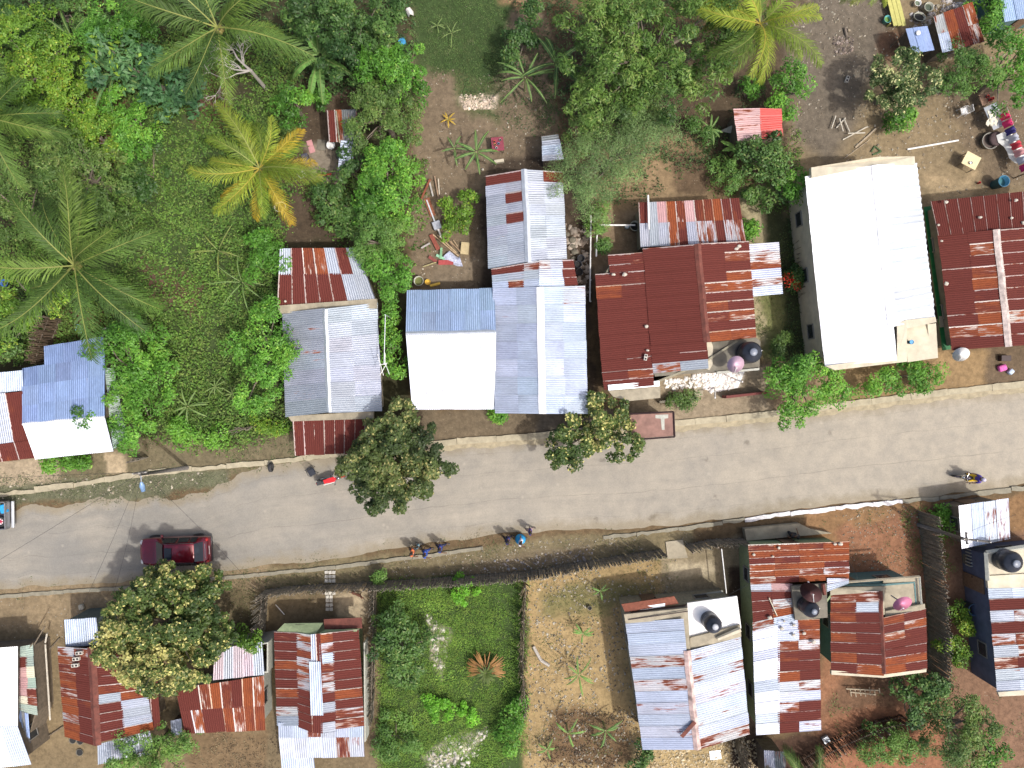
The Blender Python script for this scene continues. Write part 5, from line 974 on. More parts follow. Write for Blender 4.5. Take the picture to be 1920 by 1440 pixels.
# ------------------------------------------------------------------ fences
PAL = M("grey_palings", lin((150,142,126), K), .92, var=.4, scale=4)
def fence(path, label, h=2.1, lean=.05, gap=.075, mat=None, r=.034, name='paling_fence', jit=.25, seed=1, group='stick fences'):
    rs = random.Random(seed); pts = [W(*p) for p in path]; c = pts[len(pts) // 2]; root = thing(name, (c.x, c.y, 0), label, 'fence', group); mb = MB(); rails = MB()
    for a, b in zip(pts[:-1], pts[1:]):
        L_ = (b - a).length; n = int(L_ / gap); d = (b - a) / L_; nn = Vector((-d.y, d.x, 0))
        for k in range(n * 2):
            p = a + d * (k * .5 + rs.random()) * gap + nn * rs.uniform(-.05, .05); hh = h * rs.uniform(1 - jit, 1.06); e = p + Vector((rs.uniform(-lean, lean), rs.uniform(-lean, lean), 0)) * h + Vector((0, 0, hh))
            mb.tube([p, p.lerp(e, .5) + Vector((rs.uniform(-.02, .02), rs.uniform(-.02, .02), 0)), e], [r * rs.uniform(.8, 1.3), r, r * .6], 4)
        for z in (.5, 1.4): rails.tube([a + Vector((0, 0, z * h / 2.1)) + nn * .06, b + Vector((0, 0, z * h / 2.1)) + nn * .06], .025, 4)
        q = 0
        while q < L_: rails.tube([a + d * q - nn * .04, a + d * q - nn * .04 + Vector((0, 0, h))], .05, 5); q += 2.4
    mb.build('palings', mat or PAL, root); rails.build('rails', BARK, root); return root
fence([(500,1106),(560,1098),(620,1096),(705,1090)], 'paling fence before the rust gable with green front', 1.9, seed=1)
fence([(705,1090),(850,1082),(985,1072),(1100,1052),(1240,1030)], 'long dark paling fence between lots and the littered verge', 2.1, .04, .06, jit=.12, seed=2)
fence([(1285,1022),(1330,1012),(1392,1010)], 'short paling fence running up to the L-shaped rust house', 2.0, seed=3)
fence([(706,1094),(704,1160),(702,1250),(700,1340)], 'fence between the green lot and the rust gable', 1.7, .12, .13, seed=4)
fence([(984,1090),(980,1150),(978,1250),(984,1330)], 'dead-stick fence between the green lot and ochre yard', 1.6, .2, .12, M("bleached_sticks", lin((160,148,120), K), .9, var=.4), seed=5)
fence([(1722,958),(1728,1020),(1736,1100),(1742,1180),(1740,1262)], 'wide silvery paling fence running south through the red yards', 2.3, .03, .05, seed=6)
fence([(502,1112),(498,1160),(494,1200)], 'leaning stick fence west of the green-fronted house', 2.0, .2, .07, seed=7)
fence([(120,600),(105,640),(96,680)], 'leaning stick fence behind the blue and white house', 2.4, .12, .05, M("brown_sticks", lin((128,108,88), K), .9, var=.4), seed=8)
fence([(1490,1425),(1560,1385),(1640,1350),(1690,1340)], 'dark brushwood fence south of the dark rust gable', 1.8, .15, .06, M("dark_brushwood", lin((84,66,54), K), .95, var=.5), .02, seed=9)
fence([(1375,1340),(1380,1400),(1395,1445)], 'leaning brushwood fence beside the striped zinc house', 1.9, .15, .06, seed=10)
fence([(258,862),(280,858)], 'small slatted gate on the verge below the thicket', 1.3, .05, .09, name='stick_gate', seed=11)
fence([(1484,385),(1490,470),(1498,560)], 'row of rough posts along the white house wall', 1.2, .15, .3, r=.05, name='post_row', seed=12)
fence([(405,815),(470,802),(520,795)], 'broken stick fence at the edge of the weedy plot', .9, .25, .2, name='broken_fence', seed=13)
WP = M("white_paint", (.72,.71,.68), .6, var=.1)
def rods(name, segs, r, mat, label, cat, group=None, n=6):
    """one thing from one or more straight rods; segs: ((px,py,h),(px,py,h))"""
    c = W(*segs[0][0]); mb = MB()
    for a, b in segs: mb.tube([W(*a), W(*b)], r, n)
    return tag(mb.build(name, mat, loc=(c.x, c.y, 0)), label, cat, group)
rods('fence_rail', [((1108,405,1.0),(1106,565,1.0))] + [((1108,405 + k * 40,0),(1107,405 + k * 40,1.0)) for k in range(5)], .045, WP, 'white pipe fence west of the concrete yard', 'fence')
rods('fence_rail', [((1120,422,1.2),(1118,480,1.2)), ((1120,422,1.2),(1190,422,1.2)), ((1120,422,0),(1120,422,1.2)), ((1190,422,0),(1190,422,1.2)), ((1118,480,0),(1118,480,1.2))], .05, WP, 'white frame fence enclosing the yard corner near the blue lid', 'fence')
rods('boundary_wire_post', [((1353,1030,1.4),(1362,1112,1.4)), ((1353,1030,0),(1353,1030,1.5)), ((1362,1112,0),(1362,1112,1.5))], .035, WP, 'thin white rail between the tank house and L-shaped house', 'fence')
rods('white_post', [((1392,716,.1),(1392,716,1.6)), ((1340,725,0),(1341,746,1.5))], .05, WP, 'white post standing in the tiled front yard', 'post')
tag(slab(None, [(1362,742,1.0),(1440,734,1.0),(1440,738,1.0),(1362,747,1.0)], M("dark_red_wall", lin((118,58,52), K), .8), .95, 'yard_wall'), 'low dark red yard wall on the road side of the tiled yard', 'wall')
tag(slab(None, [(1236,752,.5),(1308,744,.5),(1309,748,.5),(1237,756,.5)], CONCD, .5, 'planter_wall'), 'low concrete planter wall before the rust house', 'wall')
tag(slab(None, [(1300,690+24,.08),(1318,712,.08),(1318,742,.08),(1302,744,.08)], CONC, .07, 'entrance_step'), 'concrete entrance strip dividing flower bed and tiles', 'step')
tag(slab(None, [(1322,700,.04),(1396,697,.04),(1384,727,.04),(1340,735,.04),(1318,716,.04)], WHITEP, .03, 'tiled_floor'), 'broken white tiled floor patch in the rust house front yard', 'floor')
tag(slab(None, [(1396,992,.55),(1500,982,.55),(1520,992,.55),(1560,1000,.55),(1400,1014,.55)], CONC, .5, 'front_terrace'), 'concrete front terrace of the L-shaped rust house', 'terrace')
tag(slab(None, [(1248,1016,.1),(1280,1012,.1),(1290,1046,.1),(1252,1048,.1)], CONC, .1, 'ramp'), 'short concrete ramp with boards at the gap in the fence', 'ramp')
tag(slab(None, [(608,1070,.06),(629,1069,.06),(630,1092,.06),(610,1094,.06)], CONCL, .05, 'paving_blocks'), 'pale block path stub between road and fence', 'path') if 0 else None
BLK = M("breeze_block", lin((205,200,188), K * 1.1), .9, var=.15); DK = M("black_hole", (.02,.02,.02), .9)
pv = MB()
for r_, y in enumerate((1073,1081,1089,1112,1119,1126,1134,1142)):
    for k in range(2 if r_ > 3 else 3): pv.box(W(612 + k * 7 - (r_ > 3) * -2, y, .05), (.19, .19, .09), random.uniform(-.2, .2))
c = W(618,1100); tag(pv.build('block_path', BLK, loc=(c.x, c.y, 0)), 'stepping path of pale blocks up to the green-fronted house', 'path')
# ------------------------------------------------------------------ tanks, dishes, basins
TANK = M("black_plastic", (.022,.025,.035), .38, var=.2); TLID = M("tank_lid", (.16,.18,.22), .4)
def tank(px, py, z, r, h, label, lidc=None):
    c = W(px, py, z); root = thing('water_tank', c, label, 'water tank', 'rooftop water tanks')
    MB().lathe(c, [(r * .96, 0), (r, .06), (r, h * .3), (r * .97, h * .32), (r, h * .34), (r, h * .7), (r * .97, h * .72), (r * .98, h * .76), (r * .8, h * .9), (r * .32, h), (r * .3, h + .02)], 28).build('body', TANK, root, smooth=True)
    l = MB().lathe(c + Vector((0, 0, h + .01)), [(r * .36, 0), (r * .36, .07), (r * .3, .10), (.02, .11)], 18).build('lid', lidc or TLID, root, smooth=True)
    MB().tube([c + Vector((r * .6, 0, h * .92)), c + Vector((r * .95, .1, h * .8)), c + Vector((r * 1.1, .12, .1))], .025, 6).build('pipe', WP, root)
    return root
tank(1398,662,2.85,.62,1.35,'black ball-shouldered water tank behind the pale pink dish'); tank(1508,1133,3.1,.46,1.35,'black water tank beside the dark round opening'); tank(1329,1161,2.9,.5,1.3,'black water tank with grey bracket on the white slab', M("grey_lid", (.34,.35,.38), .5)); tank(1878,1047,2.9,.62,1.2,'black water tank at the east edge above grey wall')
DISHP = M("pale_pink_dish", (.68,.46,.56), .45, var=.05); DISHP2 = M("pink_dish", (.70,.24,.38), .45, var=.06); DISHW = M("white_dish", (.78,.77,.74), .5, var=.06)
def dish(px, py, z, r, mat, label, tilt=(.5, 0.4)):
    c = W(px, py, z); root = thing('satellite_dish', c, label, 'satellite dish', 'satellite dishes'); R = Matrix.Rotation(tilt[0], 3, 'X') @ Matrix.Rotation(tilt[1], 3, 'Y'); top = c + Vector((0, 0, .0))
    pf = [(r * q, .22 * r * q * q + .0) for q in (.02, .3, .55, .8, 1.0)]; o = MB().lathe(top, pf, 32, R).build('reflector', mat, root, smooth=True); md = o.modifiers.new('t', 'SOLIDIFY'); md.thickness = .015
    MB().tube([top, top + Vector((0, .05, -z * .2 - .3))], .035, 8).build('mast', TLID, root)
    tip = top + R @ Vector((0, -r * .35, r * .5)); MB().tube([top + R @ Vector((0, -r * .95, r * .2)), tip], .018, 5).ell(tip, (.05, .05, .07), 8, 6).build('feed_arm', WP, root); return root
dish(1378,682,4.05,.50,DISHP,'pale pink satellite dish beside the ball-shouldered tank',(.35,.1)); dish(1690,1129,4.0,.54,DISHP2,'brighter pink satellite dish on the sunken terrace',(.5,.05)); dish(1801,663,2.7,.46,DISHW,'white satellite dish at the front corner of the wide rust house',(.55,-.2))
dish(1519,1113,3.75,.62,M("maroon_dish", (.055,.016,.016), .7),'large dark maroon dish on the concrete tank platform',(-.75,.05))
def tub(px, py, r, h, mat, inner, label, name='tub', cat='tub', sx=1.0, rz=0.0, z=0.0, fill=.6):
    c = W(px, py, z); root = thing(name, (c.x, c.y, c.z), label, cat); R = Matrix.Rotation(rz, 3, 'Z') @ Matrix.Scale(sx, 3, (1, 0, 0))
    MB().lathe(c, [(r * .8, 0), (r, h), (r * 1.06, h), (r * 1.04, h + .03), (r * .93, h + .02), (r * .9, h * fill)], 24, R).build('body', mat, root, smooth=True); MB().lathe(c, [(r * .9, h * fill - .02), (r * .9, h * fill + .005)], 24, R).build('contents', inner, root); return root
WATER = M("still_water", (.05,.07,.05), .12, var=.1); GREENW = M("green_water", (.13,.24,.06), .3); PLB_ = M("blue_plastic", (.05,.26,.48), .4, var=.1); PLT_ = M("teal_plastic", (.10,.36,.36), .4); PLY = M("yellow_plastic", (.62,.40,.05), .45); GRIM = M("grimy_tub", (.40,.40,.33), .7, var=.2)
tub(152,617,.28,.25,M("pale_blue_plastic", (.30,.58,.72), .4),PLT_,'oval turquoise basin behind the blue and white house','basin','basin',.72,.9 - .4,fill=.25)
tub(14,532,.22,.3,M("deep_blue_plastic", (.02,.10,.42), .4),DK,'deep blue basin under the west palm','basin','basin')
tub(207,624,.26,.5,GRIM,DK,'grimy round drum beside the bright leafy tree','drum','drum')
tub(787,529,.29,.55,GRIM,M("green_water2", (.13,.14,.05), .2),'tall pale tub of green water behind the blue roof'); tub(803,530,.17,.3,PLY,PLY,'small yellow bucket by the tall pale tub','bucket','bucket')
rods('yellow_tube', [((806,536,.15),(825,531,.15))], .09, PLY, 'short yellow pipe length beside the yellow bucket', 'pipe')
tub(1659,41,.22,.35,PLT_,GREENW,'teal bucket of green water by the yellow bench','bucket','bucket'); tub(1716,10,.20,.3,WP,M("murky", (.12,.15,.10), .3),'white-rimmed round basin at the north edge','basin','basin'); tub(1735,19,.28,.4,GRIM,M("murky2", (.07,.09,.06), .2),'large grey drum among stones near the white-rimmed basin','drum','drum')
tub(1720,35,.26,.25,GRIM,DK,'dark rectangular-looking trough below the large grey drum','trough','trough',1.4,-.3); tub(1702,62,.07,.1,DISHW,DISHW,'white lid on the small zinc shelter','lid','lid',z=2.05) if 0 else None
c = W(1721,62,2.03); tag(MB().lathe(c, [(.12,0),(.15,.02),(.13,.07),(.03,.12)], 16).build('white_bowl', DISHW, loc=tuple(c), smooth=True), 'upturned white bowl on the zinc shelter roof', 'bowl')
tub(1187,428,.30,.7,GRIM,DK,'dark water drum beside the back shed','drum','drum'); tub(1174,427,.13,.35,M("sky_plastic", (.35,.55,.62), .4),DISHW,'small light blue pail next to the dark drum','pail','pail')
tub(643,292,.42,.3,CONCD,WATER,'round stone basin before the zinc outhouse','stone_basin','basin'); tub(624,277,.26,.5,WP,WP,'white covered drum under the brown shed eave','drum','drum',fill=.95)
tub(528,390,.3,.35,M("off_white", (.5,.5,.42), .6),DK,'pale washing machine drum below the yellowing palm','wash_tub','tub',1.2,.4)
tub(1864,347,.34,.9,M("navy_drum", (.04,.16,.26), .5),M("teal_in", (.03,.14,.16), .4),'big dark blue barrel behind the wide rust house','barrel','barrel'); tub(1833,344,.07,.2,M("red_pot", (.45,.03,.03), .5),DK,'little red pot in the yard behind the wide rust house','pot','pot')
tub(1849,268,.5,.4,M("stone_ring", (.22,.21,.18), .9),M("brown_in", (.08,.06,.05), .8),'ring-shaped stone hearth beside the laundry','hearth','hearth'); 
c = W(1858,265); tag(MB().lathe(c + Vector((0, 0, .3)), [(.05,0),(.42,.1),(.45,.2),(.38,.3),(.05,.34)], 20).build('covered_basket', M("purple_brown_cloth", (.075,.05,.05), .9), loc=(c.x, c.y, 0), smooth=True), 'dark brown covered basket on the stone hearth', 'basket')
tub(1810,1135,.36,.9,M("navy_drum2", (.05,.10,.17), .5),DK,'dark blue barrel between the fence bushes and grey wall','barrel','barrel'); tub(1813,1157,.33,.25,M("clear_grey", (.28,.30,.27), .5),M("clear_in", (.16,.18,.15), .5),'grey round basin below the dark blue barrel','basin','basin')
tub(1074,1075 + 62,.12,.15,GRIM,DK,'small half-buried pot in the ochre yard','pot','pot') if 0 else None
tub(1105,1138,.14,.25,CONC,DK,'stone-ringed hole in the ochre yard','stone_ring','hole')
for k, (x, y) in enumerate(((1083,498),(1085,512),(1088,487))): tub(x, y, .22, .5, TANK, DK, ('black barrel nearest the long zinc roof', 'black barrel lowest of the trio by stones', 'black barrel uppermost of the trio by stones')[k], 'barrel', 'barrel')
tub(1703,642,.12,.35,PLB_,PLB_,'blue bucket standing on the white house flat slab','bucket','bucket',z=3.1,fill=.95)
for k, (x, y) in enumerate(((137,1387),(151,1389),(150,1410))): tub(x, y, .22, .05, CONCD, DK, ('west black hole before the rust gable rear', 'middle black hole near the rust gable rear', 'lowest black hole near the rust gable rear')[k], 'pit_ring', 'pit')
# tyres
def tyre_mb(c, r, w, axis='Z'):
    R = Matrix.Identity(3) if axis == 'Z' else axis; return MB().lathe(c, [(r * .6, -w / 2), (r * .9, -w / 2), (r, -w * .3), (r, w * .3), (r * .9, w / 2), (r * .6, w / 2), (r * .6, -w / 2)], 24, R)
RUB = M("rubber", (.025,.025,.027), .8)
c = W(511,875); t = thing('tyre', (c.x, c.y, 0), 'old black tyre stood on end by the kerb', 'tyre'); tyre_mb(Vector((c.x, c.y, .3)), .3, .2, Matrix.Rotation(math.pi / 2, 3, 'Y')).build('tread', RUB, t, smooth=True)
# ------------------------------------------------------------------ yard furniture
def box_thing(name, px, py, dims, rz, mat, label, cat, z=0.0, bevel=.01, group=None):
    c = W(px, py, z); return tag(MB().box((c.x, c.y, c.z + dims[2] / 2), dims, rz).build(name, mat, loc=tuple(c), bevel=bevel), label, cat, group)
def table(px, py, w, d, h, rz, mat, label, name='table', legs=True, parts=None):
    c = W(px, py, h); root = thing(name, (c.x, c.y, 0), label, 'table'); MB().box((c.x, c.y, h), (w, d, .05), rz).build('tabletop', mat, root, bevel=.01); R = Matrix.Rotation(rz, 3, 'Z')
    for sx in (-1, 1):
        for sy in (-1, 1): p = Vector((c.x, c.y, 0)) + R @ Vector((sx * (w / 2 - .06), sy * (d / 2 - .06), 0)); MB().tube([p, p + Vector((0, 0, h - .03))], .025, 5).build('leg', WOODW, root)
    return root
table(1821,301,.95,.85,.75,math.radians(-28),M("pale_tabletop", (.62,.52,.30), .6, var=.12),'pale wooden square table standing alone in the yard')
tub(1819,306,.09,.08,TLID,DISHW,'small metal bowl on the pale square table','bowl','bowl',z=.78)
t = table(1865,218,.85,1.5,.8,math.radians(24),M("grey_zinc_top", (.34,.36,.39), .5, .3),'grey metal work table beside the laundry line')
c = W(1863,222,.85); cl = MB(); n = 9
for i in range(n):
    for j in range(n): a = i / (n - 1) - .5; b = j / (n - 1) - .5; r_ = 1 + .25 * math.sin(i * 2.1 + j); cl.v.append((c.x + a * .7 * r_ + b * .12, c.y + b * .85 * r_, .85 + .06 * math.sin(i * 1.7) * math.cos(j * 1.3)))
cl.f = [(i * n + j, i * n + j + 1, (i + 1) * n + j + 1, (i + 1) * n + j) for i in range(n - 1) for j in range(n - 1)]
tag(cl.build('crumpled_cloth', M("cream_cloth", (.66,.62,.50), .9, var=.08), loc=(c.x, c.y, .8), smooth=True), 'crumpled cream cloth lying on the grey work table', 'cloth')
table(1848,185,.7,.7,.6,math.radians(20),M("brown_board", (.20,.12,.08), .8, var=.3),'brown low table with red things north of the work table','side_table')
for k, (x, y) in enumerate(((1855,188),(1859,186),(1850,182))): tub(x, y, .09, .12, M("red_plastic", (.55,.03,.025), .4), DK, ('red pot nearest the work table', 'red pot at the east side of the brown table', 'red pot toward the trees on the brown table')[k], 'pot', 'pot', z=.63)
box_thing('stool', 1833, 206, (.38,.36,.42), .1, M("tan_stool", (.28,.20,.12), .8, var=.2), 'square tan stool west of the grey work table', 'stool')
table(933,270,.75,.85,.7,.1,M("maroon_table", (.20,.03,.05), .5),'dark red table crowded with small things in the central yard')
for k, (x, y, cc) in enumerate(((927,266,(.6,.1,.05)),(935,270,(.2,.3,.5)),(931,278,(.6,.6,.6)),(938,263,(.45,.35,.3)),(928,272,(.55,.3,.1)))): tub(x, y, .07, .08, M("ware%d" % k, cc, .5), DK, ('orange bowl', 'blue bowl', 'pale grey bowl', 'tan bowl', 'amber bowl')[k] + ' on the dark red table', 'bowl', 'bowl', z=.73)
box_thing('bench', 936, 304 - 0, (.6,.18,.3), .15, CONCL, 'short pale bench south of the dark red table', 'bench')
# yellow bench / pallet
c = W(1679,16,.45); yb = thing('bench', (c.x, c.y, 0), 'long yellow-green slatted bench at the north edge', 'bench'); YG = M("yellow_green_paint", (.42,.40,.12), .7, var=.15)
R = math.radians(14)
for k in (-1, 0, 1):
    a = Vector((c.x + k * .27, c.y, .45)); MB().box(a, (.24, 2.2, .05), R).build('slat', YG, yb)
for dx, dy in ((-.3,-.9),(.3,-.9),(-.3,.9),(.3,.9)): MB().box((c.x + dx, c.y + dy, .21), (.07, .07, .42), R).build('leg', YG, yb)
# white plastic chair
def chair(px, py, rz, mat, label):
    c = W(px, py, 0); root = thing('chair', (0, 0, 0), label, 'chair')
    MB().box((0, 0, .43), (.44, .42, .035), 0).build('seat', mat, root, bevel=.015)
    b = MB()
    for k in range(5): b.tube([(-.16 + k * .08, .2, .45), (-.14 + k * .07, .30, .85)], .014, 5)
    b.tube([(-.2, .2, .45), (-.19, .3, .86), (.19, .3, .86), (.2, .2, .45)], .02, 6).build('backrest', mat, root)
    for sx in (-1, 1):
        MB().tube([(sx * .22, .2, .62), (sx * .23, -.1, .64), (sx * .2, -.18, .45)], .018, 6).build('armrest', mat, root)
        for sy in (-1, 1): MB().tube([(sx * .19, sy * .18, .43), (sx * .23, sy * .23, 0)], .02, 6).build('leg', mat, root)
    root.location = c; root.rotation_euler.z = rz; return root
chair(1800, 213, math.radians(-78), DISHW, 'white plastic garden chair in the yard near the laundry'); chair(1830, 1036, math.radians(200), DISHW, 'white plastic chair on the dark open porch')
chair(588, 884, math.radians(30), TANK, 'small black chair by the roadside near the motorcycle')
# laundry on a line and on the ground
lc = W(1896, 250, 1.5); ll = thing('clothes_line', (lc.x, lc.y, 0), 'clothes line carrying red, navy and white washing', 'clothes line'); P0, P1 = W(1888,200,1.6), W(1935,320,1.6)
MB().tube([(P0.x, P0.y, 0), tuple(P0)], .04, 6).build('pole', WOODW, ll); MB().tube([(P1.x, P1.y, 0), tuple(P1)], .04, 6).build('pole', WOODW, ll); MB().tube([P0, P0.lerp(P1, .5) - Vector((0, 0, .08)), P1], .008, 4).build('line', WP, ll)
for k, cc in enumerate(((.60,.02,.10),(.62,.03,.14),(.04,.03,.16),(.5,.5,.56),(.55,.05,.07),(.62,.30,.30),(.50,.52,.60),(.55,.03,.16))):
    a = P0.lerp(P1, .06 + k * .115); b = P0.lerp(P1, .06 + k * .115 + .1); d = (b - a).normalized(); s_ = Vector((-d.y, d.x, 0)); mb = MB(); vs = []
    for i in range(6):
        for j, (off, dz) in enumerate(((-.18, -.62), (-.10, -.25), (0, 0), (.12, -.25), (.22, -.55))): p = a.lerp(b, i / 5) + s_ * (off + .04 * math.sin(i * 2 + k)) + Vector((0, 0, dz)); vs.append(tuple(p))
    mb.add(vs, [(i * 5 + j, i * 5 + j + 1, (i + 1) * 5 + j + 1, (i + 1) * 5 + j) for i in range(5) for j in range(4)])
    nm = ('bright red', 'crimson', 'navy blue', 'pale grey', 'scarlet and white', 'salmon', 'light blue-grey', 'magenta')[k]
    tag(mb.build('hanging_garment', M("cloth_%d" % k, cc, .9, var=.1), loc=tuple(a), smooth=True), nm + ' garment hanging on the yard clothes line', 'garment', 'washing on the line')
def sheet_cloth(pts, mat, label, h=.9, name='bed_sheet', w=.45):
    pts = [W(*p, h) for p in pts]; vs = []; n = len(pts); mb = MB()
    for i, p in enumerate(pts):
        d = (pts[min(i + 1, n - 1)] - pts[max(i - 1, 0)]).normalized(); s_ = Vector((-d.y, d.x, 0))
        for j in range(7): q = (j / 6 - .5) * 2; vs.append(tuple(p + s_ * q * w * (1 + .2 * math.sin(i * 1.9)) + Vector((0, 0, -.25 * q * q + .05 * math.sin(i * 2.3 + j * 1.4)))))
    mb.add(vs, [(i * 7 + j, i * 7 + j + 1, (i + 1) * 7 + j + 1, (i + 1) * 7 + j) for i in range(n - 1) for j in range(6)]); return tag(mb.build(name, mat, loc=tuple(pts[0]), smooth=True), label, 'cloth')
sheet_cloth([(1886,246),(1890,256),(1898,265),(1903,275),(1910,284),(1917,292),(1926,292)], M("white_cloth", (.66,.66,.62), .9, var=.06), 'long rumpled white sheet spread out below the clothes line')
rods('line_support', [((1884,262,.0),(1884,262,.95)), ((1915,288,0),(1915,288,.95))], .04, WOODW, 'short stakes holding up the white sheet', 'stake')
# poles, planks, timber
TIM = M("timber", (.33,.27,.19), .85, var=.3, scale=6); TIMW = M("pale_timber", (.50,.46,.38), .85, var=.2, scale=6)
rods('pipe', [((1701,280,.06),(1797,263,.06))], .055, WP, 'long white pipe lying on the gravel yard', 'pipe')
rods('plank', [((1603,277,.05),(1642,241,.05))], .07, TIM, 'thick bent plank lying near the white house roof', 'plank'); rods('pole', [((1583,297,.05),(1630,262,.05))], .025, TIM, 'thin stick lying nearest the white house roof', 'stick')
for k, (a, b) in enumerate((((1580,262),(1625,238)), ((1568,240),(1585,221)), ((1583,224),(1593,247)), ((1559,241),(1567,217)), ((1590,250),(1622,249)), ((1574,222),(1581,246)))):
    rods('timber_stick', [((*a, .06 + k * .05), (*b, .06 + k * .05))], .04, TIMW, ('longest', 'second shortest', 'leaning crosswise', 'westernmost', 'lowest', 'middle upright')[k] + ' pale timber of the broken frame in the bare yard', 'timber', 'broken timber frame')
rods('log', [((1584,52,.09),(1588,70,.09))], .09, BARK, 'short dark log by the ash heap', 'log'); rods('log', [((1590,56,.08),(1594,58,.08))], .07, TIM, 'stubby wood chunk beside the dark log', 'log')
def blocks(name, px, py, label, z=0.0, rz=0.0, s=1.0, group=None):
    c = W(px, py, z); root = thing(name, c, label, 'block', group); MB().box((c.x, c.y, c.z + .09 * s), (.40 * s, .20 * s, .18 * s), rz).build('body', BLK, root, bevel=.01)
    R = Matrix.Rotation(rz, 3, 'Z')
    for q in (-.1, .1): p = c + R @ Vector((q * s, 0, .183 * s)); MB().box(p, (.12 * s, .11 * s, .012), rz).build('hollow', DK, root)
    return root
blocks('breeze_block', 1587, 150, 'hollow block lying on bare earth in the upper yard', rz=1.2); blocks('breeze_block', 1128, 459, 'hollow block lower in the white-fenced yard corner', rz=.1); blocks('breeze_block', 1131, 454 - 2, 'hollow block upper in the white-fenced yard corner', rz=.1, s=.9) if 0 else None
blocks('breeze_block', 143, 1246, 'lowest white block on the west rust gable', 2.78, .1); blocks('breeze_block', 145, 1234, 'middle white block on the west rust gable', 2.8, .1); blocks('breeze_block', 151, 1223, 'uppermost white block on the west rust gable', 2.85, .1); blocks('breeze_block', 1210, 670, 'hollow block on the patched strip of the central rust roof', 2.98, 1.4, .9)
ORD = 'first second third fourth fifth sixth seventh eighth ninth tenth eleventh twelfth thirteenth fourteenth fifteenth sixteenth'.split()
STN = M("pale_stone", (.46,.42,.35), .9, var=.25)
def stone(px, py, z, r, label, group=None, mat=None, name='stone'):
    rs = random.Random(int(px * 3 + py)); c = W(px, py, z); mb = MB().ell(c + Vector((0, 0, r * .4)), (r, r * rs.uniform(.6, .95), r * .6), 7, 4); mb.v = [(x + rs.uniform(-.15, .15) * r, y + rs.uniform(-.15, .15) * r, zz) for x, y, zz in mb.v]
    return tag(mb.build(name, mat or STN, loc=tuple(c)), label, 'stone', group)
for lst, z, lb, g in (([(1380,467),(1367,468 - 7),(1212,612),(1214,657),(1150,515),(1171,515),(1378,626),(1385,462)], 3.0, 'pale stone weight on the big central rust roof', 'stones on the central rust roof'),
    ([(1460,1027),(1413,1040),(1449,1043),(1565,1020),(1575,1020)], 2.9, 'pale stone on the orange rust front roof', 'stones on the orange rust roof'),
    ([(1488,1172),(1507,1187),(1525,1203),(1465,1178),(1443,1157),(1470,1165),(1487,1190)], 2.95, 'stone on the white and rust patchwork roof', 'stones on the patchwork roof'),
    ([(1773,379),(1904,376),(1896,409),(1765,452),(1759,422),(1837,408),(1773,532),(1918,418)], 2.95, 'pale block weight on the wide rust roof', 'weights on the wide rust roof'),
    ([(535,565),(568,470),(600,480)], 2.7, 'pale stone on the rust back roof', 'stones on the rust back roof'),
    ([(940,330),(905,318)], .1, 'pale stone on the ground by the narrow gable', 'stones by the narrow gable')):
    for k, (x, y) in enumerate(sorted(lst)): stone(x, y, z, random.uniform(.08, .15), lb + ', ' + ORD[k] + ' from the west', g)
rs = random.Random(8)
for k, (x, y) in enumerate(sorted([(1745 + rs.uniform(-18, 12), 30 + rs.uniform(-28, 22)) for _ in range(16)])): stone(x, y, 0, rs.uniform(.08, .18), 'grey stone strewn by the large drum, ' + ORD[k] + ' from the west', 'stones near the drum', CONC)
for k, (x, y) in enumerate([(1070 + rs.uniform(-8, 8), 440 + k * 11) for k in range(10)]): stone(x, y, 0, rs.uniform(.15, .28), 'rough stone along the zinc houses, ' + ORD[k] + ' from the north', 'stone row beside the zinc houses', CONCD)
# scrap pile
SP = [((800,372),(812,405),.35,'rust-stained plank',(.22,.08,.04)), ((805,340),(812,368),.1,'grey plank',(.35,.33,.30)), ((815,330),(822,370),.08,'brown plank',(.25,.17,.11)), ((822,335),(824,365),.06,'pale plank',(.45,.40,.32)), ((806,335),(790,375),.12,'rust sheet strip',(.20,.06,.03)),
 ((800,375),(815,415),.08,'grey pipe',(.45,.48,.52)), ((808,440),(822,468),.25,'rust sheet',(.22,.06,.04)), ((812,440),(860,480),.06,'tan stick',(.42,.30,.18)), ((820,440),(856,474),.05,'straw-coloured stick',(.50,.38,.22)), ((830,440),(862,470),.05,'brown stick',(.30,.20,.12)),
 ((822,430),(828,446),.12,'white plank',(.65,.62,.58)), ((828,465),(826,485),.14,'green board',(.18,.36,.20)), ((818,478),(834,486),.16,'mint board',(.25,.48,.32)), ((822,492),(850,492),.30,'red sheet',(.34,.06,.06)), ((793,500),(818,492),.05,'long thin stick',(.35,.32,.15)), ((805,482),(818,490),.2,'maroon scrap',(.22,.06,.05)),
 ((850,450),(858,462),.05,'short twig',(.35,.26,.16)), ((845,452),(866,476),.05,'crooked stick',(.33,.24,.14)), ((836,446),(850,462),.06,'dark stick',(.18,.12,.08)), ((790,465),(806,456),.1,'weathered grey stick',(.34,.32,.30))]
for k, (a, b, w_, nm, cc) in enumerate(SP):
    A, B = W(*a, .12 + (k % 5) * .06), W(*b, .14 + (k % 4) * .06); d = B - A; mid_ = (A + B) / 2
    tag(MB().box(mid_, (d.length, w_, .03), math.atan2(d.y, d.x)).build('scrap_plank', M("scrap_%d" % k, cc, .85, var=.3), loc=(mid_.x, mid_.y, 0)), nm + ' in the scrap heap west of the narrow gable', 'scrap', 'scrap heap')
box_thing('crate', 872, 467, (.5,.75,.3), -.1, M("woven_crate", (.45,.36,.20), .8, var=.2), 'woven straw-coloured crate beside the scrap heap', 'crate'); box_thing('tin_box', 820, 424, (.5,.5,.35), .35, M("tin", (.42,.44,.48), .4, .5), 'grey corrugated tin box in the scrap heap', 'box')
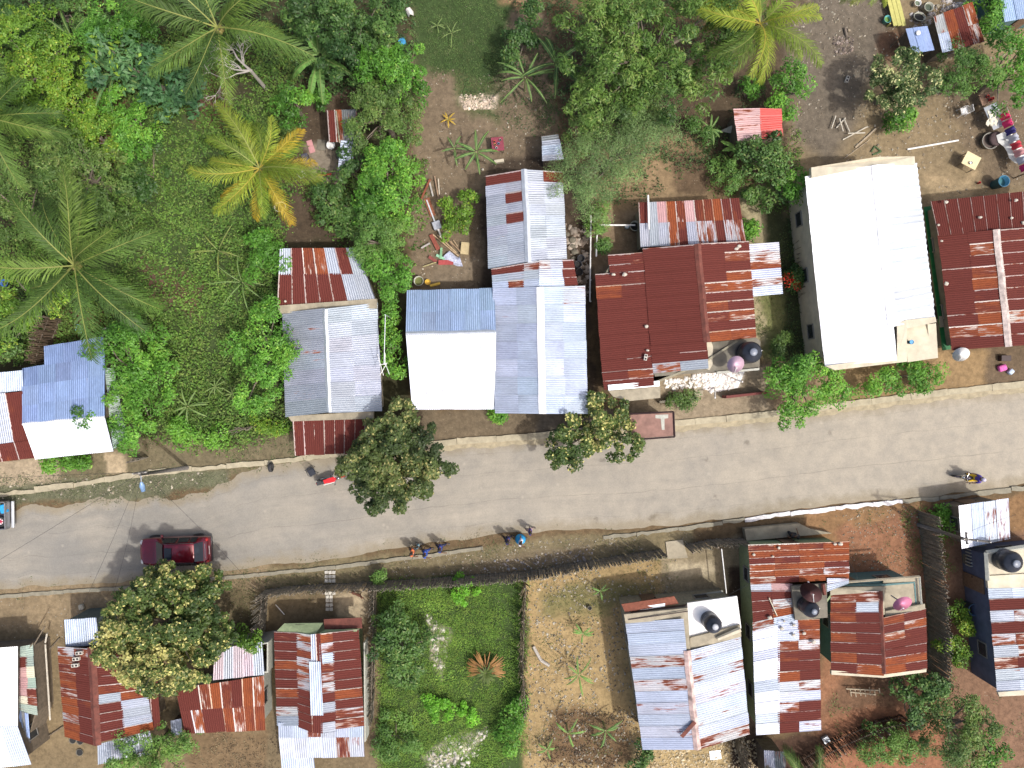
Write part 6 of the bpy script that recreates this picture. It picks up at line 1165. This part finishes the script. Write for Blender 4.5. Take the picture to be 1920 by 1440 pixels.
sheet_cloth([(836,476),(842,482),(850,486),(858,490),(864,488)], M("blue_white_rag", (.42,.45,.58), .9, var=.5, scale=9), 'blue and white rags at the foot of the scrap heap', .35, 'rags', .3)
box_thing('grey_board', 566, 327, (.5,.45,.05), .5, PLW, 'loose grey board in the small yard by yellowing palm', 'board'); box_thing('pink_board', 583, 275, (.35,.8,.05), .3, M("pinkboard", (.45,.22,.22), .7), 'faded pink board beside the yellowing palm', 'board'); box_thing('metal_sheet', 603, 272, (.55,.65,.05), -.1, CONCD, 'dark grey metal panel in the small yard', 'panel')
box_thing('storage_box', 576, 302, (.4,.7,.4), .3, M("navy_box", (.06,.06,.08), .6), 'dark box at the west side of the small yard', 'box'); rods('red_handled_tool', [((594,329,.1),(622,326,.1))], .06, M("red_tool", (.45,.04,.04), .5), 'red-handled tool on the small yard floor', 'tool')
box_thing('plastic_chair_seat', 754, 79, (.45,.4,.12), .2, PLB_, 'blue plastic crate at the edge of the north clearing', 'crate')
sheet_cloth([(764,14),(768,20),(770,27)], M("wh2", (.6,.58,.54), .9), 'white rag caught at the edge of the dark olive tree', .5, 'rag', .18)
rods('timber_pole', [((88,1188,1.2),(85,1145 + 60,1.2)), ((85,1208,.9),(94,1350,.9))], .05, TIMW, 'long pale timber pole between the two lower-left houses', 'pole'); box_thing('black_seat', 64, 1374, (.45,.5,.4), .3, DK, 'black seat beside the faded lower-left roof', 'seat')
for k, (a, b) in enumerate((((60,1215),(84,1175)), ((30,1250),(62,1205)), ((92,1218),(112,1196)), ((80,1387),(118,1362)))): rods('dark_pole', [((*a, 1.6 if k < 2 else .1), (*b, 1.9 if k < 2 else .1))], .04, WOODW, ('dark pole leaning up behind the faded side roof', 'dark pole jutting over the white metal roof', 'dark stick lying before the rust gable', 'thin dark stick across the alley')[k], 'pole')
box_thing('white_sack', 155, 1137, (.3,.35,.25), .2, CONCL, 'small white sack beside the bright zinc porch', 'sack', bevel=.08)
box_thing('metal_sheet', 1341, 1415, (.7,.55,.05), .1, ZCAP, 'loose zinc sheet on the gravel below the striped house', 'metal sheet'); box_thing('metal_basin', 1547, 1385, (.4,.4,.2), .5, ZCAP, 'grey metal box near the dark brushwood fence', 'box')
lb_ = MB()
for k in range(7): lb_.box(W(1595 + k * 9, 1298 - k * .5 + (k % 2) * 2, .25), (.05, .5 if k < 5 else .3, .05), .15)
lb_.box(W(1618,1293,.3), (2.1,.07,.06), -.05).box(W(1618,1300,.3), (1.6,.07,.06), -.1); c = W(1618,1298); tag(lb_.build('wooden_ladder', TIM, loc=(c.x, c.y, 0)), 'broken wooden ladder on the red soil below the dark gable', 'ladder')
rods('log', [((1000,1212,.1),(1014,1238,.1)), ((1014,1238,.1),(1030,1248,.1))], .10, DEADW, 'bent grey log by the dead-stick fence', 'log')
rods('green_hose', [((1633,285,.04),(1640,274,.04)), ((1640,274,.04),(1652,284,.04)), ((1652,284,.04),(1636,290,.04))], .06, M("green_cloth", (.06,.10,.04), .9), 'dark green crumpled tarp near the white house parapet', 'tarp')
box_thing('red_flower_pot', 1490, 530, (.01,.01,.01), 0, DK, 'x y z w', 'pot') if 0 else None
# red flowering shrub
rc = thing('flowering_shrub', W(1490,532), 'shrub with bright red flowers between two houses', 'shrub'); foliage('foliage', 'dark', [(1490,530,16),(1495,515,12)], .2, 1.6, rc, 77)
VEG['redf'] = ((.45,.02,.015),(.60,.03,.02),(.65,.05,.03),(.6,.05,.04),.1,.10,.07,.3,1.5,26); tag(foliage('flowers', 'redf', [(1490,530,16)], .9, 1.75, rc, 78)[0], kind='stuff')
box_thing('dark_heap', 1876, 690, (.5,.4,.3), .3, M("pink_bag", (.55,.10,.34), .7, var=.35, scale=9), 'bright pink bag in the shade by the road', 'bag', bevel=.1); box_thing('pale_bag', 1892, 697, (.35,.3,.28), .8, M("pale_blue_bag", (.42,.5,.6), .7, var=.3, scale=9), 'pale blue bag next to the bright pink bag', 'bag', bevel=.08); box_thing('dark_crate', 1880, 672, (.6,.35,.35), 0, KD, 'dark crate in the shade before the wide rust house', 'crate')
# antenna
an = W(722,590,4.0); at_ = thing('tv_antenna', (an.x, an.y, 0), 'spindly white television antenna over the narrow shrub', 'antenna'); MB().tube([(an.x, an.y, 0), (an.x, an.y, 4.0)], .03, 6).build('mast', ZCAP, at_)
m_ = MB(); 
for a, b in (((708,664),(719,704)), ((722,662),(722,684)), ((711,684),(724,682)), ((712,704),(726,680)), ((722,680),(730,702))): m_.tube([W(*a, 4.0), W(*b, 4.0)], .018, 5)
m_.build('rods', WP, at_); an2 = W(720,684,4.0); MB().tube([(an.x, an.y, 3.9), tuple(an2)], .02, 5).build('boom', ZCAP, at_)
rods('white_pipe', [((1215,366,2.75),(1217,430,2.75))], .06, WP, 'white pipe laid across the back shed roof', 'pipe'); rods('white_flue', [((1515,1112 - 22,3.15),(1521,1101,3.15))], .05, WP, 'short pale stick beside the dark round lid', 'stick'); rods('roof_stick', [((1442,1121,2.95),(1457,1155,2.95))], .035, CONCL, 'pale stick lying on the L-shaped house roof', 'stick')
rods('rusty_pipe', [((1543,1095,3.3),(1546,1115,3.3))], .12, RCAP, 'rusty drum section on the tank platform edge', 'pipe')
# ------------------------------------------------------------------ utility poles and wires
PW = M("pole_wood", (.12,.11,.10), .85, var=.3)
def upole(base, top, h, label, arms, lamp=None):
    A = W(*base); B = W(*top, h); root = thing('utility_pole', (A.x, A.y, 0), label, 'utility pole', 'utility poles'); MB().tube([A, B], [.13, .09], 10).build('pole', PW, root, smooth=True)
    for a, b, z in arms: MB().tube([W(*a, z), W(*b, z)], .06, 4).build('crossarm', PW, root)
    if lamp:
        a, b, z = lamp; MB().tube([W(*a, z), W(*b, z)], .03, 6).build('lamp_arm', ZCAP, root); L0, L1 = W(*b, z), W(b[0] + 4, b[1] + 18, z); MB().tube([L0, L0.lerp(L1, .4), L1], [.07, .15, .11], 8).build('lamp_head', M("lamp_blue", (.20,.32,.50), .35), root, smooth=True)
    ins = MB(); 
    for a, b, z in arms:
        for f in (.05, .5, .95): p = W(*a, z).lerp(W(*b, z), f); ins.lathe(p + Vector((0, 0, .05)), [(.04,0),(.05,.05),(.03,.12)], 8)
    ins.build('insulators', M("insulator", (.35,.33,.3), .3), root); return root
upole((352,877),(262,889),6.0,'tarred utility pole with a blue street lamp on the north verge',[((250,888),(276,885),5.9)],((264,890),(265,904),5.6))
upole((1722,984),(1812,1012),5.2,'slim utility pole with long crossarm crossing the zinc shed',[((1802,1010),(1857,1016),5.1),((1811,998),(1813,1020),5.0)])
def wire(a, b, sag, label, r=.008, n=14):
    A, B = W(*a), W(*b); pts = [A.lerp(B, i / n) - Vector((0, 0, sag * 4 * (i / n) * (1 - i / n))) for i in range(n + 1)]; return tag(MB().tube(pts, r, 4).build('wire', RUB, loc=tuple(A)), label, 'wire', 'overhead wires')
wire((263,886,5.9),(-60,1085,4.5),.3,'service wire running southwest from the lamp pole'); wire((264,888,5.9),(205,1110 + 30,3.2),.3,'service wire crossing the road toward the zinc porch'); wire((262,888,5.9),(140,1165,2.6),.25,'service wire reaching the bright zinc porch roof')
wire((266,886,5.9),(480,1105,3.0),.3,'service wire passing over the parked red car'); wire((262,886,6.0),(-200,905,6.2),.3,'main wire running west from the lamp pole'); wire((266,886,6.0),(1806,1008,5.2),.9,'long main wire following the road between the poles') if 0 else None
wire((1852,1014,5.1),(2050,990,5.5),.2,'main wire leaving the slim pole eastward'); wire((1806,1010,5.1),(1722,990 - 6,3.9),.1,'short stay wire beside the slim pole') if 0 else None; wire((1810,1000,5.0),(1905,965,3.0),.1,'drop wire over the white and zinc shed roof')
wire((1591,1050,2.9),(1618,1100,2.9),.05,'thin wire from the orange rust roof to the next house'); wire((1362,1118,3.0),(1404,1096,3.0),.05,'thin wire between the tank house and L-shaped house')
# ------------------------------------------------------------------ car
CARP = M("dark_red_paint", (.16,.006,.018), .25, .35, var=.05); CARP.node_tree.nodes["Principled BSDF"].inputs['Coat Weight'].default_value = .8; CG = M("car_glass", (.015,.02,.028), .08, var=.05); CT = M("car_trim", (.03,.03,.032), .5)
def car():
    root = thing('parked_car', (0, 0, 0), 'dark red estate car parked half under the almond tree', 'car')
    # cross sections along x (front at -x): (x, half width, z sill, z belt, z roof or None, roof half width)
    Ls = [(-2.16,.62,.35,.55,.60,.50),(-2.10,.74,.25,.62,.68,.62),(-1.9,.82,.20,.70,.78,.70),(-1.35,.86,.18,.80,.88,.72),(-.95,.87,.18,.86,.95,.70),(-.35,.88,.18,.90,1.42,.58),(.1,.88,.18,.92,1.49,.60),(.9,.88,.18,.93,1.50,.60),(1.5,.87,.18,.93,1.46,.59),(1.95,.85,.20,.92,.99,.62),(2.1,.80,.25,.80,.86,.62),(2.17,.70,.35,.6,.66,.52)]
    vs = []
    for x, hw, z0, zb, zr, rw in Ls:
        ring = [(-hw * .9, z0), (-hw, z0 + .18), (-hw, zb - .08), (-hw * .96, zb), (-rw, zr - .03), (-rw * .85, zr), (0, zr + .025), (rw * .85, zr), (rw, zr - .03), (hw * .96, zb), (hw, zb - .08), (hw, z0 + .18), (hw * .9, z0)]
        vs += [(x, y, z) for y, z in ring]
    m = 13; fs = [(i * m + j, i * m + j + 1, (i + 1) * m + j + 1, (i + 1) * m + j) for i in range(len(Ls) - 1) for j in range(m - 1)] + [(i * m + m - 1, i * m, (i + 1) * m, (i + 1) * m + m - 1) for i in range(len(Ls) - 1)]
    fs += [tuple(range(m)), tuple(range((len(Ls) - 1) * m, len(Ls) * m))[::-1]]
    b = MB().add(vs, fs).build('body', CARP, root, smooth=True); md = b.modifiers.new('s', 'SUBSURF'); md.levels = md.render_levels = 2
    def quad(name, pts, mat, th=.012): o = MB().add(pts, [(0, 1, 2, 3)]).build(name, mat, root); md = o.modifiers.new('t', 'SOLIDIFY'); md.thickness = th; md.offset = 0; return o
    quad('windscreen', [(-.98,-.68,.985),(-.98,.68,.985),(-.42,.56,1.41),(-.42,-.56,1.41)], CG, .03); quad('rear_window', [(1.52,-.54,1.455),(1.52,.54,1.455),(1.90,.58,1.06),(1.90,-.58,1.06)], CG, .03)
    for s_ in (-1, 1):
        for x0, x1 in ((-.45,.38),(.44,1.12),(1.18,1.6)): quad('side_window', [(x0 - (.2 if x0 < 0 else 0), s_ * .862, .97),(x1, s_ * .862, .97),(x1 - .03, s_ * .645, 1.37),(x0 + .05, s_ * .645, 1.37)], CG, .02)
        MB().tube([(-.35, s_ * .62, 1.49), (0, s_ * .60, 1.535), (1.35, s_ * .60, 1.525), (1.5, s_ * .60, 1.48)], .02, 6).build('roof_rail', CT, root)
        MB().ell((-.62, s_ * .98, .98), (.09, .11, .08), 10, 6).build('mirror', CARP, root, smooth=True); MB().ell((-2.02, s_ * .58, .66), (.12, .17, .06), 10, 6).build('headlight', M("headlight_glass", (.5,.5,.5), .1), root, smooth=True)
        MB().ell((2.05, s_ * .68, .86), (.09, .12, .14), 10, 6).build('tail_light', M("tail_light", (.35,.02,.02), .2), root, smooth=True)
        for x in (-1.38, 1.32):
            w = tyre_mb(Vector((x, s_ * .80, .31)), .31, .2, Matrix.Rotation(math.pi / 2, 3, 'X')).build('wheel', RUB, root, smooth=True); MB().lathe((x, s_ * .80, .31), [(.19, -.07), (.2, .07)], 16, Matrix.Rotation(math.pi / 2, 3, 'X')).build('rim', ZCAP, w)
    MB().box((-.05, 0, 1.515), (.45, .7, .02), 0).build('sunroof', CG, root, bevel=.01); MB().box((2.17, 0, .42), (.08, 1.5, .16), 0).build('bumper', CT, root, bevel=.03); MB().box((-2.15, 0, .40), (.08, 1.4, .14), 0).build('bumper', CT, root, bevel=.03)
    MB().box((2.14, 0, .72), (.03, .5, .11), 0).build('number_plate', WP, root); MB().box((1.98, 0, .99), (.03, .9, .02), 0).build('chrome_strip', ZCAP, root); MB().tube([(-.93, -.3, 1.0), (-.7, .1, 1.17)], .012, 4).build('wiper', CT, root)
    return root
ca = car(); c = W(338, 1028, .0); ca.location = (c.x, c.y, .03); ca.rotation_euler.z = math.radians(2)
# pickup at west edge
def pickup():
    root = thing('pickup_truck', (0, 0, 0), 'pickup bed loaded with blue bag and spare wheel at the west edge', 'pickup'); GR = M("grey_truck_paint", (.17,.17,.18), .4, .3); DKB = M("bed_liner", (.035,.035,.05), .7)
    MB().box((0, 0, .62), (2.3, 1.6, .08), 0).build('bed_floor', DKB, root)
    for nm, c_, d in (('side_panel', (0, .82, .82), (2.3, .07, .5)), ('side_panel', (0, -.82, .82), (2.3, .07, .5)), ('tailgate', (1.15, 0, .80), (.07, 1.6, .48)), ('cab_panel', (-1.15, 0, .95), (.07, 1.6, .7))): MB().box(c_, d, 0).build(nm, GR, root, bevel=.015)
    MB().box((1.30, 0, .5), (.16, 1.64, .14), 0).build('bumper', ZCAP, root, bevel=.03)
    vs = []; Ls = [(-1.2,.80,.35,1.0,1.45,.64),(-1.9,.82,.35,1.0,1.5,.66),(-2.5,.82,.35,1.0,1.42,.62),(-3.0,.82,.35,.98,1.02,.7),(-3.9,.78,.35,.85,.9,.66)]
    for x, hw, z0, zb, zr, rw in Ls: vs += [(x, y, z) for y, z in ((-hw, z0), (-hw, zb), (-rw, zr), (0, zr + .03), (rw, zr), (hw, zb), (hw, z0))]
    MB().add(vs, [(i * 7 + j, i * 7 + j + 1, (i + 1) * 7 + j + 1, (i + 1) * 7 + j) for i in range(4) for j in range(6)] + [tuple(range(7)), tuple(range(28, 35))[::-1]]).build('cab', GR, root, bevel=.04)
    for x in (.45, -3.1):
        for s_ in (-1, 1): w = tyre_mb(Vector((x, s_ * .74, .34)), .34, .22, Matrix.Rotation(math.pi / 2, 3, 'X')).build('wheel', RUB, root, smooth=True)
    return root
pk = pickup(); c = W(0, 962, .0); pk.location = (c.x - .12, c.y, .03); pk.rotation_euler.z = math.radians(1); PX = pk.location
sp = thing('spare_wheel', (PX.x + .75, PX.y - .38, .69), 'spare wheel with red hub lying in the pickup bed', 'wheel'); L_ = sp.location
tyre_mb(Vector(L_) + Vector((0, 0, .1)), .33, .2).build('tyre', RUB, sp, smooth=True); rm = MB().lathe(Vector(L_) + Vector((0, 0, .08)), [(.20,0),(.2,.06),(.03,.05)], 20).build('rim', M("wheel_white", (.7,.68,.68), .4), sp); st = MB()
for k in range(5): a = k * 1.2566; st.tube([Vector(L_) + Vector((0, 0, .15)), Vector(L_) + Vector((.15 * math.cos(a), .15 * math.sin(a), .15))], [.06, .03], 5)
st.build('hub', M("hub_red", (.40,.02,.07), .4), sp)
for nm, dx, dy, d, cc, lb in (('blue_sack', .95, .42, (.42,.55,.3), (.02,.30,.62), 'bright blue sack in the pickup bed'), ('red_bundle', .35, .30, (.5,.4,.28), (.42,.14,.13), 'reddish round bundle in the pickup bed'), ('cardboard', .2, -.3, (.5,.6,.2), (.5,.4,.27), 'tan cardboard in the pickup bed'), ('green_bundle', .5, .58, (.5,.25,.2), (.14,.24,.10), 'green bundle along the pickup side')):
    tag(MB().box((PX.x + dx, PX.y + dy, .67 + d[2] / 2), d, .3).build(nm, M(nm + "_m", cc, .7, var=.25, scale=9), loc=(PX.x + dx, PX.y + dy, .67), bevel=.09), lb, 'sack')
# ------------------------------------------------------------------ motorcycles
def motorcycle(label, paint, loc, rz, extra=None):
    root = thing('motorcycle', (0, 0, 0), label, 'motorcycle'); Rx = Matrix.Rotation(math.pi / 2, 3, 'X'); P_ = M(paint[0], paint[1], .3); CH = M("chrome", (.6,.6,.6), .2, 1.0)
    for x, nm in ((-.62, 'front_wheel'), (.62, 'rear_wheel')):
        w = tyre_mb(Vector((x, 0, .30)), .30, .10, Rx).build(nm, RUB, root, smooth=True); sp_ = MB()
        for k in range(8): a = k * math.pi / 4; sp_.tube([(x, 0, .30), (x + .2 * math.cos(a), 0, .30 + .2 * math.sin(a))], .008, 4)
        sp_.build('spokes', CH, w)
    MB().tube([(-.62, 0, .62), (-.75, 0, .6), (-.86, 0, .5)], [.055, .06, .04], 8).build('mudguard', P_, root); MB().tube([(.62, 0, .63), (.82, 0, .58), (.95, 0, .45)], [.07, .08, .05], 8).build('mudguard', P_, root)
    for s_ in (-1, 1):
        MB().tube([(-.62, s_ * .07, .30), (-.42, s_ * .07, .88)], .022, 6).build('fork', CH, root); MB().tube([(-.38, s_ * .06, .95), (-.30, s_ * .30, 1.0), (-.22, s_ * .36, .98)], .016, 6).build('handlebar', CH, root)
        MB().tube([(-.32, s_ * .25, 1.0), (-.34, s_ * .30, 1.16)], .008, 4).ell((-.34, s_ * .30, 1.18), (.03, .05, .04), 8, 5).build('mirror', CT, root); MB().tube([(0, s_ * .08, .38), (.02, s_ * .28, .36)], .018, 5).build('foot_peg', CT, root)
    MB().tube([(-.42, 0, .82), (-.05, 0, .55), (.1, 0, .4), (.55, 0, .5), (.5, 0, .68), (-.1, 0, .70), (-.42, 0, .82)], .035, 6).build('frame', CT, root); MB().ell((-.02, 0, .42), (.20, .13, .17), 10, 8).build('engine', ZCAP, root, smooth=True)
    MB().ell((-.16, 0, .78), (.26, .15, .13), 14, 10).build('fuel_tank', P_, root, smooth=True); MB().tube([(.04, 0, .79), (.3, 0, .78), (.62, 0, .82), (.74, 0, .83)], [.12, .14, .13, .08], 10).build('seat', CT, root, smooth=True)
    MB().ell((-.55, 0, .86), (.10, .10, .11), 10, 8).build('headlight', CH, root, smooth=True); MB().tube([(.0, -.14, .30), (.5, -.17, .33), (.9, -.18, .38)], [.025, .04, .045], 8).build('exhaust', CH, root, smooth=True); MB().box((.90, 0, .62), (.05, .1, .07), 0).build('tail_light', M("tail_light", (.35,.02,.02), .2), root)
    for k, (c_, d, mt) in enumerate(extra or ()): MB().box(c_, d, 0).build(('rear_rack', 'tank_cover', 'side_trim', 'seat_cover')[k], mt, root, bevel=.02)
    root.location = loc; root.rotation_euler.z = rz; return root
M('red_moto_paint', (.62,.015,.02), .3); c = W(625, 897); motorcycle('bright red motorcycle parked by the kerb next to the dark almond tree', ('red_moto_paint', (.62,.015,.02)), (c.x, c.y, .03), math.radians(195), [((.66,0,.92),(.30,.24,.10),CT), ((-.1,0,.93),(.46,.30,.07),M('red_moto_paint')), ((.12,.19,.70),(.72,.05,.06),WP), ((.25,0,.90),(.25,.24,.05),M('red_moto_paint'))])
c = W(1806, 893); motorcycle('dark motorcycle ridden along the road toward the east end', ('dark_moto_paint', (.06,.05,.07)), (c.x, c.y, .03), math.radians(-4))
# ------------------------------------------------------------------ people
SKIN = M("brown_skin", (.13,.065,.038), .5, var=.06); HAIR = M("black_hair", (.012,.010,.009), .8)
def skin_mesh(name, J, E, mat, parent, lvl=1):
    """J: {key:(co, radius)}; E: edges by key; first key is the root"""
    keys = list(J); me = bpy.data.meshes.new(name); me.from_pydata([J[k][0] for k in keys], [(keys.index(a), keys.index(b)) for a, b in E], []); o = bpy.data.objects.new(name, me); COL.objects.link(o); o.parent = parent; me.materials.append(mat)
    md = o.modifiers.new('skin', 'SKIN'); md.use_smooth_shade = True
    for i, k in enumerate(keys):
        r = J[k][1]; me.skin_vertices[0].data[i].radius = r if isinstance(r, tuple) else (r, r)
        me.skin_vertices[0].data[i].use_root = (i == 0)
    s_ = o.modifiers.new('sub', 'SUBSURF'); s_.levels = s_.render_levels = lvl; return o
def person(loc, rz, label, shirt, legs, pose='walk', hair=None, stride=.22, height=1.0, hat=None, skirt=None, group='people walking along the road'):
    root = thing('person', (0, 0, 0), label, 'person', group); s_ = stride
    sit = pose == 'ride'; hz = .95 if not sit else .92
    J = {'pel': ((0, 0, hz), .125), 'waist': ((0, -.01, hz + .17), .115), 'chest': ((0, -.01 - (.03 if sit else 0), hz + .38), .14), 'neck': ((0, -.02, hz + .53), .055), 'headb': ((0, -.035, hz + .62), .075), 'head': ((0, -.03, hz + .72), .09), 'crown': ((0, -.02, hz + .79), .06)}; E = [('pel', 'waist'), ('waist', 'chest'), ('chest', 'neck'), ('neck', 'headb'), ('headb', 'head'), ('head', 'crown')]
    for sd, nm in ((-1, 'l'), (1, 'r')):
        f = sd * s_
        if sit: leg = [((sd * .10, -.02, .90), .085), ((sd * .20, -.38, .72), .06), ((sd * .20, -.22, .40), .045), ((sd * .20, -.20, .36), .035), ((sd * .20, -.34, .33), .03)]
        else: leg = [((sd * .09, 0, .88), .09), ((sd * .10, -f * .55, .50), .062), ((sd * .10, f * -1.0 + (.10 if f < 0 else 0), .10), .042), ((sd * .10, -f, .045), .04), ((sd * .11, -f - .15, .03), .03)]
        for q, (p, r) in zip(('hip', 'knee', 'ankle', 'heel', 'toe'), leg): J[nm + q] = (p, r)
        E += [('pel', nm + 'hip'), (nm + 'hip', nm + 'knee'), (nm + 'knee', nm + 'ankle'), (nm + 'ankle', nm + 'heel'), (nm + 'heel', nm + 'toe')]
        if sit: arm = [((sd * .18, -.04, hz + .46), .06), ((sd * .27, -.20, hz + .24), .045), ((sd * .30, -.48, hz + .12), .032), ((sd * .30, -.55, hz + .10), .035)]
        else: arm = [((sd * .18, -.01, hz + .45), .06), ((sd * .24, f * .45, hz + .18), .042), ((sd * .27, f * .9 - .08, hz - .05), .03), ((sd * .27, f * 1.0 - .12, hz - .13), .034)]
        for q, (p, r) in zip(('sho', 'elb', 'wri', 'palm'), arm): J[nm + q] = (p, r)
        E += [('chest', nm + 'sho'), (nm + 'sho', nm + 'elb'), (nm + 'elb', nm + 'wri'), (nm + 'wri', nm + 'palm')]; p = Vector(arm[3][0]); d = (Vector(arm[3][0]) - Vector(arm[2][0])).normalized()
        for k in range(4): q0 = p + Vector(((k - 1.5) * .018, 0, 0)) + d * .035; q1 = q0 + d * (.045 + .01 * (k in (1, 2))) + Vector((0, -.01, 0)); J['%sf%d' % (nm, k)] = (tuple(q0), .009); J['%sg%d' % (nm, k)] = (tuple(q1), .008); E += [(nm + 'palm', '%sf%d' % (nm, k)), ('%sf%d' % (nm, k), '%sg%d' % (nm, k))]
        th = p + Vector((-sd * .035, -.03, 0)) + d * .01; J[nm + 'th'] = (tuple(th), .010); J[nm + 'th2'] = (tuple(th + d * .03 + Vector((0, -.012, 0))), .008); E += [(nm + 'palm', nm + 'th'), (nm + 'th', nm + 'th2')]
    b = skin_mesh('body', J, E, SKIN, root)
    def g(k, dr=.0, off=(0, 0, 0)): return (tuple(Vector(J[k][0]) + Vector(off)), J[k][1] + dr)
    SH = M(shirt[0], shirt[1], .85, var=.12, scale=9); TR_ = M(legs[0], legs[1], .85, var=.12, scale=9)
    Js = {'pel': g('pel', .025, (0, 0, .02)), 'waist': g('waist', .03), 'chest': g('chest', .03), 'col': ((0, -.015, hz + .47), .09)}; Es = [('pel', 'waist'), ('waist', 'chest'), ('chest', 'col')]
    for nm in 'lr': Js[nm + 'sho'] = g(nm + 'sho', .022); Js[nm + 'elb'] = (tuple(Vector(J[nm + 'sho'][0]).lerp(Vector(J[nm + 'elb'][0]), .75)), .065); Es += [('chest', nm + 'sho'), (nm + 'sho', nm + 'elb')]
    skin_mesh('shirt', Js, Es, SH, root)
    if skirt: MB().lathe((0, 0, 0), [(.34, .42), (.29, .62), (.2, .9), (.16, 1.02)], 18).build('skirt', TR_, root, smooth=True)
    else:
        Jt = {'pel': g('pel', .02)}; Et = []
        for nm in 'lr': Jt[nm + 'hip'] = g(nm + 'hip', .02); Jt[nm + 'knee'] = g(nm + 'knee', .025); Jt[nm + 'a'] = (tuple(Vector(J[nm + 'knee'][0]).lerp(Vector(J[nm + 'ankle'][0]), .85)), .06); Et += [('pel', nm + 'hip'), (nm + 'hip', nm + 'knee'), (nm + 'knee', nm + 'a')]
        skin_mesh('trousers', Jt, Et, TR_, root)
    hz2 = hz + .74
    if hat: MB().ell((0, -.02, hz2 + .03), (.125, .14, .12), 14, 8).build('helmet' if sit else 'cap', M(hat[0], hat[1], .35), root, smooth=True)
    else: MB().ell((0, -.005, hz2 + .03), (.098, .11, .095), 14, 8).build('hair', HAIR, root, smooth=True)
    for sd in (-1, 1):
        MB().ell((sd * .035, -.125, hz2 - .02), (.014, .008, .01), 6, 4).build('eye', M("eye_white", (.7,.7,.68), .3), root); MB().ell((sd * .095, -.02, hz2 - .03), (.014, .03, .038), 6, 4).build('ear', SKIN, root); MB().box((sd * .11, (-.28 if sit else -(sd * s_) - .07), .03 if not sit else .30), (.10, .27, .06), 0).build('shoe', CT, root, bevel=.02) if not sit else None
    MB().ell((0, -.135, hz2 - .045), (.014, .022, .022), 6, 4).build('nose', SKIN, root); MB().box((0, -.122, hz2 - .095), (.05, .012, .012), 0).build('mouth', M("lips", (.16,.05,.045), .5), root)
    root.location = loc; root.rotation_euler.z = rz; root.scale = (height,) * 3; return root
def pp(px, py): c = W(px, py, .9); return (c.x, c.y, .03)
person(pp(774,1033), math.radians(75), 'person in an orange top walking by the south road edge', ('orange_shirt', (.62,.16,.05)), ('dark_trousers', (.05,.05,.06)))
person(pp(783,1025), math.radians(60), 'small child in pale teal beside the orange-topped person', ('teal_shirt', (.16,.34,.40)), ('light_shorts', (.35,.35,.32)), height=.62)
person(pp(798,1036), math.radians(80), 'person in bright royal blue behind the orange-topped person', ('royal_blue_shirt', (.03,.08,.38)), ('royal_trousers', (.03,.06,.25)))
person(pp(826,1026), math.radians(75), 'person in navy with pale collar, third of the west trio', ('navy_shirt', (.03,.05,.22)), ('navy_trousers', (.02,.025,.07)), stride=.28)
person(pp(952,1011), math.radians(70), 'person in very dark blue top, west one of the east trio', ('midnight_shirt', (.03,.03,.12)), ('midnight_trousers', (.02,.02,.03)))
person(pp(976,1014), math.radians(70), 'person in vivid sky-blue skirt and white top', ('white_top', (.62,.62,.66)), ('sky_blue_skirt', (.02,.36,.75)), skirt=True)
person(pp(994,996), math.radians(80), 'person in dark purple walking on the road ahead', ('dark_purple_shirt', (.06,.04,.16)), ('pinkish_trousers', (.40,.28,.28)), height=.85)
person(pp(1486,1003), math.radians(180), 'person dressed in black at the front of L-shaped rust house', ('black_shirt', (.02,.02,.025)), ('black_trousers', (.015,.015,.02)), group='people at their houses')
r_ = person((0, 0, 0), 0, 'rider in yellow shorts and purple shirt on the dark motorcycle', ('purple_shirt', (.08,.05,.30)), ('yellow_shorts', (.75,.48,.03)), pose='ride', hat=('pale_helmet', (.45,.42,.55)), group='people riding'); c = W(1812, 893); r_.location = (c.x, c.y, .0); r_.rotation_euler.z = math.radians(-94)
# dog on the yard of the green-fronted house
def dog(px, py, rz, label, col):
    root = thing('dog', (0, 0, 0), label, 'dog'); J = {'rump': ((.26, 0, .42), .085), 'belly': ((.08, 0, .41), .075), 'chest': ((-.16, 0, .43), .10), 'neck': ((-.30, 0, .54), .055), 'head': ((-.38, 0, .62), .06), 'muz': ((-.50, 0, .59), .03), 'tail1': ((.38, 0, .46), .022), 'tail2': ((.50, 0, .56), .014)}
    E = [('rump', 'belly'), ('belly', 'chest'), ('chest', 'neck'), ('neck', 'head'), ('head', 'muz'), ('rump', 'tail1'), ('tail1', 'tail2')]
    for s_, n in ((-1, 'l'), (1, 'r')):
        for k, p, r in (('fs', (-.18, s_ * .07, .36), .045), ('fk', (-.17, s_ * .07, .18), .025), ('fp', (-.19, s_ * .07, .03), .026), ('ht', (.24, s_ * .08, .34), .05), ('hk', (.19, s_ * .08, .24), .034), ('hh', (.31, s_ * .08, .14), .02), ('hp', (.27, s_ * .08, .03), .026), ('ear', (-.36, s_ * .05, .70), .015)): J[n + k] = (p, r)
        E += [('chest', n + 'fs'), (n + 'fs', n + 'fk'), (n + 'fk', n + 'fp'), ('rump', n + 'ht'), (n + 'ht', n + 'hk'), (n + 'hk', n + 'hh'), (n + 'hh', n + 'hp'), ('head', n + 'ear')]
    skin_mesh('body', J, E, M("dog_coat", col, .9, var=.2, scale=9), root); root.location = W(px, py); root.rotation_euler.z = rz
dog(672, 1111, math.radians(160), 'brown dog behind the paling fence on the pale patch', (.12,.05,.03))
rods('blue_tap_pipe', [((517,1134,.0),(533,1152,.6))], .03, WP, 'pale pipe stub in front of the green gable', 'pipe')
